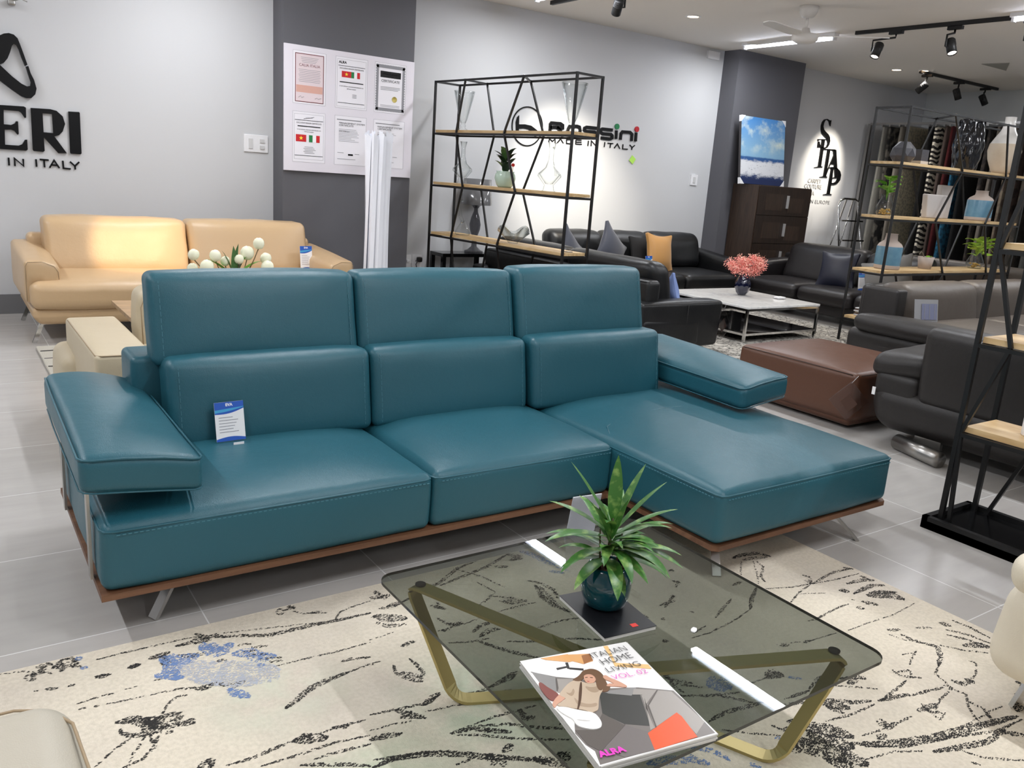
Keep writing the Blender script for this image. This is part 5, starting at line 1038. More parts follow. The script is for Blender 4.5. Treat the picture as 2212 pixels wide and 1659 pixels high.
# ---------------------------------------------------------------- foreground rug
def rug_mat():
    m = mat('rug_pile', (212, 202, 184), 0.95); nt = m.node_tree; N = nt.nodes; L = nt.links; p = N['Principled BSDF']
    tc = N.new('ShaderNodeTexCoord')
    def noise_(s, d=4): t = N.new('ShaderNodeTexNoise'); t.inputs['Scale'].default_value = s; t.inputs['Detail'].default_value = d; L.new(tc.outputs['Object'], t.inputs['Vector']); return t
    def mixc(fac, a, bcol):
        x = N.new('ShaderNodeMix'); x.data_type = 'RGBA'; L.new(fac, x.inputs[0])
        if a is None: x.inputs[6].default_value = lin((224, 214, 196))
        else: L.new(a, x.inputs[6])
        x.inputs[7].default_value = lin(bcol); return x.outputs[2]
    def rng(o, a, c, d=0.0, e=1.0): r = N.new('ShaderNodeMapRange'); r.inputs[1].default_value = a; r.inputs[2].default_value = c; r.inputs[3].default_value = d; r.inputs[4].default_value = e; L.new(o, r.inputs[0]); return r.outputs[0]
    col = mixc(rng(noise_(1.8).outputs['Fac'], 0.45, 0.7, 0, 0.7), None, (196, 186, 176))
    t2 = noise_(2.3); col = mixc(rng(t2.outputs['Fac'], 0.55, 0.75, 0, 0.7), col, (178, 170, 152))
    col = mixc(rng(noise_(90, 2).outputs['Fac'], 0.35, 0.7, 0, 0.28), col, (168, 158, 140))
    for (cx, cy, r, cc) in ((1.10, 1.55, 0.30, (176, 194, 168)), (0.72, 1.42, 0.20, (170, 190, 160)), (0.62, 1.85, 0.22, (206, 210, 190)), (1.5, 1.4, 0.3, (186, 192, 172)), (2.6, 0.4, 0.2, (178, 194, 168))):
        d = N.new('ShaderNodeVectorMath'); d.operation = 'DISTANCE'; d.inputs[1].default_value = (cx, cy, 0.012); L.new(tc.outputs['Object'], d.inputs[0])
        f = rng(d.outputs['Value'], r, r*0.3, 0, 0.6)
        ml = N.new('ShaderNodeMath'); ml.operation = 'MULTIPLY'; L.new(f, ml.inputs[0]); L.new(rng(noise_(9).outputs['Fac'], 0.35, 0.6), ml.inputs[1])
        col = mixc(ml.outputs[0], col, cc)
    L.new(col, p.inputs['Base Color'])
    bn = noise_(260, 2); bp = N.new('ShaderNodeBump'); bp.inputs['Strength'].default_value = 0.5; bp.inputs['Distance'].default_value = 0.004
    L.new(bn.outputs['Fac'], bp.inputs['Height']); L.new(bp.outputs['Normal'], p.inputs['Normal'])
    return m
RGM = rug_mat(); RK = mat('rug_charcoal', (44, 42, 40), 0.95); RB = mat('rug_blue', (112, 138, 184), 0.95); RL = mat('rug_pale_blue', (182, 186, 196), 0.95)
random.seed(11)
b = B()
b.bx((-1.3, -0.9, 0.0015), (2.745, 2.262, 0.012), RGM)
def tufts(b, c, wdt, dens, P):
    m = {'k': RK, 'b': RB, 'l': RL}[c]; mi = b.mi(m)
    for i in range(len(P)-1):
        a = Vector((*P[i], 0)); e = Vector((*P[i+1], 0)); L = (e-a).length
        if L < 1e-5: continue
        d = (e-a)/L; nrm = Vector((-d.y, d.x, 0))
        n = int(dens*(L*max(wdt, 0.005))/(0.0055*0.0042)*2.3)+2
        for q in range(n):
            s = random.uniform(-0.1*wdt, L+0.1*wdt); u_ = (i+min(1, max(0, s/L)))/(len(P)-1); g = random.uniform(-0.5, 0.5)*wdt*(0.30+0.75*math.sin(PI*min(1, max(0, u_)))**0.6)
            ph = 0.75+0.5*math.sin(s*110+i*2+a.x*40)+0.4*math.sin(s*47+a.y*30)
            if c == 'k' and random.random() > 0.55+0.5*ph: continue
            ctr = a+d*s+nrm*g
            if not (-1.29 < ctr.x < 2.742 and -0.89 < ctr.y < 2.258): continue
            lx = random.uniform(0.0018, 0.0042); ly = random.uniform(0.0010, 0.0018)
            z = 0.0123+random.uniform(0, 0.0006)
            b.add([(ctr.x-lx, ctr.y-ly*0.6, z), (ctr.x+lx*0.2, ctr.y-ly, z), (ctr.x+lx, ctr.y+ly*0.4, z), (ctr.x-lx*0.3, ctr.y+ly, z)], [(0, 1, 2, 3)], m)
for c, wd, dn, P in RUG: tufts(b, c, wd, dn, P)
# pattern that runs on under the viewer and to the left of the frame
for k in range(26):
    x = random.uniform(-1.2, 2.6); y = random.uniform(-0.8, 0.45) if x > -0.1 else random.uniform(-0.8, 2.1)
    if y > 0.45 and x > -0.1: continue
    a = random.uniform(0, PI); L = random.uniform(0.1, 0.4)
    tufts(b, 'k', random.choice((0.006, 0.01, 0.025)), 0.8, [(x, y), (x+L*0.5*math.cos(a), y+L*0.5*math.sin(a)+0.03), (x+L*math.cos(a), y+L*math.sin(a))])
one(b, 'floral_rug', 'cream rug with charcoal and blue flower drawing under the glass table', 'rug', (0, 0, 0))

# ---------------------------------------------------------------- glass coffee table
gt = thing('glass_coffee_table', 'smoked glass coffee table with folded satin brass bands on the rug', 'coffee table', (1.32, 1.34, 0.012))
def rrect(x0, y0, x1, y1, r, n=6):
    P = []
    for cx, cy, a in ((x1-r, y1-r, 0), (x0+r, y1-r, PI/2), (x0+r, y0+r, PI), (x1-r, y0+r, 1.5*PI)): P += arc2(cx, cy, r, a, a+PI/2, n)
    return P
b = B(); b.prism(rrect(0.872, 0.892, 1.772, 1.79, 0.045), lambda x, y: Vector((x, y, 0.316)), lambda x, y: Vector((x, y, 0.308)), SMOKE, (), SMOKE_EDGE)
b.build('glass_top', gt)
def flatbar(b, pts, w, th, m):
    """band through points; width lies in the plane perpendicular to the path, kept horizontal"""
    P = [Vector(p) for p in pts]; Q = [P[0]]
    for i in range(1, len(P)-1):
        d1 = (P[i-1]-P[i]).normalized(); d2 = (P[i+1]-P[i]).normalized()
        for k in range(7):
            t = k/6; Q.append((P[i]+d1*0.04)*(1-t)**2+P[i]*2*t*(1-t)+(P[i]+d2*0.04)*t*t)
    Q.append(P[-1]); vs = []; fs = []
    for i, p in enumerate(Q):
        t = (Q[min(i+1, len(Q)-1)]-Q[max(i-1, 0)]).normalized()
        hd = Vector((t.x, t.y, 0))
        hor = Vector((0, 0, 1)).cross(hd).normalized() if hd.length > 0.05 else prev
        prev = hor; nn = t.cross(hor).normalized()
        for (u, v) in ((-1, -1), (1, -1), (1, 1), (-1, 1)): vs.append(p+hor*u*w/2+nn*v*th/2)
    for i in range(len(Q)-1):
        for q in range(4): fs.append((i*4+q, i*4+(q+1) % 4, i*4+4+(q+1) % 4, i*4+4+q))
    fs.append((3, 2, 1, 0)); k = (len(Q)-1)*4; fs.append((k, k+1, k+2, k+3))
    return b.add(vs, fs, m, False)
zt, zb = 0.300, 0.016
b = B(); flatbar(b, [(1.385, 1.452, zb), (1.02, 1.598, zb), (0.95, 1.745, zt), (1.205, 1.12, zt)], 0.042, 0.008, BRASS); b.build('base_band', gt)
b = B(); flatbar(b, [(1.37, 1.475, zb), (1.583, 1.02, zb), (1.712, 0.968, zt), (1.13, 1.19, zt)], 0.042, 0.008, BRASS); b.build('base_band', gt)
b = B(); flatbar(b, [(1.19, 1.15, zb), (1.13, 1.10, zb), (0.935, 0.965, zt), (1.19, 1.14, zt)], 0.042, 0.008, BRASS); b.build('base_band', gt)
b = B()
for x, y in ((0.965, 1.715), (1.69, 0.985), (0.95, 0.985)): b.lathe([(0, 0.3078), (0.014, 0.3078), (0.014, 0.304)], BLKG, (x, y, 0), 14)
b.build('glass_pad', gt)

# magazine
mg = thing('magazine', 'glossy magazine with a woman on a grey sofa on its cover, on the glass table', 'magazine', (1.09, 1.08, 0.3165))
MP = {'cover': mat('mag_white', (240, 238, 236), 0.2), 'grey1': mat('mag_grey1', (122, 116, 112), 0.25), 'grey1b': mat('mag_grey1b', (118, 112, 110), 0.25), 'grey2': mat('mag_grey2', (142, 140, 138), 0.25), 'grey3': mat('mag_grey3', (160, 154, 148), 0.25),
      'grey4': mat('mag_grey4', (98, 92, 88), 0.25), 'dark': mat('mag_dark', (70, 70, 68), 0.25), 'orange': mat('mag_orange', (222, 90, 48), 0.3), 'tan': mat('mag_tan', (222, 168, 112), 0.25), 'tan2': mat('mag_tan2', (238, 198, 138), 0.25),
      'brown': mat('mag_brown', (158, 108, 72), 0.25), 'ink': mat('mag_ink', (60, 58, 58), 0.3), 'patt': mat('mag_patt', (128, 72, 66), 0.3), 'skin': mat('mag_skin', (206, 158, 134), 0.3), 'beige': mat('mag_beige', (192, 172, 150), 0.3), 'hair': mat('mag_hair', (112, 84, 64), 0.3), 'white2': mat('mag_white2', (238, 236, 232), 0.25), 'red': mat('mag_red', (190, 90, 84), 0.3), 'beige2': mat('mag_beige2', (168, 146, 124), 0.3), 'hair2': mat('mag_hair2', (84, 60, 46), 0.3), 'shade2': mat('mag_shade', (190, 186, 182), 0.3), 'pink': mat('mag_pink', (226, 70, 190), 0.3)}
cv = MAG[0][1]
b = B(); 
for k in range(4):
    z0 = 0.3167+k*0.0040; e = 0.002*(k % 2)
    b.prism([(p[0]+e, p[1]-e) for p in cv], lambda x, y: Vector((x, y, z0+0.0034)), lambda x, y: Vector((x, y, z0)), mat('page_edge', (214, 212, 208), 0.6))
b.build('pages', mg)
b = B(); z = 0.3327
for k, (nm, P) in enumerate(MAG):
    zz = z+0.00007*k
    b.prism(P, lambda x, y: Vector((x, y, zz)), lambda x, y: Vector((x, y, z-0.0002)), MP[nm])
zt2 = z+0.00007*len(MAG)
def magtext(b, body, A, m, sx=1.0, bold=0.0):
    p0 = Vector((*A[0], 0)); p1 = Vector((*A[1], 0)); up = Vector((*A[2], 0))
    d = p1-p0; u = d.normalized(); h = (up-p0)-u*((up-p0).dot(u)); v = Vector((-u.y, u.x, 0))
    cu = bpy.data.curves.new('t', 'FONT'); cu.body = body; cu.size = 1; cu.resolution_u = 3; cu.offset = bold; cu.extrude = 0.0
    o = bpy.data.objects.new('t', cu); me = bpy.data.meshes.new_from_object(o)
    x1 = max(w_.co.x for w_ in me.vertices); y1 = max(w_.co.y for w_ in me.vertices)
    hh = h.length
    b.add([p0+u*(w_.co.x/x1*d.length)+v*(w_.co.y/y1*hh)+Vector((0, 0, zt2+0.0003)) for w_ in me.vertices], [tuple(f.vertices) for f in me.polygons], m)
    bpy.data.objects.remove(o); bpy.data.curves.remove(cu); bpy.data.meshes.remove(me)
magtext(b, 'ITALIAN', T_ITAL, MP['ink'], 1, -0.012); magtext(b, 'HOME', T_HOME, MP['ink'], 1, -0.012); magtext(b, 'LIVING', T_LIV, MP['ink'], 1, -0.012); magtext(b, 'VOL. 02', T_VOL, MP['pink'], 1, -0.015); magtext(b, 'ALRA', T_ALRA, MP['pink'], bold=0.05)
b.build('cover', mg)

# black book under the plant
bk = thing('book', 'black softcover book with a small red mark under the teal plant pot', 'book', (1.29, 1.36, 0.3165))
BP = [(1.232, 1.470), (1.205, 1.262), (1.352, 1.246), (1.378, 1.452)]
b = B(); b.prism([(x*1.0, y) for x, y in BP], lambda x, y: Vector((x, y, 0.3255)), lambda x, y: Vector((x, y, 0.3170)), mat('page_edge', (214, 212, 208), 0.6)); b.build('pages', bk)
b = B(); ctr = (1.29, 1.36)
b.prism([(ctr[0]+(x-ctr[0])*1.02, ctr[1]+(y-ctr[1])*1.012) for x, y in BP], lambda x, y: Vector((x, y, 0.3272+(0.002 if y < 1.3 else 0)*0)), lambda x, y: Vector((x, y, 0.3258)), mat('book_black', (24, 24, 28), 0.35))
R = Matrix.Rotation(-0.12, 3, 'Z'); b.box((1.305, 1.272, 0.3275), (0.017, 0.014, 0.0006), mat('red_mark', (226, 50, 40), 0.4), R); b.build('cover', bk)

# potted palm
pp = thing('potted_palm', 'small palm plant with striped leaves in a glossy teal glass pot', 'plant', (1.306, 1.385, 0.3275))
PG = mat('teal_glaze', (8, 66, 76), 0.06, coat=0.6)
px, py, pz = 1.306, 1.385, 0.3282
prof = [(0.0, 0), (0.040, 0), (0.052, 0.008), (0.062, 0.035), (0.065, 0.062), (0.060, 0.088), (0.050, 0.104), (0.046, 0.110), (0.043, 0.108), (0.050, 0.095), (0.055, 0.07), (0.045, 0.06)]
def lobed(x, y, z):
    a = math.atan2(y, x); k = 1+0.03*math.cos(4*a)*min(1, z/0.05); return (x*k, y*k, z)
b = B(); b.lathe(prof, PG, (px, py, pz), 48, lobed); pot = b.build('pot', pp)
b = B(); random.seed(3)
for i in range(26):
    a = random.uniform(0, 2*PI); r = random.uniform(0, 0.036); s = random.uniform(0.006, 0.011)
    b.soft((px+r*math.cos(a), py+r*math.sin(a), pz+0.088+random.uniform(0, 0.012)), (s*2, s*2, s*1.6), s*0.7, mat('clay_pebble', (96, 60, 44), 0.9), n=2, k=2)
b.build('pebbles', pp)
b = B()
for (dx, dy, h) in ((0.0, 0.0, 0.13), (-0.015, 0.01, 0.10), (0.015, -0.008, 0.09), (0.01, 0.015, 0.11)): b.tube([(px+dx, py+dy, pz+0.08), (px+dx*1.6, py+dy*1.6, pz+0.10+h)], 0.0028, mat('stem_brown', (74, 66, 40), 0.7), 6, r2=0.002)
b.build('stem', pp)
# leaf directions given in the frame's right/up sense: ux right, uy up, t depth
RV = Vector((0.8253, -0.5604, 0)).normalized(); FV = Vector((0.5588, 0.7926, 0)).normalized(); UV = Vector((0, 0, 1))
LE = [(-0.62, 0.95, 0.1, 0.19, 0.020, 0.25, 0.15), (-0.85, 0.55, 0.0, 0.17, 0.022, 0.5, 0.13), (0.0, 1.0, 0.1, 0.17, 0.024, 0.15, 0.16), (0.35, 0.9, 0.2, 0.18, 0.018, 0.35, 0.14), (0.62, 0.8, 0.1, 0.18, 0.015, 0.4, 0.13), (0.8, 0.6, 0.0, 0.17, 0.016, 0.6, 0.12),
      (-0.9, 0.35, -0.1, 0.16, 0.018, 0.9, 0.10), (-0.9, 0.25, -0.3, 0.17, 0.024, 0.9, 0.12), (0.95, 0.3, -0.2, 0.17, 0.022, 0.9, 0.08), (0.95, 0.05, -0.3, 0.18, 0.026, 0.8, 0.10), (0.8, 0.2, -0.6, 0.17, 0.026, 1.4, 0.09), (0.85, -0.1, 0.0, 0.16, 0.022, 1.0, 0.06),
      (-0.75, 0.1, -0.5, 0.15, 0.022, 1.3, 0.08), (-0.6, -0.05, -0.6, 0.13, 0.024, 1.4, 0.05), (0.1, 0.1, -1.0, 0.14, 0.026, 2.0, 0.05), (0.35, 0.25, -0.9, 0.13, 0.022, 2.2, 0.08), (-0.2, 0.4, -0.9, 0.12, 0.020, 1.6, 0.09), (0.5, 0.5, -0.6, 0.14, 0.018, 1.2, 0.09),
      (0.2, 0.7, 0.7, 0.16, 0.02, 0.8, 0.10), (-0.4, 0.6, 0.7, 0.16, 0.02, 0.9, 0.10), (0.6, 0.4, 0.7, 0.15, 0.02, 1.0, 0.08), (-0.7, 0.2, 0.6, 0.15, 0.022, 1.2, 0.07), (0.15, 0.95, -0.3, 0.14, 0.014, 0.5, 0.10), (-0.3, 0.8, -0.4, 0.15, 0.016, 0.8, 0.11), (0.9, 0.5, 0.3, 0.17, 0.018, 1.0, 0.10), (0.3, -0.1, -0.8, 0.10, 0.02, 1.2, 0.03), (-0.45, 0.05, 0.0, 0.12, 0.02, 1.6, 0.04)]
LE += [(random.uniform(-1, 1), random.uniform(0.0, 0.9), random.uniform(-0.8, 0.8), random.uniform(0.10, 0.16), random.uniform(0.014, 0.022), random.uniform(0.6, 1.6), random.uniform(0.04, 0.13)) for _ in range(20)]
def stripe_leaf():
    m = mat('palm_leaf', (64, 104, 52), 0.35); nt = m.node_tree; N = nt.nodes; L = nt.links; p = N['Principled BSDF']
    tc = N.new('ShaderNodeTexCoord'); t = N.new('ShaderNodeTexNoise'); t.inputs['Scale'].default_value = 40; t.inputs['Detail'].default_value = 3
    r = N.new('ShaderNodeValToRGB'); r.color_ramp.elements[0].position = 0.5; r.color_ramp.elements[0].color = lin((62, 112, 46)); r.color_ramp.elements[1].position = 0.72; r.color_ramp.elements[1].color = lin((140, 172, 92))
    L.new(tc.outputs['Object'], t.inputs['Vector']); L.new(t.outputs['Fac'], r.inputs[0]); L.new(r.outputs[0], p.inputs['Base Color']); return m
PL_ = stripe_leaf()
for (ux, uy, t, L_, W_, dr, h0) in LE:
    d = (RV*ux+UV*uy+FV*t).normalized()
    p0 = Vector((px, py, pz+0.09+h0*0.75))+d*0.012
    B().leaf(p0, d, L_*0.98, W_*1.45, PL_, dr*0.9, 9, 0.10, 0.8).build('leaf', pp)

# white acrylic sign stand at the back of the glass table (seen from behind)
cs = thing('sign_stand', 'blank white sign in a clear acrylic stand behind the palm', 'sign stand', (1.53, 1.72, 0.3165), -0.12)
b = B(); R = Matrix.Rotation(0.16, 3, 'X')
b.box((0, 0.035, 0.066), (0.10, 0.003, 0.13), mat('sign_back', (206, 208, 214), 0.4), R); b.build('sign', cs, world=False)
b = B(); b.box((0, 0.0, 0.0025), (0.106, 0.075, 0.003), ACR); b.box((0, 0.031, 0.064), (0.106, 0.002, 0.128), ACR, R); b.box((0, -0.036, 0.006), (0.106, 0.002, 0.012), ACR); b.build('acrylic_holder', cs, world=False)
b = B(); b.soft((1.433, 1.198, 0.3185), (0.022, 0.014, 0.004), 0.0019, PAPER, n=4, R=Matrix.Rotation(0.5, 3, 'Z'), fn=lambda x, y, z: (x, y*(1-(x/0.013)**2*0.6), z))
one(b, 'petal', 'single white petal lying on the glass table', 'petal', (1.433, 1.198, 0.3165))
# ---------------------------------------------------------------- tan two seat sofa
ts = thing('tan_sofa', 'pale tan leather sofa with warm light on its back, against the left wall', 'sofa', (1.65, 6.9, 0))
x0, x1 = 0.50, 2.82
def boat(x, y, z):
    k = max(0, -z/0.06)
    return (x*(1-0.035*k), y*(1-0.05*k), z)
b = B(); b.soft((1.66, 6.90, 0.185), (x1-x0, 0.98, 0.12), 0.03, TAN, fn=boat, n=8); b.build('base', ts)
b = B(); b.soft((1.075, 6.79, 0.335), (1.17, 0.88, 0.18), 0.055, TAN, (0, 0.01, 0.03), n=8, wr=0.006, pw=4); b.build('seat', ts)
b = B(); b.soft((2.235, 6.79, 0.335), (1.14, 0.88, 0.18), 0.055, TAN, (0, 0.01, 0.03), n=8, wr=0.006, seed=3, pw=4); b.build('seat', ts)
def armfn(s):
    def fn(x, y, z):
        v = (y+0.5)/1.0; k = 1 if z > 0 else 0
        return (x*(1.0+0.10*v), y+(-0.02 if z > 0 else 0), z+k*(0.055*v-0.03*max(0, s*x/0.095)))
    return fn
for s, xc in ((1, 0.575), (-1, 2.735)):
    b = B(); b.soft((xc, 6.93, 0.42), (0.21, 0.96, 0.29), 0.028, TAN, (0.01, 0.006, 0.008), fn=armfn(s), n=8, wr=0.002, seed=s, pw=4); a = b.build('armrest', ts)
    f = armfn(s); lp = [f(p[0], -0.482, p[1]) for p in [(-s*0.10, -0.13), (-s*0.10, 0.11), (-s*0.085, 0.137), (0.0, 0.140), (s*0.07, 0.132), (s*0.096, 0.10), (s*0.10, -0.06)]]
    seam('piping', a, [[(p[0]+xc, p[1]+6.93, p[2]+0.42) for p in lp]], SEAMB, 0.0022)
for (a, c, sd) in ((0.655, 1.665, 1), (1.675, 2.665, 5)):
    b = B(); b.soft(((a+c)/2, 7.13, 0.605), (c-a, 0.26, 0.42), 0.05, TAN, (0, 0.035, 0.012), fn=lean(0.32), n=8, wr=0.008, seed=sd, pw=4); b.build('back_cushion', ts)
b = B(); b.soft((1.66, 7.30, 0.43), (2.2, 0.16, 0.50), 0.04, TAN, n=6); b.build('back_frame', ts)
for x, y in ((0.60, 6.46), (0.60, 7.32), (2.72, 6.46), (2.72, 7.32)):
    dx = -1 if x < 1 else 1
    b = B(); b.bar((x+dx*0.05, y, 0.13), (x+dx*0.10, y-0.01, 0.0), 0.010, CHROME, 0.028); b.bar((x, y, 0.135), (x+dx*0.055, y, 0.128), 0.028, CHROME, 0.008); b.build('leg', ts)
price_card(2.59, 6.83, 0.435, 'blue and white price card on the right end of the tan sofa seat', 0.1, 0.11, 0.20, -0.12, True)
# shaggy white rug, low wood table and tulips in front of it
WR = mat('white_shag', (226, 220, 206), 0.95, bump=(160, 1.0, 0.02)); b = B()
b.soft((1.75, 5.45, 0.012), (2.52, 1.6, 0.022), 0.01, WR, n=12, wr=0.004)
for k in range(7): b.tube([(0.5+0.01*(i % 2), 4.75+0.22*k+0.006*math.sin(i*2.1+k), 0.0235) if i == 0 else (0.5+i*0.2, 4.75+0.22*k+0.02*math.sin(i*1.3+k), 0.0245) for i in range(13)], 0.0045, mat('shag_line', (92, 88, 84), 0.95), 5)
one(b, 'shag_rug', 'white shaggy rug with thin dark lines in front of the tan sofa', 'rug', (1.75, 5.45, 0))
lt = thing('wood_coffee_table', 'low coffee table with a pointed wood top between the two beige seats', 'coffee table', (1.55, 5.55, 0))
WT = woodm('beech_top', (176, 148, 116), (150, 124, 96), 0.4, (2, 14, 14))
b = B(); b.prism([(0.93, 6.02), (0.93, 5.25), (2.15, 5.1), (2.15, 5.9)], lambda x, y: Vector((x, y, 0.355)), lambda x, y: Vector((x, y, 0.330)), WT); b.build('tabletop', lt)
for x, y in ((1.1, 5.35), (1.1, 5.85), (2.0, 5.3), (2.0, 5.8)): b = B(); b.bar((x, y, 0.33), (x, y, 0.027), 0.03, BLK); b.build('leg', lt)
tv = thing('tulip_vase', 'bunch of white tulips with green leaves in a vase, seen over the teal headrest', 'flowers', (1.56, 5.42, 0.3555))
b = B(); b.lathe([(0, 0.001), (0.05, 0.001), (0.06, 0.03), (0.045, 0.12), (0.05, 0.17), (0.055, 0.175), (0.046, 0.165), (0.04, 0.12)], GLS, (1.56, 5.42, 0.356)); b.build('vase', tv)
TUL = mat('tulip_petal', (240, 240, 214), 0.5); STM = mat('tulip_stem', (110, 92, 58), 0.6)
# heads given on the vertical plane through the vase: x offset, z
from math import sin, cos
def cam_pt(px_, py_, yw):
    r = [CR[i][0]*(px_-1106)+CR[i][1]*(py_-829.5)+CR[i][2]*1790 for i in range(3)]; k = yw/r[1]; return Vector((r[0]*k, yw, 1.35+r[2]*k))
TH = [(1.325, 5.45, 0.725, 0.034), (1.452, 5.42, 0.722, 0.036), (1.392, 5.40, 0.655, 0.042), (1.52, 5.45, 0.685, 0.030), (1.60, 5.42, 0.70, 0.030), (1.665, 5.46, 0.735, 0.044), (1.735, 5.44, 0.800, 0.036), (1.79, 5.47, 0.700, 0.036), (1.77, 5.38, 0.655, 0.040), (1.33, 5.5, 0.63, 0.034)]
random.seed(2)
for (x, y, z, r) in TH:
    g = Vector((1.56+(x-1.56)*0.3, 5.42, 0.53))
    b = B(); b.tube([(1.56+(x-1.56)*0.08, 5.42, 0.42), g, Vector((x, y, z-r))*0.75+g*0.25, (x, y, z-r*0.7)], 0.0035, STM, 6); st = b.build('stem', tv)
    b = B()
    tl_ = Matrix.Rotation(random.uniform(-0.35, 0.35), 3, 'Y') @ Matrix.Rotation(random.uniform(-0.3, 0.3), 3, 'X')
    for lay, (k, o3) in enumerate(((1.0, 0.0), (0.9, 1.05))):
        def pet(X, Y, Z, k=k, o3=o3):
            a_ = math.atan2(Y, X); w_ = abs(math.cos(1.5*(a_+o3))); u_ = max(0, Z/(r*1.5))
            f_ = k*(1+0.14*w_*u_); return (X*f_, Y*f_, Z+r*0.42*(w_-0.5)*u_*u_*(1.2-0.3*lay))
        b.lathe([(0.0, -r*0.95), (r*0.5, -r*0.88), (r*0.88, -r*0.45), (r*1.0, 0), (r*0.93, r*0.45), (r*0.66, r*0.85), (r*0.30, r*1.02), (r*0.05, r*1.0)], TUL, (x, y, z), 24, pet, axis=tl_)
    b.build('tulip_head', st)
for (dx, dz, L_) in ((-0.7, 0.8, 0.24), (0.1, 1.0, 0.26), (0.0, 1.0, 0.24), (0.6, 0.6, 0.24), (0.8, 0.35, 0.26), (-0.5, 0.6, 0.22), (0.35, 0.9, 0.2), (-0.25, 0.9, 0.22), (-0.9, 0.5, 0.26), (1.0, 0.45, 0.24), (0.5, 0.3, 0.22), (-0.6, 0.3, 0.2), (0.2, 0.5, 0.2)):
    B().leaf((1.57+0.03*dx, 5.42, 0.585), (dx, 0.05, dz), L_*0.85, 0.045, GREEN2 if abs(dx) > 0.3 else GREEN, 0.9, 7, 0.2, 0.7).build('leaf', tv)

# beige armchair directly behind the teal sofa
ac = thing('beige_armchair', 'beige leather armchair with a square arm just behind the left end of the teal sofa', 'armchair', (0.95, 4.2, 0))
b = B(); b.soft((0.62, 4.20, 0.295), (0.235, 0.92, 0.41), 0.020, BEIGE, (0.006, 0.008, 0.006), n=8, pw=4); a = b.build('armrest', ac)
seam('piping', a, [[(0.725, 3.742, 0.494), (0.53, 3.742, 0.496), (0.508, 3.76, 0.496), (0.506, 4.6, 0.496)]], SEAMB, 0.0025)
b = B(); b.soft((0.55, 4.52, 0.22), (0.21, 0.42, 0.30), 0.05, BEIGE, (0.02, 0.01, 0.01), n=6); b.build('seat_side', ac)
b = B(); b.soft((1.10, 4.14, 0.30), (0.72, 0.80, 0.22), 0.06, BEIGE, (0, 0.01, 0.03), n=7); b.build('seat', ac)
b = B(); b.soft((1.02, 3.98, 0.43), (0.40, 0.24, 0.17), 0.05, BEIGE, (0, 0.02, 0.02), n=6); b.build('lumbar_cushion', ac)
b = B(); b.soft((1.14, 4.42, 0.50), (0.68, 0.22, 0.36), 0.05, BEIGE, (0.02, 0.03, 0.02), fn=lean(0.12), n=7, wr=0.012, pw=4); a = b.build('back_cushion', ac)
seam('piping', a, [[(0.80, 4.30, 0.36), (0.795, 4.305, 0.60), (0.82, 4.32, 0.655), (0.88, 4.325, 0.675), (1.2, 4.325, 0.68)]], SEAMB, 0.0028)
b = B(); b.soft((1.10, 4.20, 0.14), (1.1, 0.9, 0.12), 0.02, BEIGE); b.build('base', ac)
for x, y in ((0.6, 3.85), (0.6, 4.55), (1.55, 3.85), (1.55, 4.55)): B().bar((x, y, 0.09), (x, y, 0.0), 0.04, BLK).build('foot', ac)

# white twisted floor lamp
fl = thing('floor_lamp', 'tall white column floor lamp of folded sheets in front of the grey pier', 'lamp', (3.07, 6.5, 0))
LW = mat('lamp_white', (236, 238, 246), 0.4); LW2 = mat('lamp_white_fold', (214, 218, 230), 0.4)
n = 9
for k in range(n):
    a0 = -3.3+k*2*PI/n; b = B(); vs = []; fs = []
    for i in range(15):
        v = i/14; z = 0.03+1.60*v
        tw = a0+0.25*v
        for s_, rr in ((-1, 0.084+0.006*v), (0, 0.118-0.016*math.sin(PI*v)), (1, 0.104-0.010*v)): vs.append((3.07+rr*cos(tw+s_*0.36), 6.5+rr*sin(tw+s_*0.36), z-(0.03*(s_+1) if i == 14 else 0)))
    for i in range(14):
        for q_ in range(2): fs.append((i*3+q_, i*3+q_+1, i*3+q_+4, i*3+q_+3))
    b.add(vs, fs, LW); b.build('shade_strip', fl)
b = B(); b.lathe([(0.0, 0.03), (0.078, 0.03), (0.076, 0.8), (0.078, 1.56), (0.0, 1.565)], LW2, (3.07, 6.5, 0)); b.build('inner_shade', fl)
b = B(); b.lathe([(0.0, 0.03), (0.12, 0.03), (0.13, 0.0), (0, 0)], WPL, (3.07, 6.5, 0)); b.build('base', fl)

# side table with grey table lamp
st_ = thing('side_table', 'black cube side table under the grey table lamp', 'side table', (4.48, 7.49, 0))
B().bx((4.22, 7.36, 0.50), (4.80, 7.63, 0.535), BLKG).build('tabletop', st_)
for x in (4.22, 4.76):
    for y in (7.36, 7.59): B().bx((x, y, 0), (x+0.04, y+0.04, 0.50), BLKG).build('leg', st_)
tp = thing('table_lamp', 'table lamp with a translucent grey shade behind the first shelf unit', 'lamp', (4.66, 7.485, 0.536))
SMK = mat('lamp_smoke', (98, 98, 100), 0.12, spec=0.8); SMK2 = glass('lamp_smoke_clear', (0.42, 0.42, 0.44))
c = (4.66, 7.485, 0)
b = B(); b.lathe([(0, 0.536), (0.10, 0.537), (0.10, 0.555), (0.07, 0.565), (0.03, 0.60), (0.025, 0.66)], SMK2, c); b.build('base', tp)
b = B(); b.lathe([(0.025, 0.66), (0.022, 0.69), (0.035, 0.72), (0.055, 0.78), (0.06, 0.83), (0.045, 0.90), (0.022, 0.96), (0.02, 0.99), (0.045, 1.02), (0.09, 1.035)], SMK2, c, 24, lambda x, y, z: (x*(1+0.06*cos(12*math.atan2(y, x))), y*(1+0.06*cos(12*math.atan2(y, x))), z)); b.build('body', tp)
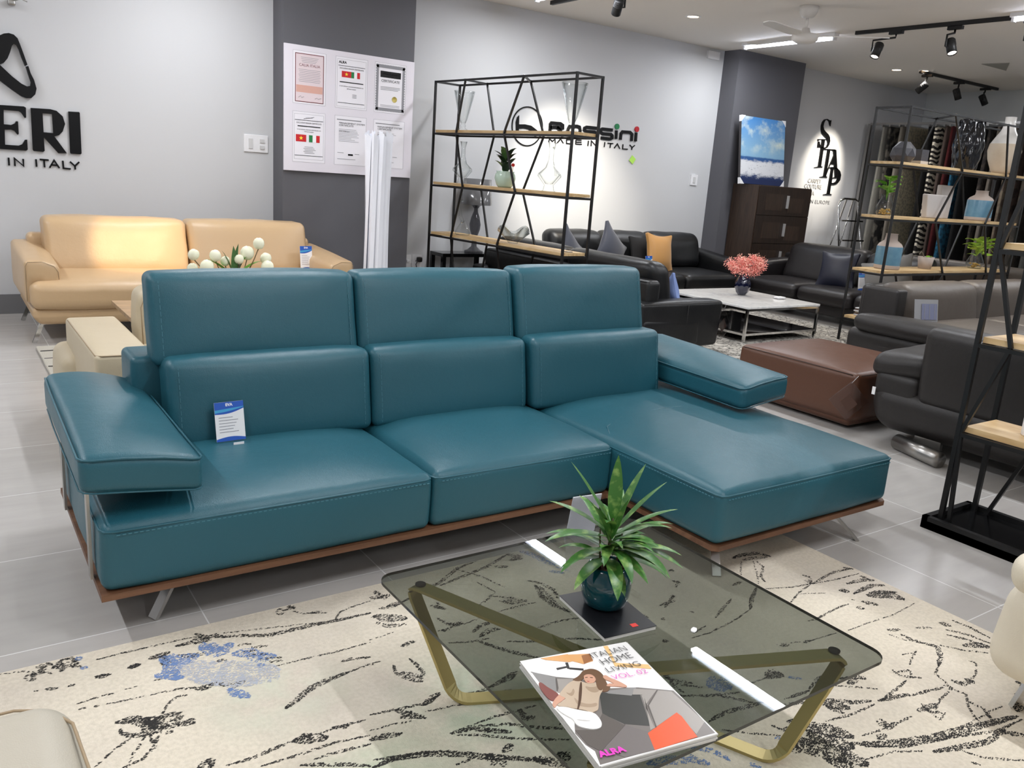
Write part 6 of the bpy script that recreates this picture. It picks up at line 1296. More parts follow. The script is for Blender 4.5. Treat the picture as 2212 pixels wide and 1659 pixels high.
b = B(); b.lathe([(0.162, 1.03), (0.145, 1.29), (0.142, 1.29), (0.158, 1.03)], SMK, c, 40); b.lathe([(0.0, 1.275), (0.144, 1.275)], SMK, c, 40); b.build('shade', tp)
b = B(); b.tube([(4.66, 7.485, 1.0), (4.66, 7.485, 1.27)], 0.006, STEEL); b.build('lamp_holder', tp)

# ---------------------------------------------------------------- cushions
def cushion(name, label, x, y, z, w, h, th, m, R, seed=0, group=None):
    b = B()
    def fn(X, Y, Z):
        u = X/(w/2); v = Z/(h/2); e = max(abs(u), abs(v)); k = max(0.06, (1-u*u)*(1-v*v))**0.45
        s = 1+0.10*(abs(u*v))**3
        return (X*(1-0.07*(1-v*v)*u*u)*s, Y*k, Z*(1-0.07*(1-u*u)*v*v)*s)
    b.soft((0, 0, 0), (w, th, h), 0.02, m, fn=fn, n=9, k=2, wr=0.006, seed=seed)
    for i in range(len(b.V)): b.V[i] = R @ Vector(b.V[i])
    o = b.build(name); o.location = (x, y, z); return tag(o, label, 'cushion', group)
NAVY = mat('navy_velvet', (34, 40, 58), 0.6, sheen=0.3); NAVY2 = mat('navy_satin', (16, 20, 40), 0.45); GOLDC = mat('gold_satin', (196, 144, 78), 0.38, sheen=0.3)
BLKC = mat('black_cloth', (16, 16, 18), 0.8); GRYV = mat('grey_velvet', (112, 110, 106), 0.6, sheen=0.3)
def E3(rx, ry, rz): return Matrix.Rotation(rz, 3, 'Z') @ Matrix.Rotation(rx, 3, 'X') @ Matrix.Rotation(ry, 3, 'Y')

# ---------------------------------------------------------------- black sofa against the back wall (B)
sb = thing('black_sofa', 'black leather sofa against the white wall under the rounded letters', 'sofa', (6.5, 7.0, 0))
b = B(); b.soft((6.55, 7.02, 0.165), (2.75, 0.98, 0.15), 0.03, BLACK, n=8); b.build('base', sb)
for (a, c, sd) in ((5.42, 6.17, 1), (6.17, 6.86, 2), (6.86, 7.70, 3)):
    b = B(); b.soft(((a+c)/2, 6.86, 0.315), (c-a-0.004, 0.74, 0.19), 0.06, BLACK, (0, 0.01, 0.02), n=8, wr=0.004, seed=sd, pw=4); b.build('seat', sb)
    b = B(); b.soft(((a+c)/2, 7.24, 0.615), (c-a-0.004, 0.24, 0.40), 0.09, BLACK, (0, 0.035, 0.01), fn=lean(0.22), n=8, wr=0.007, seed=sd+4, pw=4); b.build('back_cushion', sb)
for xc, s in ((5.33, -1), (7.80, 1)):
    b = B(); b.soft((xc, 6.98, 0.36), (0.22, 0.94, 0.36), 0.05, BLACK, (0.01, 0.01, 0.01), fn=lambda x, y, z: (x, y, z+(0.12*(y+0.47) if z > 0 else 0)), n=7); b.build('armrest', sb)
b = B(); b.soft((6.55, 7.44, 0.43), (2.5, 0.14, 0.46), 0.04, BLACK); b.build('back_frame', sb)
for x in (5.4, 7.7):
    for y in (6.62, 7.4): B().bar((x, y, 0.1), (x, y, 0), 0.05, BLK).build('foot', sb)
cushion('throw_cushion', 'navy blue velvet cushion standing on a corner on the black sofa by the wall', 6.06, 6.90, 0.63, 0.44, 0.44, 0.15, NAVY, E3(-0.25, 0.72, 0.35), 1, 'cushions on the far sofas')
cushion('throw_cushion', 'golden orange satin cushion on the black sofa by the wall', 6.76, 6.88, 0.615, 0.42, 0.40, 0.15, GOLDC, E3(-0.22, 0.08, 0.15), 2, 'cushions on the far sofas')
cushion('throw_cushion', 'black cushion half hidden behind the golden orange cushion', 6.60, 6.99, 0.60, 0.38, 0.36, 0.10, BLKC, E3(-0.22, 0.0, 0.1), 3, 'cushions on the far sofas')
cushion('throw_cushion', 'dark cushion at the left end of the black sofa, behind the first shelf unit', 5.52, 6.93, 0.61, 0.40, 0.40, 0.12, NAVY, E3(-0.25, 0.70, 0.5), 4, 'cushions on the far sofas')
price_card(6.48, 6.72, 0.415, 'blue and white price card left of the golden orange cushion', 0.15, 0.12, 0.17, -0.15, False)

# ---------------------------------------------------------------- black sofa with its back to the first shelf unit (A)
sa = thing('black_sofa', 'black leather sofa with its back to the first shelf unit', 'sofa', (5.0, 5.9, 0))
b = B(); b.soft((4.86, 5.98, 0.20), (0.66, 2.56, 0.24), 0.04, BLACK, n=8); b.build('base', sa)
b = B(); b.soft((4.68, 5.98, 0.40), (0.14, 2.44, 0.44), 0.04, BLACK, n=8); a = b.build('back_frame', sa)
seam('piping', a, [[(4.612, 4.80, 0.605), (4.612, 7.15, 0.605)]], SEAMD, 0.004)
for (a0, a1, sd) in ((4.86, 6.0, 1), (6.01, 7.16, 2)):
    b = B(); b.soft((4.86, (a0+a1)/2, 0.54), (0.24, a1-a0, 0.42), 0.09, BLACK, (0.03, 0.01, 0.01), fn=lambda x, y, z: (x-0.28*z, y, z), n=8, wr=0.006, seed=sd, pw=4); b.build('back_cushion', sa)
    xe = 5.42 if a0 < 5 else 5.19
    b = B(); b.soft(((4.86+xe)/2, (a0+a1)/2, 0.315), (xe-4.86, a1-a0, 0.18), 0.06, BLACK, (0.01, 0, 0.02), n=7, pw=4); b.build('seat', sa)
for yc in (4.81, 7.17):
    xe = 5.44 if yc < 5 else 5.19
    b = B(); b.soft(((4.52+xe)/2, yc, 0.26), (xe-4.52, 0.20, 0.38), 0.035, BLACK, (0.01, 0.01, 0.012), n=8, fn=lambda x, y, z: (x*(1.0+0.03*(z/0.19)), y, z)); a = b.build('armrest', sa)
    if yc < 5:
        seam('piping', a, [[(4.54, 4.715, 0.436), (5.40, 4.715, 0.436), (5.44, 4.73, 0.436), (5.447, 4.76, 0.436), (5.447, 4.9, 0.436)], [(5.02, 4.702, 0.10), (5.02, 4.702, 0.43)]], SEAMD, 0.003)
B().soft((4.86, 5.98, 0.055), (0.62, 2.5, 0.07), 0.02, BLK).build('foot_rail', sa)
cushion('throw_cushion', 'pale blue cushion peeking out behind the near arm of the black sofa', 5.13, 5.03, 0.475, 0.26, 0.26, 0.10, mat('pale_blue_cloth', (120, 140, 190), 0.7), E3(-0.1, 0.5, 1.2), 5)

def clear_tag(name, label, top, x, y, z, s, rz, gap=0.03):
    t = thing(name, label, 'tag', (x, y, z), 0, 'clear plastic tags')
    R = Matrix.Rotation(rz, 3, 'Z') @ Matrix.Rotation(PI/4, 3, 'Y')
    b = B(); b.box((x, y, z), (s, 0.003, s), glass('tag_plastic', (0.90, 0.89, 0.90), 0.02), R)
    for k in (-1, 1):
        b.box(Vector((x, y, z))+R @ Vector((k*s/2, 0, 0)), (0.004, 0.005, s), ACR, R); b.box(Vector((x, y, z))+R @ Vector((0, 0, k*s/2)), (s, 0.005, 0.004), ACR, R)
    b.build('plastic_sleeve', t)
    b = B(); b.box(Vector((x, y, z))+R @ Vector((s*0.05, -0.003, -s*0.05)), (s*0.50, 0.001, s*0.40), mat('tag_paper', (92, 66, 56), 0.5), R); b.build('insert', t)
    b = B(); b.tube([top, Vector((x, y, z))+R @ Vector((-s*0.46, 0, s*0.46))], 0.0012, WPL, 5); b.build('string', t)
    return t
clear_tag('price_tag', 'clear plastic tag hanging on the black sofa arm beside the marble table', (5.46, 4.69, 0.44), 5.475, 4.72, 0.25, 0.20, 1.2)

# ---------------------------------------------------------------- dark sofa facing left (C)
sc_ = thing('dark_sofa', 'dark brown leather sofa facing the marble table with a navy cushion', 'sofa', (8.6, 5.6, 0))
b = B(); b.soft((8.60, 5.88, 0.155), (0.98, 2.06, 0.16), 0.03, DARKB, n=8); b.build('base', sc_)
for (a0, a1, sd) in ((5.93, 6.72, 1), (5.20, 5.92, 2), (4.86, 5.19, 3)):
    b = B(); b.soft((8.40, (a0+a1)/2, 0.29), (0.78, a1-a0-0.004, 0.16), 0.06, DARKB, (0.01, 0, 0.025), n=8, wr=0.004, seed=sd, pw=4); b.build('seat', sc_)
for (a0, a1, sd) in ((5.60, 6.66, 4), (4.86, 5.59, 5)):
    b = B(); b.soft((8.84, (a0+a1)/2, 0.56), (0.26, a1-a0-0.004, 0.46), 0.09, DARKB, (0.035, 0.01, 0.01), fn=lambda x, y, z: (x+0.30*z, y, z), n=8, wr=0.006, seed=sd, pw=4); b.build('back_cushion', sc_)
for yc in (6.80,):
    b = B(); b.soft((8.58, yc, 0.34), (0.96, 0.20, 0.46), 0.05, DARKB, (0.01, 0.01, 0.01), fn=lambda x, y, z: (x, y, z+(0.08*(x-0.2) if z > 0 else 0)), n=7); b.build('armrest', sc_)
b = B(); b.soft((9.02, 5.87, 0.40), (0.14, 2.0, 0.50), 0.04, DARKB); b.build('back_frame', sc_)
for x in (8.2, 9.0):
    for y in (4.95, 6.75): B().bar((x, y, 0.09), (x, y, 0), 0.05, BLK).build('foot', sc_)
cushion('throw_cushion', 'dark navy satin cushion on the dark brown sofa', 8.42, 5.70, 0.565, 0.40, 0.39, 0.14, NAVY2, E3(-0.30, -0.05, -PI/2+0.25), 6, 'cushions on the far sofas')
cushion('throw_cushion', 'grey cushion on the dark brown sofa, seen through the second shelf unit', 8.40, 5.06, 0.55, 0.50, 0.44, 0.16, GRYV, E3(-0.35, -0.35, -PI/2+0.2), 7, 'cushions on the far sofas')
price_card(8.30, 5.27, 0.39, 'blue and white price card right of the dark navy satin cushion', -0.6, 0.11, 0.20, -0.25, False)
gs = thing('grey_sofa', 'grey leather sofa back behind the second shelf unit', 'sofa', (10.1, 5.4, 0))
b = B(); b.soft((10.25, 4.9, 0.30), (0.9, 2.0, 0.52), 0.06, CHARL, n=6); b.build('body', gs)
b = B(); b.soft((9.90, 4.9, 0.56), (0.22, 1.8, 0.36), 0.07, GREYL, (0.02, 0.01, 0.01), n=6, fn=lambda x, y, z: (x-0.2*z, y, z)); b.build('back_cushion', gs)

# ---------------------------------------------------------------- marble table with patterned rug
def marble():
    m = mat('white_marble', (226, 226, 226), 0.15); nt = m.node_tree; N = nt.nodes; L = nt.links; p = N['Principled BSDF']
    tc = N.new('ShaderNodeTexCoord'); t = N.new('ShaderNodeTexNoise'); t.inputs['Scale'].default_value = 3.5; t.inputs['Detail'].default_value = 9; t.inputs['Distortion'].default_value = 1.6
    r = N.new('ShaderNodeValToRGB'); r.color_ramp.elements[0].position = 0.46; r.color_ramp.elements[0].color = lin((232, 232, 231)); r.color_ramp.elements[1].position = 0.505; r.color_ramp.elements[1].color = lin((216, 217, 218)); e = r.color_ramp.elements.new(0.55); e.color = lin((230, 230, 229))
    L.new(tc.outputs['Object'], t.inputs['Vector']); L.new(t.outputs['Fac'], r.inputs[0]); L.new(r.outputs[0], p.inputs['Base Color']); return m
mt = thing('marble_coffee_table', 'square white marble coffee table on chrome legs between the dark sofas', 'coffee table', (6.55, 5.45, 0))
X0, X1, Y0, Y1 = 6.02, 7.08, 4.92, 6.00
B().bx((X0, Y0, 0.322), (X1, Y1, 0.343), marble()).build('tabletop', mt, bevel=0.003)
for x in (X0+0.012, X1-0.012):
    for y in (Y0+0.012, Y1-0.012): B().bar((x, y, 0.322), (x, y, 0.012), 0.022, CHROME).build('leg', mt)
b = B()
for z in (0.311, 0.085):
    for (a, c) in (((X0, Y0), (X1, Y0)), ((X1, Y0), (X1, Y1)), ((X1, Y1), (X0, Y1)), ((X0, Y1), (X0, Y0))):
        a2 = (a[0]+(0.012 if a[0] == X0 else -0.012), a[1]+(0.012 if a[1] == Y0 else -0.012), z); c2 = (c[0]+(0.012 if c[0] == X0 else -0.012), c[1]+(0.012 if c[1] == Y0 else -0.012), z)
        b.bar(a2, c2, 0.020, CHROME)
b.build('frame_rail', mt)
B().bx((X0+0.02, Y0+0.02, 0.087), (X1-0.02, Y1-0.02, 0.097), glass('black_glass', (0.03, 0.03, 0.03))).build('lower_shelf', mt)
def prug():
    m = mat('ornament_rug', (150, 146, 138), 0.95); nt = m.node_tree; N = nt.nodes; L = nt.links; p = N['Principled BSDF']
    tc = N.new('ShaderNodeTexCoord'); t = N.new('ShaderNodeTexNoise'); t.inputs['Scale'].default_value = 7; t.inputs['Detail'].default_value = 6; t.inputs['Distortion'].default_value = 2.2
    r = N.new('ShaderNodeValToRGB'); r.color_ramp.interpolation = 'EASE'; r.color_ramp.elements[0].position = 0.42; r.color_ramp.elements[0].color = lin((184, 180, 172)); r.color_ramp.elements[1].position = 0.50; r.color_ramp.elements[1].color = lin((64, 62, 60)); e = r.color_ramp.elements.new(0.57); e.color = lin((170, 166, 158))
    L.new(tc.outputs['Object'], t.inputs['Vector']); L.new(t.outputs['Fac'], r.inputs[0]); L.new(r.outputs[0], p.inputs['Base Color']); return m
one(B().bx((5.30, 4.0, 0.001), (7.9, 6.5, 0.011), prug()), 'ornament_rug', 'grey and black patterned rug under the white marble table', 'rug', (6.6, 5.3, 0))
fv = thing('flower_vase', 'dark blue ribbed vase with bushy pink flowers on the marble table', 'flowers', (6.66, 5.55, 0.3435))
VB = mat('cobalt_glaze', (14, 18, 44), 0.08, coat=0.6)
def rib(k, n=10): return lambda x, y, z: (x*(1+k*cos(n*math.atan2(y, x)+z*30)), y*(1+k*cos(n*math.atan2(y, x)+z*30)), z)
c = (6.66, 5.55, 0.344)
b = B(); b.lathe([(0, 0), (0.035, 0), (0.06, 0.03), (0.077, 0.085), (0.075, 0.13), (0.055, 0.18), (0.036, 0.215), (0.042, 0.232), (0.036, 0.232), (0.03, 0.21)], VB, c, 60, rib(0.05, 9)); b.build('vase', fv)
PK = mat('pink_petal', (246, 160, 150), 0.8); PK2 = mat('pale_pink_petal', (250, 196, 176), 0.8)
random.seed(8); bs = [B() for _ in range(9)]
cen = [(-0.13, 0.30, 0.06), (-0.06, 0.34, -0.03), (0.0, 0.30, 0.05), (0.07, 0.36, 0.0), (0.14, 0.30, -0.02), (0.0, 0.25, -0.05), (-0.09, 0.26, -0.02), (0.10, 0.25, 0.04), (0.15, 0.34, 0.03)]
for k, (u, h, t) in enumerate(cen):
    cc = Vector(c)+RV*u+FV*t+UV*h
    bs[k].tube([Vector(c)+UV*0.2, Vector(c)+UV*0.24+RV*u*0.4, cc], 0.002, mat('twig', (90, 60, 50), 0.7), 5)
    for q_ in range(330):
        d = Vector((random.gauss(0, 1), random.gauss(0, 1), random.gauss(0, 1))).normalized()*random.uniform(0.02, 0.078)
        p = cc+Vector((d.x, d.y, d.z*0.9)); e = Vector((random.gauss(0, 1), random.gauss(0, 1), random.gauss(0, 1))).normalized(); f = e.cross(d).normalized(); s = random.uniform(0.008, 0.014)
        bs[k].add([p, p+e*s+f*s*0.4, p+e*s*1.9, p+e*s-f*s*0.4], [(0, 1, 2, 3)], PK2 if d.z > 0.045 or random.random() < 0.2 else PK)
    bs[k].build('blossom_sprig', fv)
t = thing('card_box', 'small stack of white business cards on the marble table', 'card holder', (6.89, 5.26, 0.3435))
B().bx((6.83, 5.22, 0.344), (6.95, 5.30, 0.352), ACR).build('tray', t); B().bx((6.84, 5.228, 0.3525), (6.94, 5.292, 0.366), PAPER).build('card_stack', t)

# ---------------------------------------------------------------- brown ottoman
ot = thing('ottoman', 'square chestnut brown leather ottoman behind the chaise of the teal sofa', 'ottoman', (4.85, 3.2, 0))
b = B(); b.soft((4.86, 3.195, 0.205), (0.86, 0.90, 0.30), 0.035, BROWNL, (0.012, 0.012, 0.02), n=9, wr=0.003, pw=4); o = b.build('cushion_body', ot)
seam('piping', o, [[(4.427, 2.78, 0.343), (4.423, 3.0, 0.346), (4.421, 3.2, 0.347), (4.423, 3.4, 0.346), (4.43, 3.61, 0.343)], [(4.46, 2.742, 0.343), (4.7, 2.738, 0.346), (4.9, 2.736, 0.347), (5.25, 2.742, 0.343)]], SEAMD, 0.0022)
b = B(); b.soft((4.86, 3.195, 0.07), (0.86, 0.90, 0.10), 0.03, BROWNL, fn=lambda x, y, z: (x*(1-0.05*(0.05-z)/0.1), y*(1-0.05*(0.05-z)/0.1), z)); b.build('base', ot)
for x in (4.55, 5.15):
    for y in (2.9, 3.5): B().bar((x, y, 0.03), (x, y, 0), 0.05, BLK).build('foot', ot)
clear_tag('price_tag', 'clear plastic tag on a string at the front corner of the brown ottoman', (4.432, 2.745, 0.345), 4.375, 2.745, 0.20, 0.165, -0.62)

# ---------------------------------------------------------------- charcoal sofa on the right (D)
sd_ = thing('charcoal_sofa', 'charcoal leather sofa seen from behind at the right, on a steel roller foot', 'sofa', (4.9, 1.6, 0))
def hull(x, y, z):
    k = max(0, (0.12-z)/0.28); return (x-0.0+0.02*k, y*(1-0.06*k*k), z)
b = B(); b.soft((4.88, 1.55, 0.21), (1.0, 2.20, 0.26), 0.10, CHARL, fn=hull, n=9, k=5); b.build('body', sd_)
b = B(); b.soft((4.47, 1.30, 0.50), (0.20, 2.14, 0.44), 0.06, CHARL, (0.012, 0.004, 0.004), fn=lambda x, y, z: (x-0.06*z, y, z), n=9, wr=0.003, pw=4); o = b.build('backrest', sd_)
b = B(); b.soft((4.88, 2.50, 0.345), (0.96, 0.27, 0.16), 0.05, CHARL, n=6, fn=lambda x, y, z: (x, y, z)); b.build('arm_body', sd_)
b = B(); b.soft((4.80, 2.50, 0.475), (0.80, 0.33, 0.14), 0.06, CHARL, (0.01, 0.01, 0.02), fn=lambda x, y, z: (x, y+0.06*(x/0.4) if False else y, z+0.03*x-0.10*(y)), n=7, wr=0.008); o = b.build('arm_cushion', sd_)
b = B(); b.soft((4.97, 1.35, 0.40), (0.78, 2.0, 0.14), 0.05, CHARL, (0, 0, 0.02), n=6); b.build('seat', sd_)
b = B(); b.tube([(4.40, 2.42, 0.044), (4.30, 2.12, 0.044)], 0.044, STEEL, 24); b.bx((4.44, 2.2, 0.05), (4.47, 2.35, 0.12), STEEL); b.build('roller_foot', sd_)
for y in (0.7,): b = B(); b.tube([(4.42, y+0.2, 0.036), (4.42, y-0.2, 0.036)], 0.036, CHROME, 20); b.build('roller_foot', sd_)
b = B(); b.box((4.372, 2.60, 0.30), (0.003, 0.02, 0.045), PAPER); b.build('care_label', sd_)

# ---------------------------------------------------------------- taupe sofa behind it (E)
se = thing('taupe_sofa', 'taupe leather sofa facing the viewer behind the charcoal sofa', 'sofa', (6.9, 3.4, 0))
b = B(); b.soft((7.1, 3.30, 0.22), (2.6, 0.95, 0.28), 0.08, CHARL, n=8, k=4); b.build('body', se)
for (a, c_, s_) in ((6.14, 7.22, 1), (7.23, 8.40, 2)):
    b = B(); b.soft(((a+c_)/2, 3.62, 0.53), (c_-a-0.004, 0.26, 0.42), 0.08, GREYL, (0.012, 0.03, 0.008), fn=lean(0.18), n=9, wr=0.005, seed=s_, pw=4); b.build('back_cushion', se)
    b = B(); b.soft(((a+c_)/2, 3.20, 0.38), (c_-a-0.004, 0.70, 0.16), 0.06, GREYL, (0, 0.01, 0.02), n=7); b.build('seat', se)
b = B(); b.soft((6.07, 3.66, 0.49), (0.14, 0.30, 0.44), 0.025, CHARL, n=5); b.build('back_corner', se)
b = B(); b.soft((7.2, 3.80, 0.50), (2.3, 0.14, 0.44), 0.05, CHARL, n=6); b.build('back_frame', se)
for xc in (5.90, 8.58):
    b = B(); b.soft((xc, 3.25, 0.26), (0.30, 0.98, 0.30), 0.06, CHARL, n=7); b.build('arm_body', se)
    b = B(); b.soft((xc-0.02, 3.20, 0.455), (0.34, 0.96, 0.13), 0.06, CHARL, (0.01, 0.01, 0.015), fn=lambda x, y, z: (x, y, z-0.04*x), n=8, wr=0.006); o = b.build('arm_cushion', se)
for x in (5.8, 8.2): b = B(); b.tube([(x-0.2, 3.0, 0.036), (x+0.2, 3.0, 0.036)], 0.036, CHROME, 16); b.build('roller_foot', se)
t = thing('info_card', 'grey printed card in a clear holder at the left arm of the taupe sofa', 'price card', (6.16, 3.36, 0.47))
R = Matrix.Rotation(-0.25, 3, 'Z') @ Matrix.Rotation(-0.2, 3, 'X')
b = B(); b.box((6.16, 3.36, 0.575), (0.23, 0.004, 0.17), mat('frost_grey', (150, 150, 152), 0.4), R); b.box((6.18, 3.345, 0.568), (0.15, 0.002, 0.12), mat('card_greyblue', (120, 124, 150), 0.5), R)
for k in range(3): b.box(Vector((6.18, 3.345, 0.568))+R @ Vector((-0.05+0.05*k, -0.003, 0)), (0.004, 0.001, 0.11), mat('frost_grey', (150, 150, 152), 0.4), R)
b.build('card', t)
price_card(6.62, 2.80, 0.475, 'blue and white price card seen between the rods of the near shelf unit', -0.4, 0.10, 0.14, -0.2, False)

# ---------------------------------------------------------------- chest of drawers, painting
ch = thing('chest_of_drawers', 'tall dark walnut chest of drawers in front of the far grey pier', 'chest', (8.93, 7.18, 0))
B().bx((8.42, 6.975, 0.04), (9.46, 7.385, 1.45), DKW2).build('body', ch, bevel=0.003)
B().bx((8.46, 7.0, 0), (9.42, 7.37, 0.04), BLK).build('plinth', ch)
for k in range(4):
    z1 = 1.435-0.35*k; z0 = z1-0.342
    o = B().bx((8.435, 6.958, z0), (9.445, 6.975, z1), DKW).build('drawer', ch)
    b = B()
    for (xa, xb, za, zb) in ((8.56, 8.9, z0+0.06, z1-0.08), (9.0, 9.3, z0+0.04, z1-0.12)): b.bx((xa, 6.956, za), (xb, 6.958, zb), DKW2)
    b.build('veneer_inlay', o)
    b = B(); b.bx((8.965, 6.93, (z0+z1)/2-0.08), (8.983, 6.958, (z0+z1)/2+0.08), mat('satin_nickel', (200, 198, 196), 0.45, 0.6)); b.build('handle', o)
pt = thing('seascape_painting', 'blue abstract seascape canvas with protective corners on the chest of drawers', 'painting', (8.7, 7.2, 1.451))
def sea():
    m = mat('seascape', (90, 140, 190), 0.6); nt = m.node_tree; N = nt.nodes; L = nt.links; p = N['Principled BSDF']
    tc = N.new('ShaderNodeTexCoord'); sp = N.new('ShaderNodeSeparateXYZ'); L.new(tc.outputs['Object'], sp.inputs[0])
    def nz(sc, d, sx, sz, rough=0.6):
        mp = N.new('ShaderNodeMapping'); mp.inputs['Scale'].default_value = (sx, 1, sz); t = N.new('ShaderNodeTexNoise'); t.inputs['Scale'].default_value = sc; t.inputs['Detail'].default_value = d; t.inputs['Roughness'].default_value = rough
        L.new(tc.outputs['Object'], mp.inputs[0]); L.new(mp.outputs[0], t.inputs['Vector']); return t.outputs['Fac']
    def rg(o, a, c, d=0.0, e=1.0): r = N.new('ShaderNodeMapRange'); r.inputs[1].default_value = a; r.inputs[2].default_value = c; r.inputs[3].default_value = d; r.inputs[4].default_value = e; L.new(o, r.inputs[0]); return r.outputs[0]
    def mx(f, a, c):
        x = N.new('ShaderNodeMix'); x.data_type = 'RGBA'; L.new(f, x.inputs[0])
        for k, v in ((6, a), (7, c)):
            if isinstance(v, tuple): x.inputs[k].default_value = lin(v)
            else: L.new(v, x.inputs[k])
        return x.outputs[2]
    def mul(a, c): q_ = N.new('ShaderNodeMath'); q_.operation = 'MULTIPLY'; L.new(a, q_.inputs[0]); L.new(c, q_.inputs[1]); return q_.outputs[0]
    def addz(o, k): q_ = N.new('ShaderNodeMath'); q_.operation = 'MULTIPLY_ADD'; q_.inputs[1].default_value = k; L.new(o, q_.inputs[0]); L.new(sp.outputs['Z'], q_.inputs[2]); return q_.outputs[0]
    sky = mx(rg(sp.outputs['Z'], 0.42, 0.8), (128, 170, 200), (66, 128, 190))
    sky = mx(mul(rg(nz(4, 7, 1.0, 1.3), 0.47, 0.68), rg(sp.outputs['Z'], 0.34, 0.48)), sky, (200, 212, 204))
    seab = mx(rg(addz(nz(7, 8, 1, 4), 0.08), 0.10, 0.33), (16, 34, 78), (40, 84, 140))
    foam = mul(rg(addz(nz(8, 10, 1, 2.4, 0.75), 0.26), 0.22, 0.27), rg(addz(nz(6, 9, 1, 2.0, 0.7), 0.16), 0.385, 0.35))
    seab = mx(foam, seab, (214, 216, 220))
    seab = mx(mul(rg(nz(26, 6, 1, 2, 0.8), 0.58, 0.66), foam), seab, (52, 60, 74))
    col = mx(rg(addz(nz(10, 4, 1, 2), 0.02), 0.335, 0.35), seab, sky)
    L.new(col, p.inputs['Base Color'])
    return m
R = Matrix.Rotation(-0.14, 3, 'X'); pc = Vector((8.69, 7.155, 1.453))
def pbox(b, a, c_, m): b.box(pc+R @ Vector([(a[i]+c_[i])/2 for i in range(3)]), [abs(a[i]-c_[i]) for i in range(3)], m, R)
b = B(); pbox(b, (-0.42, 0.0, 0), (0.42, 0.03, 0.82), mat('canvas_edge', (60, 58, 60), 0.7)); b.build('stretcher', pt)
b = B(); pbox(b, (-0.415, -0.003, 0.003), (0.415, 0.0, 0.817), sea()); b.build('canvas', pt)
for sx, sz in ((-1, 0), (1, 0), (-1, 1), (1, 1)):
    b = B(); X = 0.422*sx; Z = -0.002+0.824*sz; s = 0.075
    P = [(X, Z), (X-s*sx, Z), (X, Z+(s if sz == 0 else -s))]
    b.prism(P, lambda x, z: pc+R @ Vector((x, -0.006, z)), lambda x, z: pc+R @ Vector((x, 0.033, z)), WPL); b.build('corner_guard', pt)

# step ladder
ld = thing('step_ladder', 'chrome tube step ladder leaning by the back wall beyond the dark sofa', 'ladder', (10.75, 7.2, 0))
b = B()
def upar(b, xl, xr, y0_, y1_, zt_, r=0.016):
    b.tube([(xl-0.06, y0_, 0.0), (xl, y1_, zt_-0.12), (xl+0.03, y1_, zt_-0.03), (xl+0.11, y1_, zt_), (xr-0.11, y1_, zt_), (xr-0.03, y1_, zt_-0.03), (xr, y1_, zt_-0.12), (xr+0.06, y0_, 0.0)], r, CHROME, 10)
upar(b, 10.52, 11.0, 6.98, 7.28, 1.36); b.build('front_frame', ld)
b = B(); b.tube([(10.66, 7.56, 0), (10.72, 7.30, 1.35)], 0.012, CHROME); b.tube([(10.94, 7.56, 0), (10.88, 7.30, 1.35)], 0.012, CHROME); b.build('rear_frame', ld)
for z in (0.25, 0.52, 0.79, 1.06):
    f = z/1.36; y = 6.98+0.30*f; B().bx((10.48+0.04*f, y-0.04, z-0.01), (11.04-0.04*f, y+0.05, z+0.01), CHROME).build('tread', ld)

# ---------------------------------------------------------------- hanging carpets
def carpet(name, c1, c2=None, sc=8, kind='noise'):
    if name in MC: return MC[name]
    m = mat(name, c1, 0.95, bump=(120, 0.8, 0.01))
    if c2:
        nt = m.node_tree; N = nt.nodes; L = nt.links; p = N['Principled BSDF']; tc = N.new('ShaderNodeTexCoord')
        if kind == 'zebra':
            t = N.new('ShaderNodeTexWave'); t.wave_type = 'BANDS'; t.bands_direction = 'Z'; t.inputs['Scale'].default_value = sc*0.5; t.inputs['Distortion'].default_value = 7; t.inputs['Detail'].default_value = 2
        else:
            t = N.new('ShaderNodeTexNoise'); t.inputs['Scale'].default_value = sc; t.inputs['Detail'].default_value = 5
        r = N.new('ShaderNodeValToRGB'); r.color_ramp.elements[0].position = 0.46; r.color_ramp.elements[1].position = 0.56
        r.color_ramp.elements[0].color = lin(c1); r.color_ramp.elements[1].color = lin(c2)
        L.new(tc.outputs['Object'], t.inputs['Vector']); L.new(t.outputs[0] if kind != 'zebra' else t.outputs['Fac'], r.inputs[0]); L.new(r.outputs[0], p.inputs['Base Color'])
    return m
rk = thing('carpet_rack', 'steel rack rail in the far right corner that the carpets hang from', 'rack', (11.9, 6.2, 0))
for x in (11.38, 12.4): b = B(); b.bar((x, 7.55, 2.44), (x, 4.3, 2.44), 0.03, STEEL); b.build('rail', rk)
for x in (11.38, 12.4):
    for y in (7.56, 4.28): b = B(); b.bar((x, y, 0), (x, y, 2.44), 0.04, STEEL); b.build('post', rk)
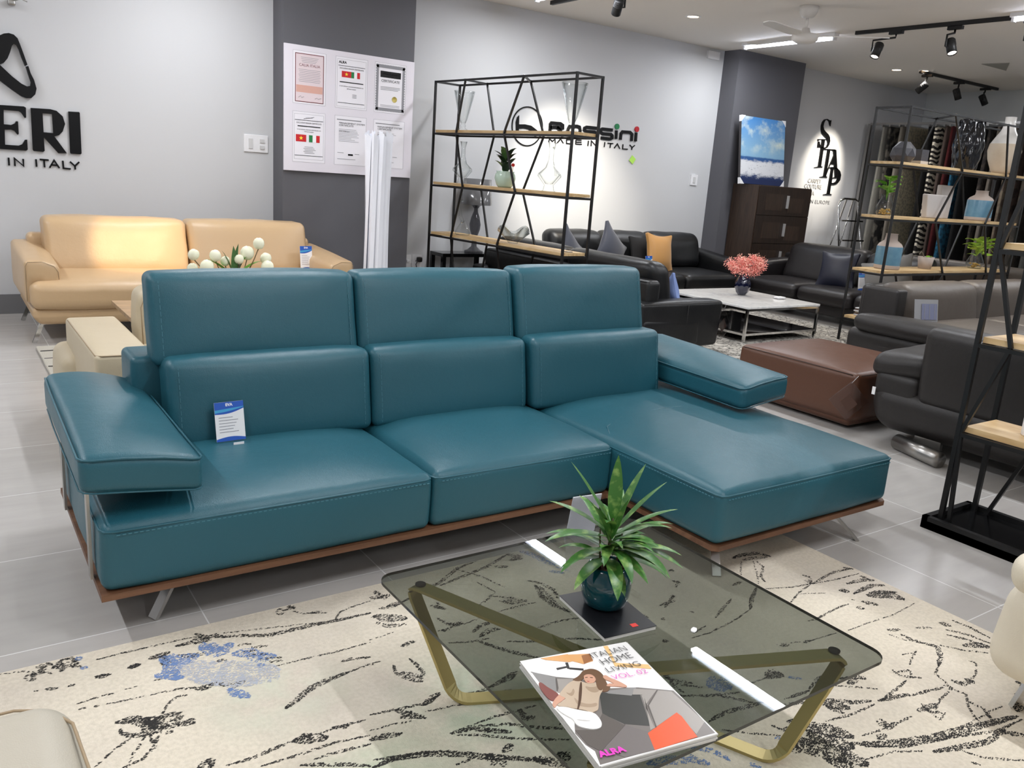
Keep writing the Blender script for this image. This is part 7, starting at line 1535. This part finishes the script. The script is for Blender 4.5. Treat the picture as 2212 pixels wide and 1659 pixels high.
CP = [(7.36, 'cp_edge', (150, 148, 140), None, 1, 'grey edged carpet nearest the back wall'), (7.24, 'cp_blackp', (20, 20, 20), (96, 92, 84), 7, 'black carpet with grey flecks'), (7.09, 'cp_grey', (128, 122, 112), None, 1, 'thin plain grey carpet before the shaggy beige one'),
      (7.00, 'cp_beige', (140, 132, 110), (112, 106, 92), 30, 'wide shaggy beige carpet'), (6.66, 'cp_black', (14, 14, 15), None, 1, 'plain black carpet between beige and zebra'), (6.56, 'cp_zebra', (36, 32, 30), (222, 214, 196), 9, 'zebra striped carpet'), (6.44, 'cp_brown', (78, 66, 60), None, 1, 'brown carpet next to the zebra stripes'),
      (6.36, 'cp_red', (74, 14, 16), None, 1, 'dark red carpet'), (6.24, 'cp_teal', (34, 100, 130), (20, 62, 84), 20, 'shaggy blue carpet'), (6.10, 'cp_black2', (12, 12, 13), None, 1, 'wide black carpet beside the blue one'), (5.86, 'cp_dk', (46, 42, 40), (70, 62, 56), 14, 'dark brown flecked carpet'),
      (5.74, 'cp_lt', (116, 108, 98), None, 1, 'light grey brown carpet'), (5.66, 'cp_dk2', (50, 46, 44), None, 1, 'dark grey carpet between two lighter ones'), (5.55, 'cp_ta', (104, 90, 78), (130, 118, 100), 10, 'tan carpet with soft pattern'), (5.44, 'cp_br', (92, 74, 64), (62, 50, 44), 8, 'brown mottled carpet'),
      (5.30, 'cp_dk3', (56, 52, 46), (80, 72, 62), 7, 'dark mottled carpet right of the mottled brown one'), (5.12, 'cp_gr', (72, 72, 68), None, 1, 'grey green carpet by the right edge'), (4.9, 'cp_dg', (52, 56, 54), (64, 66, 60), 7, 'dark green grey carpet farthest right'), (4.6, 'cp_end', (44, 46, 46), None, 1, 'dark carpet beyond the right edge of the view')]
for i, (y, nm, c1, c2, s_, lab) in enumerate(CP):
    m = carpet(nm, c1, c2, s_, 'zebra' if 'zebra' in nm else 'noise')
    t = thing('hanging_carpet', lab+', hanging on the corner rack', 'carpet', (11.9, y, 2.42), 0, 'carpets on the corner rack')
    b = B(); ph = i*1.7
    b.soft((11.89, y, 1.42), (0.98, 0.034, 1.98), 0.015, m, n=10, k=2, fn=lambda X, Y, Z: (X+0.01*math.sin(Z*3+ph), Y+0.012*math.sin(X*9+ph)*(0.4-Z*0.4)+0.012*math.sin(ph), Z)); b.build('pile', t)
    b = B(); b.bx((11.36, y-0.012, 2.40), (12.42, y+0.012, 2.425), STEEL); b.build('hanger_bar', t)
for (y, sx, c_) in ((6.40, 11.36, (40, 120, 160)), (6.16, 11.36, (40, 130, 170))):
    pass

# ---------------------------------------------------------------- open shelf units
def shelf_unit(name, label, O, u, L, D, H, levels, zz, group, backzz=None):
    """O: corner on the floor, u: unit vector of the long side, D: depth vector"""
    O = Vector((*O, 0)); u = Vector((*u, 0)); D = Vector((*D, 0)); Z = Vector((0, 0, 1)); t = 0.019
    s = thing(name, label, 'shelf', tuple(O+u*L/2+D/2), 0, group)
    for a in (0, 1):
        for d in (0, 1): B().bar(O+u*L*a+D*d, O+u*L*a+D*d+Z*H, t, BLK).build('post', s)
    def ring(z, nm):
        b = B(); p = [O+Z*z, O+u*L+Z*z, O+u*L+D+Z*z, O+D+Z*z]
        for i in range(4): b.bar(p[i], p[(i+1) % 4], t*0.9, BLK)
        return b.build(nm, s)
    ring(H-t/2, 'top_frame')
    lv = sorted(levels)
    for z in lv:
        ring(z-0.012, 'shelf_frame')
        b = B(); q0 = O+u*0.014+D*0.04; q1 = O+u*(L-0.014)+D*0.04; q2 = O+u*(L-0.014)+D*0.96; q3 = O+u*0.014+D*0.96
        m = OAK if abs(u.y) > abs(u.x) else OAKX
        vs = [p+Z*(z) for p in (q0, q1, q2, q3)]+[p+Z*(z+0.024) for p in (q0, q1, q2, q3)]
        b.add(vs, [(0, 3, 2, 1), (4, 5, 6, 7), (0, 1, 5, 4), (1, 2, 6, 5), (2, 3, 7, 6), (3, 0, 4, 7)], m); b.build('shelf_board', s)
    for d in (0, 1):
        for zi in zz[d]:
            b = B(); zs = [H]+list(reversed(lv))+[0.0]
            pts = [O+u*L*f+D*d+Z*z for f, z in zip(zi, zs)]
            for i in range(len(pts)-1): b.bar(pts[i], pts[i+1], t*0.8, BLK)
            b.build('brace', s)
    if True:
        b = B()
        for f0, f1 in zip(zz[0], zz[1]): b.bar(O+u*L*f0[0]+Z*(H-t/2), O+u*L*f1[0]+D+Z*(H-t/2), t*0.8, BLK)
        b.build('top_brace', s)
    return s
LVS = [0.235, 0.70, 1.205, 1.695]
L1 = 1.93; uu = Vector((-0.0995, 0.995)); # from the near end B towards the far end A
S1 = shelf_unit('shelf_unit', 'first black rod shelf unit with oak boards and clear glass vases, near the round logo', (4.232, 5.42), (-0.0995, 0.995), L1, (0.284, 0.028), 2.17, [0.235, 0.735, 1.215, 1.70],
    [[(0.755, 0.81, 0.735, 0.81, 0.75, 0.80), (0.33, 0.445, 0.34, 0.445, 0.38, 0.42)], [(0.78, 0.70, 0.78, 0.70, 0.75, 0.70), (0.46, 0.34, 0.46, 0.34, 0.42, 0.36)]], 'black rod shelf units')
S2 = shelf_unit('shelf_unit', 'second black rod shelf unit with dark and blue vases, in front of the carpets', (7.27, 4.45), (1, 0), 2.40, (0, 0.34), 2.20, LVS,
    [[(0.31, 0.44, 0.31, 0.44, 0.31, 0.40), (0.73, 0.80, 0.705, 0.80, 0.71, 0.78)], [(0.43, 0.32, 0.43, 0.32, 0.42, 0.32), (0.80, 0.71, 0.80, 0.71, 0.80, 0.72)]], 'black rod shelf units')
S3 = shelf_unit('shelf_unit', 'nearest black rod shelf unit with oak boards at the right edge', (3.47, 1.655), (0, -1), 2.0, (0.285, 0), 2.17, [0.445, 0.825, 1.205, 1.70],
    [[(0.30, 0.06, 0.005, 0.065, 0.005, 0.02), (0.7, 0.6, 0.7, 0.6, 0.7, 0.6)], [(0.30, 0.05, 0.01, 0.05, 0.10, 0.02), (0.7, 0.6, 0.7, 0.6, 0.7, 0.6)]], 'black rod shelf units')
b = B(); b.bx((3.42, -0.40, 0), (3.80, 1.71, 0.035), BLKG)
for (a, c_) in (((3.42, -0.40), (3.80, -0.375)), ((3.42, 1.685), (3.80, 1.71)), ((3.42, -0.40), (3.445, 1.71)), ((3.775, -0.40), (3.80, 1.71))): b.bx((a[0], a[1], 0.0), (c_[0], c_[1], 0.055), BLK)
b.build('base_tray', S3)

# objects on the first shelf unit ------------------------------------------------
def on1(s, off=0.145): # distance from A end along front, to world
    A = Vector((4.04, 7.34)); u = Vector((0.0995, -0.995)); n = Vector((0.995, 0.0995)); p = A+u*s+n*off; return p.x, p.y
GRP1 = 'clear glass vessels on the first shelf unit'
def lathed(name, label, cat, x, y, z, prof, m, grp=None, seg=32, fn=None, part='body', more=None):
    t = thing(name, label, cat, (x, y, z), 0, grp); b = B(); b.lathe(prof, m, (x, y, z), seg, fn); b.build(part, t); return t
def flare(H_, R_): 
    P = [(0, 0.0), (0.055, 0.0), (0.05, 0.012), (0.022, 0.03), (0.028, 0.05), (0.02, 0.065)]
    Q = [(0.03+(R_-0.03)*(i/6), 0.065+(H_-0.065)*i/6) for i in range(1, 7)]
    return P+Q+[(R_-0.006, H_)]+[(max(0.008, 0.026+(R_-0.036)*(i/6)), 0.075+(H_-0.075)*i/6) for i in range(6, -1, -1)]+[(0, 0.075)]
x, y = on1(0.27); lathed('flared_vase', 'slim flared clear glass vase at the left end of the top board', 'vase', x, y, 1.7245, flare(0.36, 0.10), GLS, GRP1)
x, y = on1(1.76); lathed('flared_vase', 'larger flared clear glass vase at the right end of the top board', 'vase', x, y, 1.7245, flare(0.385, 0.108), GLS, GRP1)
dec = [(0, 0), (0.055, 0), (0.045, 0.012), (0.038, 0.05), (0.095, 0.12), (0.092, 0.14), (0.04, 0.19), (0.022, 0.25), (0.020, 0.33), (0.034, 0.39), (0.030, 0.39), (0.016, 0.33), (0.018, 0.25), (0.036, 0.19), (0.085, 0.138), (0.03, 0.06), (0, 0.055)]
x, y = on1(0.30); lathed('decanter', 'clear glass decanter on the middle board above the grey lamp', 'decanter', x, y, 1.2395, dec, GLS, GRP1)
x, y = on1(1.54)
t = lathed('decanter', 'clear glass decanter with a handle below the rounded letters', 'decanter', x, y, 1.2395, [(r*1.08, z*1.03) for r, z in dec], GLS, GRP1, 32, lambda X, Y, Z: (X+0.10*max(0, Z-0.15)*0.3, Y, Z))
b = B(); b.tube([(x, y-0.025, 1.60), (x+0.01, y-0.075, 1.58), (x+0.01, y-0.085, 1.50), (x, y-0.08, 1.42), (x, y-0.085, 1.37)], 0.008, GLS, 8); b.build('handle', t)
x, y = on1(0.95)
t = thing('potted_plant', 'dark green leafy plant in a pale mint pot on the middle board', 'plant', (x, y, 1.2395), 0)
MINT = mat('mint_glaze', (186, 208, 192), 0.2)
b = B(); b.lathe([(0, 0), (0.06, 0), (0.075, 0.02), (0.095, 0.075), (0.092, 0.11), (0.078, 0.13), (0.085, 0.142), (0.075, 0.142), (0.07, 0.12), (0, 0.115)], MINT, (x, y, 1.240), 32); b.build('pot', t)
random.seed(21)
for k in range(16):
    a = random.uniform(0, 2*PI); h = 0.03+0.02*k
    b = B(); b.leaf((x+0.02*cos(a), y+0.02*sin(a), 1.35+h*0.52), (cos(a)*0.8, sin(a)*0.8, 0.9), 0.125 if k > 8 else 0.12, 0.065, DGREEN if k % 3 else GREEN, 0.8, 6, 0.2, 0.6); b.build('leaf', t)
b = B(); b.tube([(x, y, 1.35), (x+0.01, y, 1.56)], 0.006, DGREEN); b.build('stem', t)
b = B(); b.soft((x+0.02, y-0.085, 1.44), (0.03, 0.03, 0.03), 0.014, mat('red_bead', (200, 30, 28), 0.4), n=3); b.tube([(x+0.02, y-0.08, 1.35), (x+0.02, y-0.085, 1.43)], 0.003, mat('gold_wire', (200, 170, 110), 0.4), 6); b.build('ornament', t)
x, y = on1(0.33)
t = thing('glass_figurine', 'twisted clear glass bird figurine on the lowest visible board', 'figurine', (x, y, 0.7595), 0, GRP1)
b = B(); pts = []; 
b.lathe([(0, 0), (0.07, 0), (0.075, 0.03), (0.05, 0.075), (0.022, 0.115), (0.018, 0.14)], GLS, (x, y-0.03, 0.760), 24)
b.tube([(x, y-0.02, 0.88), (x, y+0.02, 0.93), (x, y+0.05, 1.0), (x, y+0.055, 1.06), (x, y+0.03, 1.085), (x, y-0.01, 1.08)], 0.02, GLS, 10, r2=0.010); b.build('body', t)
x, y = on1(1.12)
t = thing('glass_bowl', 'wavy clear glass bowl on the lowest visible board', 'bowl', (x, y, 0.7595), 0, GRP1)
def wav(X, Y, Z): a = math.atan2(Y, X); return (X*0.62*(1+0.1*cos(2*a)), Y*(1.0+0.12*cos(2*a)), Z*(1+0.25*cos(4*a)*min(1, Z/0.08)))
b = B(); b.lathe([(0, 0), (0.06, 0), (0.065, 0.012), (0.10, 0.04), (0.19, 0.125), (0.184, 0.125), (0.09, 0.045), (0, 0.02)], GLS, (x, y, 0.760), 40, wav); b.build('bowl', t)
x, y = on1(1.85); one(B().box((x, y, 0.763), (0.05, 0.05, 0.006), STEEL), 'metal_clip', 'small metal clip lying at the near end of the lowest visible board', 'clip', (x, y, 0.76))

# objects on the second shelf unit ------------------------------------------------
ys = 4.62
GRY = mat('slate_ceramic', (58, 58, 64), 0.5)
t = thing('faceted_vase', 'dark slate faceted ball vase at the left of the top board', 'vase', (7.54, ys, 1.7195))
b = B(); 
def facet(b, prof, c_, m, seg=7):
    vs = []; fs = []
    for i, (r, z) in enumerate(prof):
        for q_ in range(seg):
            a = 2*PI*(q_+0.5*(i % 2))/seg; vs.append((c_[0]+r*cos(a), c_[1]+r*sin(a), c_[2]+z))
    for i in range(len(prof)-1):
        for q_ in range(seg):
            a_, b_ = i*seg+q_, i*seg+(q_+1) % seg; c2, d2 = (i+1)*seg+q_, (i+1)*seg+(q_+1) % seg
            if i % 2 == 0: fs += [(a_, b_, c2), (b_, d2, c2)]
            else: fs += [(a_, b_, d2), (a_, d2, c2)]
    fs.append(tuple(range(seg-1, -1, -1))); fs.append(tuple((len(prof)-1)*seg+q_ for q_ in range(seg)))
    b.add(vs, fs, m)
facet(b, [(0.075, 0), (0.115, 0.06), (0.105, 0.13), (0.05, 0.19)], (7.54, ys, 1.720), GRY); b.build('body', t)
t = thing('square_vase', 'small grey square vase beside the faceted ball vase', 'vase', (7.83, ys, 1.7195))
B().bx((7.77, ys-0.05, 1.755), (7.89, ys+0.06, 1.86), GRY).build('body', t); B().bx((7.765, ys-0.055, 1.720), (7.895, ys+0.065, 1.755), mat('pale_ceramic', (170, 164, 156), 0.5)).build('foot', t)
t = thing('tall_vase', 'tall glossy black vase with quilted diamond pattern', 'vase', (8.66, ys, 1.7195))
BKG = mat('black_glaze', (9, 9, 14), 0.16, coat=0.2)
def quilt(X, Y, Z):
    a = math.atan2(Y, X); k = abs(math.sin(4*a+Z*13))*abs(math.sin(4*a-Z*13)); return (X*(0.93+0.12*k), Y*(0.93+0.12*k), Z)
b = B(); pr = [(0, 0), (0.10, 0)]+[(0.105+0.035*math.sin(min(1, z_/0.30)*PI*0.62)*(1 if z_ < 0.3 else 1-0.75*(z_-0.3)/0.19), z_) for z_ in [0.01*i for i in range(1, 50)]]+[(0.085, 0.49), (0.08, 0.44)]
b.lathe(pr, BKG, (8.66, ys, 1.720), 96, quilt); b.build('body', t)
t = thing('bottle_vase', 'large white vase with a narrow neck and a sandy lower half', 'vase', (9.40, ys, 1.7195))
WG = mat('white_glaze', (222, 218, 212), 0.25); SG = mat('sand_glaze', (206, 192, 172), 0.5, var=(6, 0.6, (184, 164, 136)))
b = B(); b.lathe([(0, 0), (0.075, 0), (0.10, 0.04), (0.145, 0.15), (0.162, 0.24), (0.15, 0.31)], SG, (9.40, ys, 1.720), 40); b.build('lower_body', t)
b = B(); b.lathe([(0.15, 0.31), (0.11, 0.38), (0.07, 0.45), (0.052, 0.52), (0.054, 0.585), (0.048, 0.585), (0.045, 0.52)], WG, (9.40, ys, 1.720), 40); b.build('neck', t)
def pothos(label, x, y, z, R_, H_, lh, spread, m, seed, hang=False, n=22):
    t = thing('pothos_vase', label, 'plant', (x, y, z), 0, 'pothos cuttings in glass vases')
    b = B(); b.lathe([(0, 0.001), (R_*0.7, 0.001), (R_, H_*0.25), (R_*0.95, H_*0.4), (R_*0.5, H_*0.85), (R_*0.65, H_), (R_*0.6, H_), (R_*0.45, H_*0.85), (R_*0.9, H_*0.4), (R_*0.94, H_*0.25), (0, 0.012)], GLS, (x, y, z), 28); b.build('vase', t)
    b = B(); random.seed(seed)
    for k in range(24):
        a = random.uniform(0, 6.28); r = random.uniform(0, R_*0.75); b.soft((x+r*cos(a), y+r*sin(a), z+0.014+random.uniform(0, H_*0.22)), (0.02, 0.02, 0.016), 0.007, mat('amber_stone', (176, 140, 70), 0.15), n=2, k=2)
    b.build('stones', t)
    for k in range(n):
        a = random.uniform(0, 6.28); f = random.uniform(0.2, 1); h = z+H_+lh*random.uniform(0.05, 0.8)
        p = Vector((x+spread*f*cos(a)*0.7, y+spread*f*sin(a)*0.6, h-(0.08 if hang and k % 3 == 0 else 0)))
        if hang and k % 3 == 0: p.x = x+spread*random.uniform(0.7, 1.15)
        b = B(); b.tube([(x, y, z+H_*0.7), (p.x*0.5+x*0.5, p.y*0.5+y*0.5, h), p], 0.0022, m, 5); b.leaf(p, (cos(a), sin(a), 0.5), 0.10, 0.105, m, 1.3, 6, 0.10, 0.42); b.build('leaf', t)
    return t
pothos('light green pothos in a clear glass vase at the left of the third board', 7.40, ys, 1.2295, 0.085, 0.20, 0.18, 0.10, GREEN2, 31, n=14)
pothos('yellow green pothos trailing from a clear glass vase on the lower board', 9.26, ys, 0.7245, 0.09, 0.19, 0.17, 0.20, GREEN3, 33, True, 34)
WC = mat('white_slab', (184, 178, 174), 0.5)
b = B(); b.soft((8.17, 4.58, 1.3445), (0.35, 0.06, 0.228), 0.012, WC, n=3, fn=lambda X, Y, Z: (X*(1+0.12*Z/0.11), Y, Z)); one(b, 'block_vase', 'low wide off-white block vase on the third board', 'vase', (8.17, 4.58, 1.2295), 'off-white block vases')
b = B(); b.soft((8.47, 4.66, 1.3945), (0.21, 0.06, 0.328), 0.012, WC, n=3, fn=lambda X, Y, Z: (X*(1+0.12*Z/0.16), Y, Z)); one(b, 'block_vase', 'tall narrow off-white block vase behind the low one', 'vase', (8.47, 4.66, 1.2295), 'off-white block vases')
BG = mat('blue_glaze', (98, 138, 158), 0.25, var=(16, 0.5, (72, 112, 138))); CL = mat('raw_clay', (178, 164, 154), 0.75)
def bluevase(label, x, z, R_, H_, sh):
    t = thing('banded_vase', label, 'vase', (x, ys, z), 0, 'clay vases with a blue band')
    b = B(); b.lathe([(0, 0), (R_*0.93, 0), (R_, 0.01), (R_, H_*0.12)], CL, (x, ys, z), 32); b.build('foot', t)
    b = B(); b.lathe([(R_, H_*0.12), (R_*1.0, H_*sh), (R_*0.985, H_*(sh+0.02))], BG, (x, ys, z), 40, rib(0.012, 14)); b.build('glazed_band', t)
    b = B(); b.lathe([(R_*0.985, H_*(sh+0.02)), (R_*0.85, H_*(sh+0.10)), (R_*0.5, H_*(sh+0.19)), (R_*0.45, H_*0.97), (R_*0.5, H_), (R_*0.42, H_), (R_*0.38, H_*0.9)], CL, (x, ys, z), 32); b.build('neck', t)
bluevase('clay vase with a blue glazed band on the third board', 9.12, 1.2295, 0.128, 0.31, 0.66)
bluevase('taller clay vase with a blue glazed band at the left of the lower board', 7.60, 0.7245, 0.118, 0.34, 0.62)
t = thing('succulent_pot', 'small grey cloth-like pot with a drooping sprout on the lower board', 'plant', (8.28, ys, 0.7245))
b = B(); b.lathe([(0, 0), (0.062, 0), (0.08, 0.12), (0.073, 0.12), (0.068, 0.09), (0, 0.09)], CL, (8.28, ys, 0.725), 9); b.build('pot', t)
b = B(); b.tube([(8.26, ys, 0.81), (8.20, ys, 0.88), (8.17, ys, 0.895), (8.14, ys, 0.87)], 0.006, mat('dry_stem', (120, 112, 100), 0.8)); b.leaf((8.30, ys, 0.83), (1, 0, 0.5), 0.09, 0.05, GREEN2, 1.5, 5); b.build('sprout', t)
for k in range(6):
    one(B().soft((7.52+0.01*(k % 3), 4.61+0.006*(k % 2), 0.2665+0.0125*k), (0.32, 0.24, 0.011), 0.003, [mat('mag_cream', (190, 186, 176), 0.6), mat('mag_brownish', (92, 72, 62), 0.6), mat('mag_pale', (210, 212, 216), 0.5)][(k*2+2) % 3 if k < 5 else 2], n=2, k=1),
        'magazine', ['bottom magazine', 'second magazine from the bottom', 'third magazine from the bottom', 'fourth magazine from the bottom', 'magazine just under the top one', 'top magazine'][k]+' of the low pile under the second shelf unit', 'magazine', (7.52, 4.61, 0.26+0.0125*k), 'magazines on the lowest board')
b = B(); b.soft((7.98, 4.62, 0.325), (0.30, 0.26, 0.12), 0.05, mat('cream_cloth', (222, 204, 160), 0.8), n=5, wr=0.012); one(b, 'folded_cloth', 'cream folded cloth beside the pile of magazines', 'cloth', (7.98, 4.62, 0.26))
# cup on the near shelf
t = thing('white_cup', 'white cylinder cup on the lower board of the nearest shelf unit', 'cup', (3.62, 1.435, 0.4695))
b = B(); b.lathe([(0, 0), (0.043, 0), (0.045, 0.006), (0.045, 0.115), (0.041, 0.115), (0.041, 0.02), (0, 0.02)], mat('cup_white', (238, 238, 240), 0.3), (3.62, 1.435, 0.470), 32); b.build('body', t)

# ---------------------------------------------------------------- foreground seats cut by the frame
fc = thing('cream_chair', 'cream leather seat with a loose pillow top cut by the lower right edge', 'chair', (2.75, 0.5, 0.0))
b = B(); b.soft((2.64, 0.42, 0.305), (0.90, 0.90, 0.27), 0.075, CREAM, (0.012, 0.012, 0.01), n=8, k=4, fn=lambda x, y, z: (x*(1-0.05*z/0.145), y*(1-0.02*z/0.145), z)); o = b.build('seat', fc)
b = B(); b.soft((2.62, 0.38, 0.478), (0.94, 0.92, 0.105), 0.045, CREAM, (0.01, 0.01, 0.02), n=8, wr=0.01); o = b.build('pillow_top', fc)
for (x, y) in ((2.43, 0.80), (2.95, 0.80), (2.43, 0.05), (2.95, 0.05)):
    sx = -1 if x < 2.6 else 1; b = B(); b.bar((x, y, 0.19), (x+0.045*sx, y+0.035, 0.0125), 0.058, CHROME, 0.012); b.build('leg', fc)
fs_ = thing('stone_armchair', 'stone coloured leather armchair corner cut by the lower left edge', 'armchair', (-0.3, 0.9, 0))
b = B(); b.soft((-0.33, 0.84, 0.31), (0.90, 1.02, 0.38), 0.06, STONE, (0.01, 0.012, 0.012), n=9, k=5, pw=4); o = b.build('armrest', fs_)
seam('piping', o, [[(0.116, 0.36, 0.484), (0.122, 0.6, 0.486), (0.123, 0.84, 0.487), (0.122, 1.08, 0.486), (0.113, 1.27, 0.483), (0.085, 1.325, 0.481), (0.04, 1.345, 0.483), (-0.3, 1.352, 0.487)]], SEAMB, 0.0025)
for x, y in ((-0.7, 0.45), (0.0, 0.45), (-0.7, 1.25), (0.0, 1.25)): B().bar((x, y, 0.13), (x, y, 0.0125), 0.04, BLK).build('foot', fs_)
